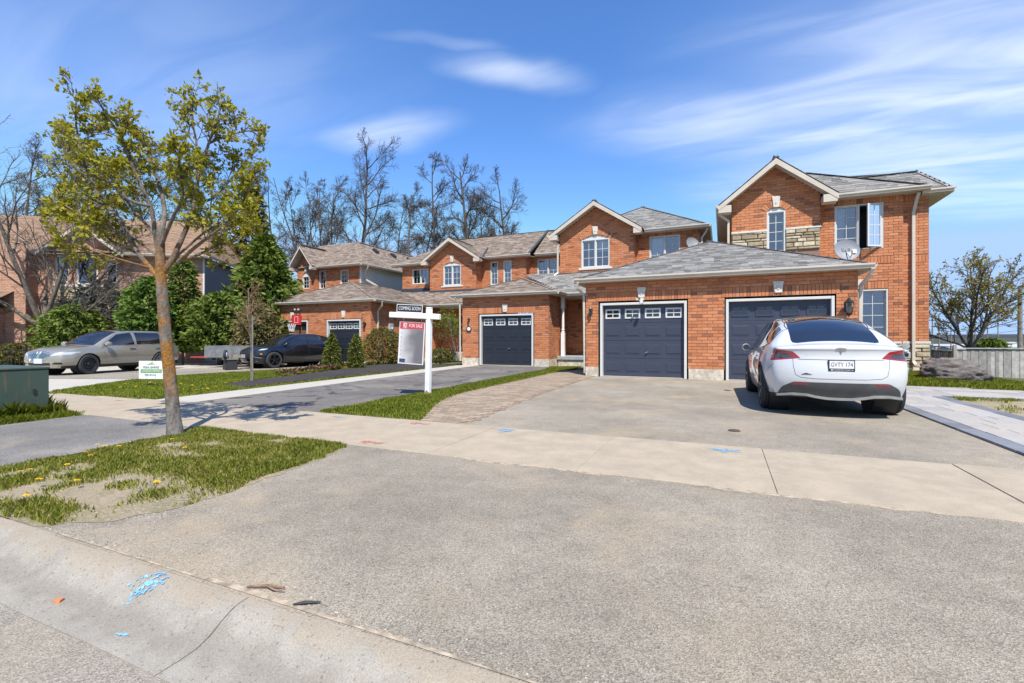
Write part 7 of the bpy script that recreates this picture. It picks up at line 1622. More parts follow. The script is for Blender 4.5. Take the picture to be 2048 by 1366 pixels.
def grill_cover():
    x, y = cw(-1.055 * 24, 24); t = thing('covered_grill', 'black covered barbecue in front of the brown garage door', 'barbecue', (x, y, g(x, y)), R(20)); b = MB(); b.prism([(-.45, -.3, 0.05), (.45, -.3, 0.05), (.45, .3, 0.05), (-.45, .3, 0.05)], (0, 0, .85)); b.prism([(-.45, -.3, .9), (.45, -.3, .9), (.35, -.12, 1.18), (-.35, -.12, 1.18)], (0, .42, 0)); b.build('cover', simple('black_cover', (.012, .012, .013), .5), t, bevel=.05)
    b = MB(); [b.lathe([(0, -.02), (.05, -.02), (.05, .02), (0, .02)], 10, (s * .38, 0, .05), 'x') for s in (-1, 1)]; b.build('caster', RUBBER, t)
grill_cover()
# ---- utility poles and wires far right
PW = simple('pole_wood', (.22, .19, .155), .95, var=.2, scale=5)
def pole(px, F_, top, base, label, arms=1, r=.13):
    x, y = cw((px - 1024) / 950 * F_, F_); t = thing('utility_pole', label, 'utility pole', (x, y, base), YAW, 'utility poles beyond the fence'); h = top - base
    b = MB(); b.tube([(0, 0, 0), (0, 0, h)], [r, r * .7], 10); b.build('pole', PW, t)
    for k in range(arms): b = MB(); b.bar((-1.0, .1, h - .5 - k * .9), (1.0, .1, h - .5 - k * .9), .1, .1); b.build('cross_arm', PW, t)
    return Vector((x, y, top))
pts = [pole(2040, 32, 4.7, -5, 'stout wooden utility pole beyond the board fence', 0, .16), pole(1996, 150, 12, -9, 'thin distant pole above the conifer', 1, .16), pole(1975, 115, 6, -9, 'tall pale pole behind the bare tree', 1, .16), pole(1950, 170, 9, -9, 'distant pole with cross arm seen through the bare tree', 2, .2), pole(1865, 90, 5.6, -9, 'slim pole beside the house corner', 0, .13), pole(1878, 105, 7, -9, 'pole with cross arm just right of the house corner', 1, .16), pole(1902, 100, 4.4, -9, 'short leaning pole between house corner and bare tree', 0, .13)]
def wire(label, a, b, sag, r=.012):
    m = MB(); m.tube([a.lerp(b, k / 16) - Vector((0, 0, sag * 4 * (k / 16) * (1 - k / 16))) for k in range(17)], r, 4); tag(m.build('overhead_wire', BLACKM), label, 'wire', 'wires strung past the stout pole')
p0 = pts[0]
for k, (dz, l2) in enumerate(((-.2, 'top'), (-2.4, 'middle'), (-2.9, 'lower'))):
    far = Vector(cw(.86 * 100, 100)).to_3d() + Vector((0, 0, 4.8 - .5 * k)); near = Vector(cw(1.35 * 22, 22)).to_3d() + Vector((0, 0, 7.0 + dz))
    wire('%s overhead wire from the stout pole to the far poles' % l2, p0 + Vector((0, 0, dz)), far, .9); wire('%s overhead wire leaving the stout pole over the fence' % l2, p0 + Vector((0, 0, dz)), near, .2)
# ------------------------------------------------------------------ vegetation
def leafmat(name, cols, rough=.55, trans=.35):
    t = NT(name); a = t.attr('tint'); r = t.n.new('ShaderNodeValToRGB'); t.link(a, r.inputs[0]); el = r.color_ramp.elements
    el[0].color = (*cols[0], 1); el[1].color = (*cols[-1], 1)
    for i, c in enumerate(cols[1:-1]): e = el.new((i + 1) / (len(cols) - 1)); e.color = (*c, 1)
    t.col(r.outputs[0]); t.rough(rough); t.b.inputs['Specular IOR Level'].default_value = .25
    tr = t.n.new('ShaderNodeBsdfTranslucent'); v = t.mix(1.0, r.outputs[0], (1.5, 1.5, .5), 'MULTIPLY'); t.link(v, tr.inputs[0]); mx = t.n.new('ShaderNodeMixShader'); mx.inputs[0].default_value = trans
    t.link(t.b.outputs[0], mx.inputs[1]); t.link(tr.outputs[0], mx.inputs[2]); t.link(mx.outputs[0], t.n['Material Output'].inputs[0]); MATS[name] = t.m; return t.m
L_MAPLE = leafmat('young_maple_leaf', [(.17, .145, .016), (.24, .225, .022), (.30, .295, .03), (.34, .30, .036), (.33, .21, .036)])
L_CEDAR = leafmat('cedar_foliage', [(.035, .058, .010), (.075, .115, .018), (.125, .17, .028), (.18, .215, .04)], .7, .15)
L_CEDARY = leafmat('young_cedar_foliage', [(.05, .07, .010), (.085, .105, .015), (.13, .145, .02), (.17, .17, .03)], .7, .2)
L_PINE = leafmat('pine_foliage', [(.035, .075, .012), (.07, .13, .02), (.11, .18, .03), (.15, .2, .04)], .7, .2)
L_BLUE = leafmat('blue_spruce_foliage', [(.045, .06, .05), (.08, .10, .085), (.12, .14, .12)], .7, .15)
L_OLIVE = leafmat('shrub_leaf', [(.07, .055, .02), (.10, .085, .022), (.13, .12, .025), (.17, .17, .03)], .7, .25)
L_LIME = leafmat('lilac_leaf', [(.10, .13, .015), (.17, .22, .022), (.24, .29, .035)], .6, .35)
L_BUD = leafmat('bud_leaf', [(.13, .10, .02), (.19, .16, .025), (.24, .2, .03)], .7, .3)
L_BROWN = leafmat('dry_leaf', [(.17, .10, .05), (.24, .16, .085), (.30, .21, .12)], .8, .2)
L_GRASS = leafmat('grass_blade', [(.11, .135, .016), (.165, .20, .022), (.225, .25, .03), (.30, .29, .07)], .6, .35)
L_GRASSD = leafmat('dry_grass_blade', [(.12, .155, .018), (.18, .22, .026), (.26, .25, .05), (.42, .34, .16)], .6, .3)
BARK = simple('grey_bark', (.15, .125, .10), .95, var=.35, scale=9, bump=.9, bscale=25)
BARKD = simple('dark_bark', (.085, .072, .062), .95, var=.35, scale=9, bump=.6, bscale=25)
BARKT = simple('twig_bark', (.115, .095, .082), .95, var=.3, scale=9)
def bark_lichen():
    t = NT('lichen_bark'); f = t.noise(10, 7, .7, .4, stretch=(1, 1, .5)); c = t.mix(t.rampf(f, .3, .7), (.075, .062, .052), (.26, .235, .205))
    c = t.mix(t.rampf(t.noise(34, 5, .75), .56, .66, 0, .7), c, (.33, .31, .28))
    z = t.sep()[2]; hz = t.math('MULTIPLY', t.rampf(z, .25, .8), t.rampf(z, 1.75, 2.4, 1, .1))
    li = t.math('MULTIPLY', t.rampf(t.noise(5.5, 7, .72, .6), .40, .54), hz)
    c = t.mix(li, c, t.mix(t.rampf(t.noise(40, 4, .7), .35, .65), (.20, .085, .018), (.42, .19, .025))); t.col(c); t.rough(.95); t.bump(t.noise(26, 8, .75, .3, stretch=(1, 1, .6)), 1.0, .03); return t.m
BARKL = bark_lichen()
def quads(name, P, N, size, mat, parent, tint, aspect=.55, fold=0, kind=None):
    """many diamond leaves: centres P, long axes N (unit), half-lengths size"""
    n = len(P); A = rng.normal(size=(n, 3)); S = np.cross(N, A); S /= np.linalg.norm(S, axis=1, keepdims=True) + 1e-9
    s = np.asarray(size).reshape(-1, 1) * np.ones((n, 1)); up = np.cross(S, N) * s * fold
    V = np.stack([P, P + N * s * .9 + S * s * aspect + up, P + N * s * 2, P + N * s * .9 - S * s * aspect + up], 1).reshape(-1, 3) - np.array(OFF.get(parent.name, (0, 0, 0)) if parent else (0, 0, 0))
    me = bpy.data.meshes.new(name); me.vertices.add(4 * n); me.vertices.foreach_set('co', V.astype(np.float32).ravel()); me.loops.add(4 * n); me.loops.foreach_set('vertex_index', np.arange(4 * n, dtype=np.int32)); me.polygons.add(n); me.polygons.foreach_set('loop_start', np.arange(0, 4 * n, 4, dtype=np.int32))
    me.update(calc_edges=True); at = me.attributes.new('tint', 'FLOAT', 'FACE'); at.data.foreach_set('value', np.clip(tint, 0, 1).astype(np.float32)); me.materials.append(mat)
    o = bpy.data.objects.new(name, me); col.objects.link(o); setp(o, parent)
    if kind: o['kind'] = kind
    return o
def unit(v): return v / (np.linalg.norm(v, axis=1, keepdims=True) + 1e-9)
class Tree:
    def __init__(s, seed): s.r = random.Random(seed); s.big = MB(); s.fine = MB(); s.tips = []; s.rmin = .0024
    def limb(s, p, d, L, r0, r1, n, wob, trop, sides, fine):
        p = Vector(p); d = Vector(d).normalized(); P = [p.copy()]; D = [d.copy()]
        for i in range(n):
            d = (d + Vector((s.r.gauss(0, wob), s.r.gauss(0, wob), s.r.gauss(0, wob) + trop))).normalized(); p = p + d * (L / n); P.append(p.copy()); D.append(d.copy())
        (s.fine if fine else s.big).tube(P, [r0 + (r1 - r0) * i / n for i in range(n + 1)], sides, cap=False); return P, D
    def grow(s, p, d, L, r, lvl, cfg):
        c = cfg[lvl]; P, D = s.limb(p, d, L, r, r * c.get('taper', .45), c['n'], c['wob'], c['trop'], c['sides'], lvl >= c.get('fine', 2)); s.branch(P, D, L, r, lvl, cfg)
    def branch(s, P, D, L, r, lvl, cfg):
        c = cfg[lvl]
        if lvl + 1 >= len(cfg):
            for k in (len(P) - 1, len(P) // 2): s.tips.append((P[k], D[k]))
            return
        nc = c['kids']; nc = s.r.randint(*nc) if isinstance(nc, tuple) else nc; n = len(P) - 1
        for k in range(nc):
            f = c['from'] + (1 - c['from']) * ((k + s.r.random()) / nc); x = f * n; i = min(n - 1, int(x)); q = P[i].lerp(P[i + 1], x - i); d0 = D[i]
            ax = d0.orthogonal().normalized(); ax.rotate(Matrix.Rotation(s.r.uniform(0, 2 * math.pi), 3, d0)); a = R(s.r.gauss(c['ang'], c.get('angv', 9))); d = d0.copy(); d.rotate(Matrix.Rotation(a, 3, ax))
            if d.z < c.get('minz', -.5): d.z = abs(d.z) * .3
            rr = r * (1 - .55 * f) * c.get('rr', .55); ll = L * c['len'] * (1 - c.get('short', .45) * f) * s.r.uniform(.75, 1.2); s.grow(q, d, ll, max(rr, s.rmin * (1.6 if lvl < 2 else 1)), lvl + 1, cfg)
    def build(s, t, bm, tm, names=('trunk', 'crown')):
        if s.big.f: s.big.build(names[0], bm, t, smooth=True)
        if s.fine.f: s.fine.build(names[1], tm, t, smooth=True)
# ---- the foreground maple
def maple():
    bx, by = -5.72, 3.40; F0 = -math.sin(YAW) * bx + math.cos(YAW) * by
    t = thing('maple_tree', 'young street maple with orange lichen on its trunk on the lawn island', 'tree', (bx, by, 0), world=True); T = Tree(5)
    def P(px, py, dep=0):
        F = F0 + dep; x, y = cw((px - 1024) / 950 * F, F); return Vector((x, y, 1.1 + (685 - py) / 950 * F))
    m = T.big
    def limb(pts, r0, r1, sides=10):
        V = [P(*q) for q in pts]; W = []
        for a, b in zip(V, V[1:]):
            for k in range(4): W.append(a.lerp(b, k / 4) + Vector((random.gauss(0, .006), random.gauss(0, .006), 0)))
        W.append(V[-1])
        for _ in range(2): W = [W[0]] + [(W[i - 1] + W[i] * 2 + W[i + 1]) / 4 for i in range(1, len(W) - 1)] + [W[-1]]
        n = len(W) - 1; rs = [r0 + (r1 - r0) * (i / n) ** .8 for i in range(n + 1)]; m.tube(W, rs, sides, cap=False); D = [(W[min(i + 1, n)] - W[max(i - 1, 0)]).normalized() for i in range(n + 1)]; return W, D, rs
    # trunk with a flared foot, then the limbs as they stand
    V = [(352, 905), (351, 880), (348, 845), (342, 780), (336, 720), (330, 660), (326, 610), (322, 560), (320, 500), (322, 460)]; rr = [.125, .092, .073, .063, .061, .06, .058, .054, .047, .04]
    W = [P(*q) for q in V]; m.tube(W, rr, 18, cap=False)
    limbs = [([(323, 565), (300, 540), (272, 505), (228, 432), (196, 398), (165, 360), (150, 300), (135, 235), (138, 170)], .046, .008, (0, .1)),
             ([(322, 540), (312, 480), (300, 410), (268, 345), (250, 300), (232, 255), (205, 215), (180, 175)], .044, .008, (.1, -.3)),
             ([(322, 470), (330, 420), (318, 360), (300, 310), (292, 270), (262, 240)], .045, .008, (0, .35)),
             ([(326, 548), (348, 520), (372, 470), (395, 410), (404, 330), (425, 275), (445, 225), (452, 190)], .055, .009, (0, .15)),
             ([(404, 330), (398, 270), (390, 225), (392, 165)], .024, .006, (.15, .1)), ([(425, 275), (470, 255), (515, 245), (538, 262)], .022, .006, (.15, .4)),
             ([(352, 530), (400, 490), (455, 455), (500, 405), (520, 350)], .034, .007, (.05, -.5)), ([(326, 530), (385, 520), (430, 495), (490, 480), (530, 450)], .030, .007, (.02, .6)),
             ([(322, 500), (345, 440), (372, 390), (360, 320), (365, 280)], .036, .007, (0, -.6)), ([(272, 508), (225, 490), (180, 450), (130, 445), (100, 400)], .028, .006, (.05, .5)), ([(300, 540), (262, 530), (215, 515), (165, 500), (120, 480)], .024, .006, (0, -.6)), ([(322, 520), (270, 480), (200, 455), (130, 420), (85, 390)], .026, .006, (0, .2)), ([(350, 520), (410, 470), (470, 430), (525, 420)], .024, .006, (.05, .1)),
             ([(300, 410), (250, 400), (200, 350), (140, 340), (95, 260)], .028, .006, (-.1, -.7)), ([(322, 490), (280, 440), (240, 390), (215, 330), (160, 300), (100, 245)], .030, .006, (0, .8)), ([(395, 410), (440, 390), (485, 340), (515, 300)], .028, .006, (.1, .7))]
    fine = [dict(n=4, wob=.16, trop=.05, sides=5, kids=(4, 6), **{'from': .15}, ang=42, len=.55, rr=.6, fine=1), dict(n=3, wob=.18, trop=.05, sides=4, kids=(3, 4), **{'from': .2}, ang=42, len=.6, fine=1), dict(n=2, wob=.2, trop=.04, sides=3, fine=1)]
    for pts, r0, r1, (d0, d1) in limbs:
        n = len(pts) - 1; pts = [(328 + (x - 328) * (.92 if y < 480 else 1), y if y > 500 else 500 - (500 - y) * .93, d0 + (d1 - d0) * (i / n)) for i, (x, y) in enumerate(pts)]; W, D, rs = limb(pts, r0 * .68, r1 * .9); L = sum((W[i + 1] - W[i]).length for i in range(len(W) - 1)); k = 0
        nb = int(L / .10)
        for q in range(nb):
            f = .30 + .70 * (q + T.r.random()) / nb; i = min(len(W) - 2, int(f * (len(W) - 1))); ax = D[i].orthogonal().normalized(); ax.rotate(Matrix.Rotation(T.r.uniform(0, 6.28), 3, D[i])); d = D[i].copy(); d.rotate(Matrix.Rotation(R(T.r.gauss(48, 12)), 3, ax)); d.z = d.z + .1
            T.grow(W[i], d, T.r.uniform(.20, .42) * (1.1 - .45 * f), max(.0045, rs[i] * .42), 0, fine)
        T.tips += [(W[-1], D[-1])] * 3
    m.build('trunk', BARKL, t, smooth=True); T.fine.build('crown_twigs', BARKT, t, smooth=True)
    tips = T.tips; k = len(tips); pts = np.array([q[0][:] for q in tips]); ds = np.array([q[1][:] for q in tips])
    keep = rng.random(k) < .44; pts, ds = pts[keep], ds[keep]; rep = 4
    Pn = np.repeat(pts, rep, 0) + rng.normal(scale=.018, size=(len(pts) * rep, 3)); Nn = unit(np.repeat(ds, rep, 0) * .5 + rng.normal(scale=.75, size=Pn.shape) + np.array([0, 0, -.1]))
    tt = np.repeat(rng.random(len(pts)), rep) * .6 + rng.random(len(Pn)) * .4
    quads('leaves', Pn, Nn, rng.uniform(.013, .034, len(Pn)), L_MAPLE, t, tt, .62, .25, kind='stuff')
maple()
BARE = [dict(n=9, wob=.05, trop=.02, sides=8, kids=(11, 15), **{'from': .28}, ang=48, len=.42, rr=.42, short=.5, taper=.2), dict(n=6, wob=.12, trop=.06, sides=5, kids=(8, 10), **{'from': .2}, ang=40, len=.5, rr=.5), dict(n=4, wob=.16, trop=.05, sides=3, kids=(8, 10), **{'from': .12}, ang=40, len=.6, rr=.6), dict(n=3, wob=.18, trop=.04, sides=3, kids=(2, 4), **{'from': .2}, ang=38, len=.7, rr=.7), dict(n=2, wob=.2, trop=.03, sides=3)]
def bare_tree(label, px, F_, ytop, seed, r=.22, name='bare_tree', cfg=BARE, lean=(0, 0), stems=1, base=-.3, group='bare trees behind the houses', leaves=None, bark=BARKD, bend=.0, first=None):
    x, y = cw((px - 1024) / 950 * F_, F_); h = (1.1 + (685 - ytop) / 950 * F_ - base) * .89; t = thing(name, label, 'tree', (x, y, base), world=True, group=group); T = Tree(seed); T.rmin = .013
    c0 = [dict(q) for q in cfg]
    for s in range(stems):
        a = 6.28 * s / stems + .7; sp = .0 if stems == 1 else .16
        T.grow((x + (.35 * math.cos(a) if stems > 1 else 0), y + (.35 * math.sin(a) if stems > 1 else 0), base), (lean[0] + sp * math.cos(a), lean[1] + sp * math.sin(a), 1), h * T.r.uniform(.86, 1.0) if stems > 1 else h, r * (.7 if stems > 1 else 1), 0, c0)
    T.build(t, bark, bark)
    if leaves:
        mat, frac, sz, rep = leaves; k = len(T.tips); P = np.array([q[0][:] for q in T.tips]); D = np.array([q[1][:] for q in T.tips]); kp = rng.random(k) < frac; P, D = np.repeat(P[kp], rep, 0), np.repeat(D[kp], rep, 0); P = P + rng.normal(scale=sz, size=P.shape); quads('leaves', P, unit(D * .4 + rng.normal(size=P.shape)), rng.uniform(sz * .6, sz, len(P)), mat, t, rng.random(len(P)), .6, kind='stuff')
    return t
def cfgmod(**k):
    c = [dict(q) for q in BARE]
    for key, v in k.items(): lv, nm = key.split('_', 1); c[int(lv[1:])][nm] = v
    return c
bare_tree('tall bare tree with wide rounded crown above the brown garage', 735, 52, 262, 11, .34, cfg=cfgmod(l0_from=.42, l0_ang=42, l0_len=.34))
bare_tree('clump of slim bare stems behind the narrow gable', 628, 46, 318, 12, .2, stems=5, cfg=cfgmod(l0_from=.3, l0_kids=(7, 9), l0_len=.24, l0_ang=32, l1_kids=(5, 6)))
bare_tree('broken bare tree with a snapped top between the taller trees', 818, 50, 325, 13, .26, cfg=cfgmod(l0_from=.45, l0_kids=(7, 8), l0_len=.2, l0_ang=55))
bare_tree('slender bare tree with narrow crown above the brown roof valley', 868, 54, 292, 14, .24, cfg=cfgmod(l0_from=.25, l0_len=.2, l0_ang=40, l0_kids=(16, 18)))
bare_tree('bare tree with thick pale trunk and forked top above the brown roof', 948, 50, 300, 15, .36, cfg=cfgmod(l0_from=.4, l0_ang=45, l0_len=.26))
bare_tree('round crowned dense bare tree at the end of the woods', 1015, 52, 345, 16, .3, cfg=cfgmod(l0_from=.35, l0_ang=52, l0_len=.36, l0_kids=(15, 18)))
bare_tree('low bare tree between the clump of stems and the wide crowned tree', 690, 56, 420, 17, .22, cfg=cfgmod(l0_kids=(9, 12), l0_len=.4))
bare_tree('low bushy bare tree behind the snapped tree', 775, 60, 440, 18, .2, cfg=cfgmod(l0_len=.4))
bare_tree('low bare tree at the foot of the slender one', 905, 60, 430, 19, .2, cfg=cfgmod(l0_len=.38))
for px_, yt_, sd_, lb_ in ((590, 380, 25, 'slight bare tree standing left of the clump of slim stems'), (662, 350, 26, 'bare tree just right of the clump of slim stems'), (792, 370, 27, 'bare tree half hidden behind the snapped tree'), (842, 360, 28, 'bare tree between snapped and slender trees'), (985, 380, 29, 'bare tree filling the gap left of the round crowned tree')): bare_tree(lb_, px_, 58, yt_, sd_, .2, cfg=cfgmod(l0_len=.34, l0_from=.3))
bare_tree('thin bare tree right of the dark pine', 562, 50, 330, 20, .14, cfg=cfgmod(l0_kids=(9, 11), l0_len=.26, l0_from=.4))
bare_tree('tall bare tree over the pink house roof with yellow buds', 30, 48, 262, 21, .26, leaves=(L_BUD, .25, .09, 1), cfg=cfgmod(l0_len=.34))
bare_tree('budding tree over the middle of the pink house', 175, 50, 300, 22, .24, leaves=(L_BUD, .5, .10, 1), cfg=cfgmod(l0_len=.36))
bare_tree('budding tree left of the dark pine with yellow green haze', 300, 47, 330, 23, .24, leaves=(L_BUD, .7, .10, 1), cfg=cfgmod(l0_len=.4, l0_from=.2))
bare_tree('bare tree standing between pink house and dark pine', 410, 50, 320, 24, .22, leaves=(L_BUD, .4, .10, 1), cfg=cfgmod(l0_len=.34))
# big low-forking bare tree by the iron fence
def street_tree():
    F_ = 25; x, y = cw((88 - 1024) / 950 * F_, F_); z = g(x, y); t = thing('bare_tree', 'large low forking bare tree beside the iron fence', 'tree', (x, y, z), world=True); T = Tree(31); T.rmin = .008
    T.big.tube([(x, y, z - .05), (x, y, z + .5), (x + .05, y, z + 1.3), (x, y, z + 2.1)], [.36, .3, .29, .31], 12, cap=False)
    cf = [dict(n=8, wob=.07, trop=.03, sides=8, kids=(11, 14), **{'from': .18}, ang=38, len=.42, rr=.4, taper=.25), dict(n=5, wob=.12, trop=.04, sides=5, kids=(8, 10), **{'from': .15}, ang=38, len=.5, rr=.5), dict(n=4, wob=.14, trop=.03, sides=4, kids=(5, 6), **{'from': .15}, ang=36, len=.55, rr=.6), dict(n=2, wob=.18, trop=.0, sides=3)]
    e = Vector((math.cos(YAW), math.sin(YAW), 0)); f = Vector((-math.sin(YAW), math.cos(YAW), 0))
    for sx, sy, sz, L, r in ((-1.1, .1, .75, 6.5, .12), (-.5, .3, 1, 9, .14), (-.15, -.3, 1, 9.5, .14), (.15, .3, 1, 8.5, .12), (.45, -.2, 1, 8, .12), (.9, .2, .8, 6.5, .11), (1.2, -.3, .38, 5.2, .10), (-.8, -.6, .9, 7, .11)): T.grow((x, y, z + 1.9), e * sx + f * sy + Vector((0, 0, sz)), L, r, 0, cf)
    T.build(t, BARK, BARKT)
street_tree()
# side tree right of the house with few young leaves
def side_tree():
    F_ = 23; x, y = cw((1940 - 1024) / 950 * F_, F_); z = g(x, y); t = thing('budding_tree', 'wide spreading tree with sparse young leaves behind the board fence', 'tree', (x, y, z), world=True); T = Tree(41); T.rmin = .006
    cf = [dict(n=7, wob=.09, trop=.05, sides=7, kids=(13, 15), **{'from': .2}, ang=38, len=.45, rr=.5, taper=.3), dict(n=4, wob=.13, trop=.05, sides=5, kids=(6, 7), **{'from': .15}, ang=38, len=.5, rr=.5), dict(n=3, wob=.14, trop=.05, sides=4, kids=(4, 6), **{'from': .15}, ang=36, len=.55, rr=.6), dict(n=2, wob=.18, trop=.03, sides=3)]
    e = Vector((math.cos(YAW), math.sin(YAW), 0)); f = Vector((-math.sin(YAW), math.cos(YAW), 0)); T.big.tube([(x, y, z - .1), (x, y, z + .6), (x - .02, y, z + 1.2)], [.17, .13, .13], 10, cap=False)
    for sx, sy, sz, L, r in ((-.75, .1, 1, 3.7, .06), (-.3, -.3, 1, 4.2, .07), (.05, .3, 1, 4.2, .07), (.45, -.1, 1, 4.2, .07), (.9, .2, .8, 4.2, .06), (-1.0, .3, .8, 3.3, .05), (.3, -.5, 1, 3.9, .06), (-.1, .6, 1, 3.8, .05)): T.grow((x, y, z + 1.1), e * sx + f * sy + Vector((0, 0, sz)), L, r, 0, cf)
    T.build(t, BARKD, BARKD); P = np.array([q[0][:] for q in T.tips]); k = len(P); kp = rng.random(k) < .6; cen = np.array([*(Vector((x, y, z + 3.4)) - e * .6)]); dist = np.linalg.norm(P - cen, axis=1); kp |= (rng.random(k) < .9 * np.exp(-(dist / 1.1) ** 2)); P = P[kp]; quads('leaves', P, unit(rng.normal(size=P.shape)), rng.uniform(.04, .075, len(P)), leafmat('olive_young_leaf', [(.2, .15, .02), (.3, .26, .03), (.24, .15, .03)]), t, rng.random(len(P)), .6, kind='stuff')
side_tree()
# ---- evergreens: foliage sprays spread through the crown, denser at the rim
def evergreen(name, label, px, F_, ybot, ytop, wpx, mat, seed, n=5000, prof=None, size=.16, group=None, droop=.25, lobes=9, trunk=True, base=None):
    x, y = cw((px - 1024) / 950 * F_, F_); z0 = g(x, y) if base is None else base; zt = 1.1 + (685 - ytop) / 950 * F_; zb = max(z0, 1.1 + (685 - ybot) / 950 * F_); rad = wpx / 950 * F_ / 2; h = zt - zb
    t = thing(name, label, 'shrub' if h < 2.2 else 'tree', (x, y, z0), world=True, group=group); r_ = np.random.default_rng(seed)
    prof = prof or [(0, .75), (.15, 1), (.5, .72), (.8, .36), (1, .02)]; hh = r_.random(n) ** 1.25; pr = np.array([np.interp(q, [a for a, _ in prof], [b for _, b in prof]) for q in hh]); th = r_.random(n) * 6.283
    lob = 1 + .16 * np.sin(th * lobes + hh * 17 + seed) + .12 * np.sin(th * 3 - hh * 23) + .09 * np.sin(hh * 61 + th * 2)
    rr = rad * pr * lob * (r_.random(n) ** .38); P = np.stack([x + rr * np.cos(th), y + rr * np.sin(th), zb + hh * h], 1); out = np.stack([np.cos(th), np.sin(th), -droop * np.ones(n)], 1); N = unit(out + r_.normal(scale=.55, size=(n, 3)))
    cl = .5 + .5 * np.sin(th * lobes + hh * 17 + seed); quads('foliage', P, N, r_.uniform(size * .5, size, n), mat, t, cl * .45 + r_.random(n) * .55, .42, kind='stuff')
    b = MB(); b.tube([(x, y, z0 - .05), (x, y, zb + h * .5), (x, y, zb + h * .9)], [max(.04, rad * .09), max(.03, rad * .06), .01], 8); b.build('trunk', BARKD, t)
    return t
FULL = [(0, .8), (.1, .97), (.4, 1), (.7, .85), (.9, .5), (1, .1)]; COL = [(0, .85), (.3, 1), (.75, .9), (.93, .55), (1, .05)]; ROUND = [(0, .7), (.2, .95), (.5, 1), (.75, .85), (.92, .5), (1, .1)]
evergreen('spruce_tree', 'big dark green spruce beside the narrow gable', 530, 27, 700, 475, 130, L_CEDAR, 51, 12000, [(0, .9), (.25, 1), (.6, .75), (.85, .4), (1, .05)], .24)
evergreen('pine_tree', 'tall ragged pine rising behind the maple crown', 505, 34, 640, 375, 95, L_OLIVE, 52, 2600, [(0, .8), (.4, .8), (.7, .55), (1, .05)], .3, lobes=5)
evergreen('cedar_bush', 'rounded dark green bush in front of the blue grey siding', 440, 25, 700, 590, 110, L_CEDAR, 53, 7000, ROUND, .17)
evergreen('pine_tree', 'bright green feathery pine behind the gold car', 300, 24, 700, 560, 90, L_PINE, 54, 7000, FULL, .17)
evergreen('cedar_tree', 'columnar dark cedar beside the pink brick corner', 366, 25, 705, 520, 52, L_CEDAR, 55, 6000, COL, .15)
evergreen('blue_spruce', 'blue grey spruce in front of the pink house windows', 215, 27, 640, 545, 120, L_BLUE, 56, 4500, [(0, .9), (.3, 1), (.7, .5), (1, .05)], .2)
evergreen('cedar_hedge', 'clipped dark hedge behind the bonnet of the gold car', 148, 24.5, 705, 615, 110, L_CEDAR, 57, 7000, FULL, .14)
evergreen('cedar_bush', 'low shrub behind the iron fence by the hedge', 30, 24, 725, 692, 90, L_OLIVE, 58, 2500, ROUND, .12)
evergreen('dry_bush', 'brownish bush between dark bush and garage corner', 515, 23.5, 712, 610, 80, leafmat('dry_bush_leaf', [(.09, .075, .03), (.15, .125, .05), (.2, .17, .07)], .8, .2), 59, 4000, ROUND, .13)
evergreen('young_cedar', 'left one of two small golden cedars in the mulch bed', 664, 18.0, 742, 671, 32, L_CEDARY, 60, 3200, [(0, .7), (.15, 1), (.5, .85), (.8, .5), (1, .05)], .055, 'two small cedars in the mulch bed')
evergreen('young_cedar', 'right one of two small golden cedars in the mulch bed', 713, 18.6, 741, 672, 32, L_CEDARY, 61, 3200, [(0, .7), (.15, 1), (.5, .85), (.8, .5), (1, .05)], .055, 'two small cedars in the mulch bed')
evergreen('round_shrub', 'loose olive shrub at the corner of the brown double garage', 765, 22.0, 733, 660, 78, L_OLIVE, 62, 5200, ROUND, .075, lobes=7)
evergreen('small_conifer', 'small dark conifer far behind the board fence', 1980, 60, 712, 682, 46, L_CEDAR, 63, 2500, COL, .3, base=-3.5)
evergreen('low_bush', 'small green bush at the foot of the porch shrub', 882, 23.0, 728, 700, 50, L_OLIVE, 64, 2200, ROUND, .07)
def porch_shrub():
    x, y = -13.0, 22.0; t = thing('lilac_shrub', 'leggy shrub with lime green top beside the white sign post and porch', 'shrub', (x, y, 0), world=True); T = Tree(71); cf = [dict(n=6, wob=.08, trop=.04, sides=5, kids=(7, 9), **{'from': .45}, ang=35, len=.35, rr=.5), dict(n=3, wob=.14, trop=.05, sides=4, kids=(4, 6), **{'from': .2}, ang=38, len=.6, rr=.5), dict(n=2, wob=.16, trop=.05, sides=3)]
    for k in range(7): a = k * .9; T.grow((x + .12 * math.cos(a), y + .12 * math.sin(a), 0), (.18 * math.cos(a), .18 * math.sin(a), 1), random.uniform(2.0, 2.6), .022, 0, cf)
    T.build(t, BARK, BARKT, ('stems', 'twigs')); P = np.array([q[0][:] for q in T.tips]); P = np.repeat(P, 3, 0) + rng.normal(scale=.05, size=(len(P) * 3, 3)); quads('leaves', P, unit(rng.normal(size=P.shape)), rng.uniform(.03, .055, len(P)), L_LIME, t, .2 + .8 * rng.random(len(P)) * np.clip((P[:, 2] - .8) / 1.6, .2, 1), .55, kind='stuff')
porch_shrub()
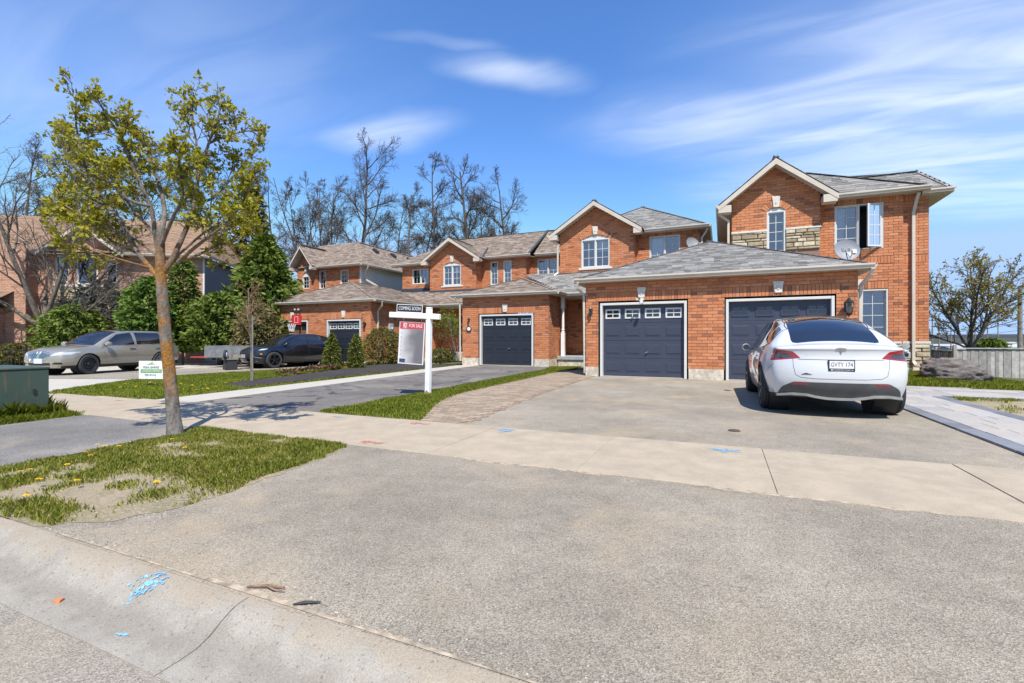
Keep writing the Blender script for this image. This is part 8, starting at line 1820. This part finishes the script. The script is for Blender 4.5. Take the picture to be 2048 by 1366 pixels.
def sapling():
    x, y = -11.25, 8.55; z = .04; t = thing('sapling', 'young staked sapling with brown twiggy crown in the mulch bed', 'tree', (x, y, z), world=True); T = Tree(81); cf = [dict(n=6, wob=.03, trop=.02, sides=6, kids=(12, 14), **{'from': .42}, ang=38, len=.42, rr=.5, short=.6), dict(n=4, wob=.12, trop=.05, sides=4, kids=(6, 8), **{'from': .15}, ang=36, len=.5, rr=.5, fine=1), dict(n=3, wob=.16, trop=.04, sides=3, kids=(3, 5), **{'from': .2}, ang=38, len=.55, fine=1), dict(n=2, wob=.18, trop=.03, sides=3, fine=1)]
    T.grow((x, y, z), (.02, 0, 1), 2.45, .026, 0, cf); T.build(t, BARK, simple('red_brown_twig', (.27, .17, .09), .9)); P = np.array([q[0][:] for q in T.tips]); P = P[rng.random(len(P)) < .6]; quads('buds', P, unit(rng.normal(size=P.shape)), rng.uniform(.012, .022, len(P)), L_BROWN, t, rng.random(len(P)), .5, kind='stuff')
    s = thing('stake', 'grey wooden stake tied to the sapling', 'stake', (x + .07, y - .02, z), world=True); b = MB(); b.box(x + .05, x + .075, y - .025, y, z - .1, 1.75); b.build('pole', simple('grey_stake', (.25, .23, .2), .9), s); b = MB(); b.tube([(x + .07, y - .05, .9), (x - .04, y - .02, .9), (x + .07, y + .02, .9)], .008, 5); b.build('tie', BLACKP, s)
sapling()
# dry leaf clumps and pale stones along the bed
for k, (px, py, s) in enumerate(((575, 752, .5), (600, 748, .35), (628, 744, .45), (655, 742, .5), (690, 738, .4), (790, 727, .4), (745, 731, .35))):
    F_ = 1.03 * 950 / (py - 685); x, y = cw((px - 1024) / 950 * F_, F_); t = thing('dry_clump', ('heap of dry curled leaves nearest the sapling', 'second heap of dry leaves from the sapling', 'middle heap of dry leaves along the mulch bed', 'heap of dry leaves left of the first small cedar', 'heap of dry leaves between the two small cedars', 'straw tuft in the mulch beside the for sale panel', 'straw tuft in the mulch below the olive shrub')[k], 'plant', (x, y, .07), world=True, group='dry leaf heaps in the bed' if k < 5 else 'straw tufts in the bed')
    n = 160; th = rng.random(n) * 6.28; rr = s * .5 * np.sqrt(rng.random(n)); P = np.stack([x + rr * np.cos(th), y + rr * np.sin(th), .10 + .1 * (1 - rr / s) * rng.random(n)], 1); N = unit(np.stack([np.cos(th), np.sin(th), (.3 if k < 5 else 1.6) + 0 * th], 1) + rng.normal(scale=.5, size=(n, 3))); quads('dead_leaves', P, N, rng.uniform(.04, .08, n), leafmat('curled_dead_leaf', [(.09, .04, .035), (.16, .075, .06), (.3, .22, .14)]) if k < 5 else leafmat('straw', [(.35, .25, .12), (.45, .35, .18)]), t, rng.random(n), .35 if k < 5 else .12, kind='stuff')
# ---- grass blades
def vnoise(x, y, sc, seed=0):
    r_ = np.random.default_rng(seed); G_ = r_.random((64, 64)); u, v = x * sc, y * sc; i, j = np.floor(u).astype(int), np.floor(v).astype(int); a, b = u - i, v - j; a, b = a * a * (3 - 2 * a), b * b * (3 - 2 * b); q = lambda m, n: G_[m % 64, n % 64]
    return q(i, j) * (1 - a) * (1 - b) + q(i + 1, j) * a * (1 - b) + q(i, j + 1) * (1 - a) * b + q(i + 1, j + 1) * a * b
def grass(label, poly, dens, hgt, hump, zoff, mat, seed, bare=0., name='grass', excl=None, width=.0035, dry=0):
    r_ = np.random.default_rng(seed); x0, x1 = min(p[0] for p in poly), max(p[0] for p in poly); y0, y1 = min(p[1] for p in poly), max(p[1] for p in poly); n = int((x1 - x0) * (y1 - y0) * dens); X = r_.uniform(x0, x1, n); Y = r_.uniform(y0, y1, n)
    pp = np.array(poly); ins = np.zeros(n, bool); j = len(pp) - 1
    for i in range(len(pp)):
        c = ((pp[i, 1] > Y) != (pp[j, 1] > Y)) & (X < (pp[j, 0] - pp[i, 0]) * (Y - pp[i, 1]) / (pp[j, 1] - pp[i, 1] + 1e-12) + pp[i, 0]); ins ^= c; j = i
    X, Y = X[ins], Y[ins]
    if excl:
        k = np.array([not in_poly(a, b, excl) for a, b in zip(X, Y)]); X, Y = X[k], Y[k]
    v = vnoise(X + 50, Y + 50, 1.6, seed) * .55 + vnoise(X + 50, Y + 50, 5, seed + 1) * .45
    if bare:
        thr = bare(X, Y) if callable(bare) else bare; k = r_.random(len(v)) < np.clip((v - thr + .13) / .26, 0, 1) ** 1.5; X, Y, v = X[k], Y[k], v[k]
    n = len(X); ed = np.full(n, 1e9)
    for i in range(len(pp)):
        a, b = pp[i], pp[(i + 1) % len(pp)]; d = b - a; t = np.clip(((X - a[0]) * d[0] + (Y - a[1]) * d[1]) / (d @ d + 1e-12), 0, 1); ed = np.minimum(ed, np.hypot(X - a[0] - t * d[0], Y - a[1] - t * d[1]))
    Z = -.012 * np.clip(-8 - X, 0, 16) - np.where(X > 5, np.clip((Y - 8) / 5, 0, 1) * .05 * np.minimum(X - 5, 5), 0) + zoff + (np.minimum(1, ed / .5) * (hump + .006 * np.sin(X * 7.3) * np.sin(Y * 6.1)) if hump else 0) - .004
    h = hgt * r_.uniform(.45, 1.15, n) * (.65 + .7 * v); a = r_.random(n) * 6.283; ln = r_.uniform(.15, .8, n) * h; w = width * r_.uniform(.7, 1.5, n); bx, by = np.cos(a + 1.57) * w, np.sin(a + 1.57) * w; mx, my = X + np.cos(a) * ln * .35, Y + np.sin(a) * ln * .35
    V = np.stack([np.stack([X - bx, Y - by, Z], 1), np.stack([X + bx, Y + by, Z], 1), np.stack([mx + bx * .8, my + by * .8, Z + h * .6], 1), np.stack([X + np.cos(a) * ln, Y + np.sin(a) * ln, Z + h], 1), np.stack([mx - bx * .8, my - by * .8, Z + h * .6], 1)], 1).reshape(-1, 3)
    me = bpy.data.meshes.new(name); me.vertices.add(5 * n); me.vertices.foreach_set('co', V.astype(np.float32).ravel()); me.loops.add(5 * n); me.loops.foreach_set('vertex_index', np.arange(5 * n, dtype=np.int32)); me.polygons.add(n); me.polygons.foreach_set('loop_start', np.arange(0, 5 * n, 5, dtype=np.int32)); me.update(calc_edges=True)
    tt = np.clip(r_.random(n) * .55 + .45 * (1 - v) + dry * (r_.random(n) < .2), 0, 1); at = me.attributes.new('tint', 'FLOAT', 'FACE'); at.data.foreach_set('value', tt.astype(np.float32)); me.materials.append(mat); o = bpy.data.objects.new(name, me); col.objects.link(o); tag(o, label, 'grass', kind='stuff'); return o
grass('patchy short grass on the lawn island round the maple', jag(LAWN1, .1, .05, .03), 11000, .038, .03, .006, L_GRASSD, 1, bare=lambda X, Y: np.clip(.60 - .17 * (Y - 1.5) - .05 * (X + 4.6), .3, .56), dry=.3)
grass('green grass of the lawn strip beside the paver path', LAWN3, 3300, .048, .02, .010, L_GRASS, 2, bare=.18, width=.005)
grass('green grass of the lawn beside the pale concrete walk', LAWN2, 1500, .055, .03, .008, L_GRASS, 3, bare=.15, width=.007, excl=BED)
grass('long grass on the verge round the green transformer box', [(-13, 1.5), (-8.75, 1.5), (-8.6, 2.9), (-8.68, 3.85), (-13, 3.85)], 4200, .085, 0, .0, L_GRASS, 4, bare=.15, width=.0045)
grass('tall grass tufts at the foot of the transformer box', [(-10.4, 2.5), (-9.05, 2.5), (-8.98, 3.8), (-9.4, 3.84), (-10.4, 3.84)], 3500, .22, 0, .0, L_GRASS, 5, bare=.35, width=.0045)
grass('green grass round the long boulder', LAWN6, 1700, .09, .05, .02, L_GRASS, 6, bare=.12, width=.006)
grass('thin dry grass beside the slab walkway', [(3.9, 5.5), (7.5, 5.5), (7.5, 11.6), (3.9, 11.6)], 2300, .05, .02, .016, L_GRASSD, 7, bare=lambda X, Y: np.clip(.5 + .12 * (Y - 10.2), .2, .75), width=.005)
grass('grass below the board fence', [(7.2, 15.3), (7.6, 19.5), (12, 19), (12, 15.7), (8.2, 16.25)], 900, .1, 0, -.03, L_GRASS, 8, width=.007)
# ---- dandelions
YEL = simple('dandelion_yellow', (.72, .45, .01), .8, var=.15, scale=60)
def dandelion_proto():
    t = thing('dandelion', 'yellow dandelion flower in the short grass', 'flower', group='dandelions in the lawns'); b = MB(); b.tube([(0, 0, 0), (.004, 0, .03), (0, 0, .055)], .002, 5); b.build('stem', L_LIME, t)
    b = MB()
    for ring, (r, z, n) in enumerate(((.026, .056, 16), (.018, .062, 12), (.009, .066, 8))):
        for k in range(n): a = 6.283 * k / n + ring; b.face([(0, 0, z - .004), (r * math.cos(a - .16), r * math.sin(a - .16), z), (r * 1.1 * math.cos(a), r * 1.1 * math.sin(a), z + .003), (r * math.cos(a + .16), r * math.sin(a + .16), z)])
    b.build('flower_head', YEL, t); return t
dp = dandelion_proto(); first = True
DAND = [(52, 1010), (75, 978), (152, 980), (312, 984), (134, 945), (182, 926), (238, 907), (208, 908), (370, 910), (345, 892), (172, 920), (195, 902), (40, 960), (60, 955)] + [(250, 770), (272, 776), (300, 768), (240, 778), (330, 790), (370, 778), (385, 775), (392, 786), (415, 782), (440, 776), (452, 770), (430, 779), (360, 771), (410, 774), (470, 764), (520, 757), (548, 748)]
for px, py in DAND:
    F_ = 1.06 * 950 / (py - 685); x, y = cw((px - 1024) / 950 * F_, F_); d = dp if first else copy_tree(dp); first = False
    d['label'] = 'yellow dandelion in the lawn island round the maple' if py > 850 else 'yellow dandelion in the lawn beside the pale concrete walk'; d['group'] = 'dandelions in the lawn island' if py > 850 else 'dandelions in the front lawn'
    d.location = (x, y, g(x, y) + .035 + (.02 if py > 850 else .0)); d.rotation_euler = (random.gauss(0, .15), random.gauss(0, .15), random.random() * 6); s = random.uniform(.7, 1.0) * (.8 if py > 850 else 1.2); d.scale = (s, s, s)
# ---- far country to the right: wooded ridge, sheds, tree line
def ridge(name, label, r0, h, seed, a0, a1, mat, base=-12, depth=400):
    r_ = random.Random(seed); n = 90; b = MB(); vs = []
    for i in range(n + 1):
        a = R(a0 + (a1 - a0) * i / n); hh = h * (.8 + .25 * math.sin(i * .13 + seed) + .1 * math.sin(i * .41) + .04 * r_.random()); c, s = math.cos(a), math.sin(a)
        vs += [(r0 * c, r0 * s, base), ((r0 + depth * .3) * c, (r0 + depth * .3) * s, base + (hh - base) * .7), ((r0 + depth * .6) * c, (r0 + depth * .6) * s, hh), ((r0 + depth) * c, (r0 + depth) * s, base)]
    b.add(vs, [(i * 4 + j, (i + 1) * 4 + j, (i + 1) * 4 + j + 1, i * 4 + j + 1) for i in range(n) for j in range(3)]); o = b.build(name, mat, smooth=True); o['kind'] = 'structure'
RID = soil('far_woods', (.022, .025, .027), (.035, .036, .035), (.045, .043, .04))
ridge('hills', '', 2400, 34, 3, 35, 175, RID); ridge('hills', '', 1300, 6, 5, 35, 175, soil('near_woods', (.03, .033, .02), (.05, .048, .032), (.07, .065, .05)))
WS = simple('shed_white', (.6, .61, .62), .6)
for k, (px, F_, w, h, lb) in enumerate(((1905, 420, 30, 5, 'long white industrial shed in the valley'), (1925, 330, 14, 4, 'small white shed beside the long one in the valley'), (1975, 600, 26, 5, 'pale warehouse at the foot of the hills'), (2010, 700, 40, 6, 'wide grey warehouse below the ridge'))):
    x, y = cw((px - 1024) / 950 * F_, F_); t = thing('industrial_shed', lb, 'building', (x, y, -9), YAW); b = MB(); b.box(-w / 2, w / 2, 0, 12, 0, h); b.build('wall', WS, t); b = MB(); b.prism([(-w / 2 - .5, -.5, h), (-w / 2 - .5, 12.5, h), (-w / 2 - .5, 6, h + 2)], (w + 1, 0, 0)); b.build('roof', simple('shed_roof', (.35, .36, .37), .6), t); b = MB(); b.box(-w * .2, w * .1, -.05, 0, 0, h * .6); b.build('door', GREYP, t)
n = 7000; a = rng.uniform(R(46), R(64), n); rr = 140 * (14 ** rng.random(n)); P = np.stack([rr * np.cos(a), rr * np.sin(a), -9 + rng.random(n) * 5 + np.clip(rr - 1300, 0, 900) * .018], 1)
o = quads('valley_trees', P, unit(rng.normal(size=P.shape) * np.array([1, 1, .5]) + np.array([0, 0, .8])), rng.uniform(1.2, 2.6, n) * (1 + rr / 900), leafmat('valley_tree', [(.04, .035, .03), (.065, .055, .04), (.06, .068, .035)], .8, .2), None, rng.random(n), .6); tag(o, 'far belt of bare and budding trees across the valley', 'trees', kind='stuff')
# woodland undergrowth behind the houses
n = 13000; px = -60 + rng.random(n) * 1150; F_ = rng.uniform(50, 70, n); Rr = (px - 1024) / 950 * F_; X = math.cos(YAW) * Rr - math.sin(YAW) * F_; Y = math.sin(YAW) * Rr + math.cos(YAW) * F_; P = np.stack([X, Y, rng.random(n) ** 1.5 * (9 + 4 * np.sin(px * .021) + 2 * np.sin(px * .06))], 1)
o = quads('undergrowth', P, unit(rng.normal(scale=.55, size=P.shape) + np.array([0, 0, 1.0])), rng.uniform(.35, 1.1, n), leafmat('undergrowth_leaf', [(.05, .043, .038), (.075, .063, .05), (.09, .085, .045)], .8, .1), None, rng.random(n), .035); tag(o, 'thicket of brush on the wooded slope behind the houses', 'brush', kind='stuff')
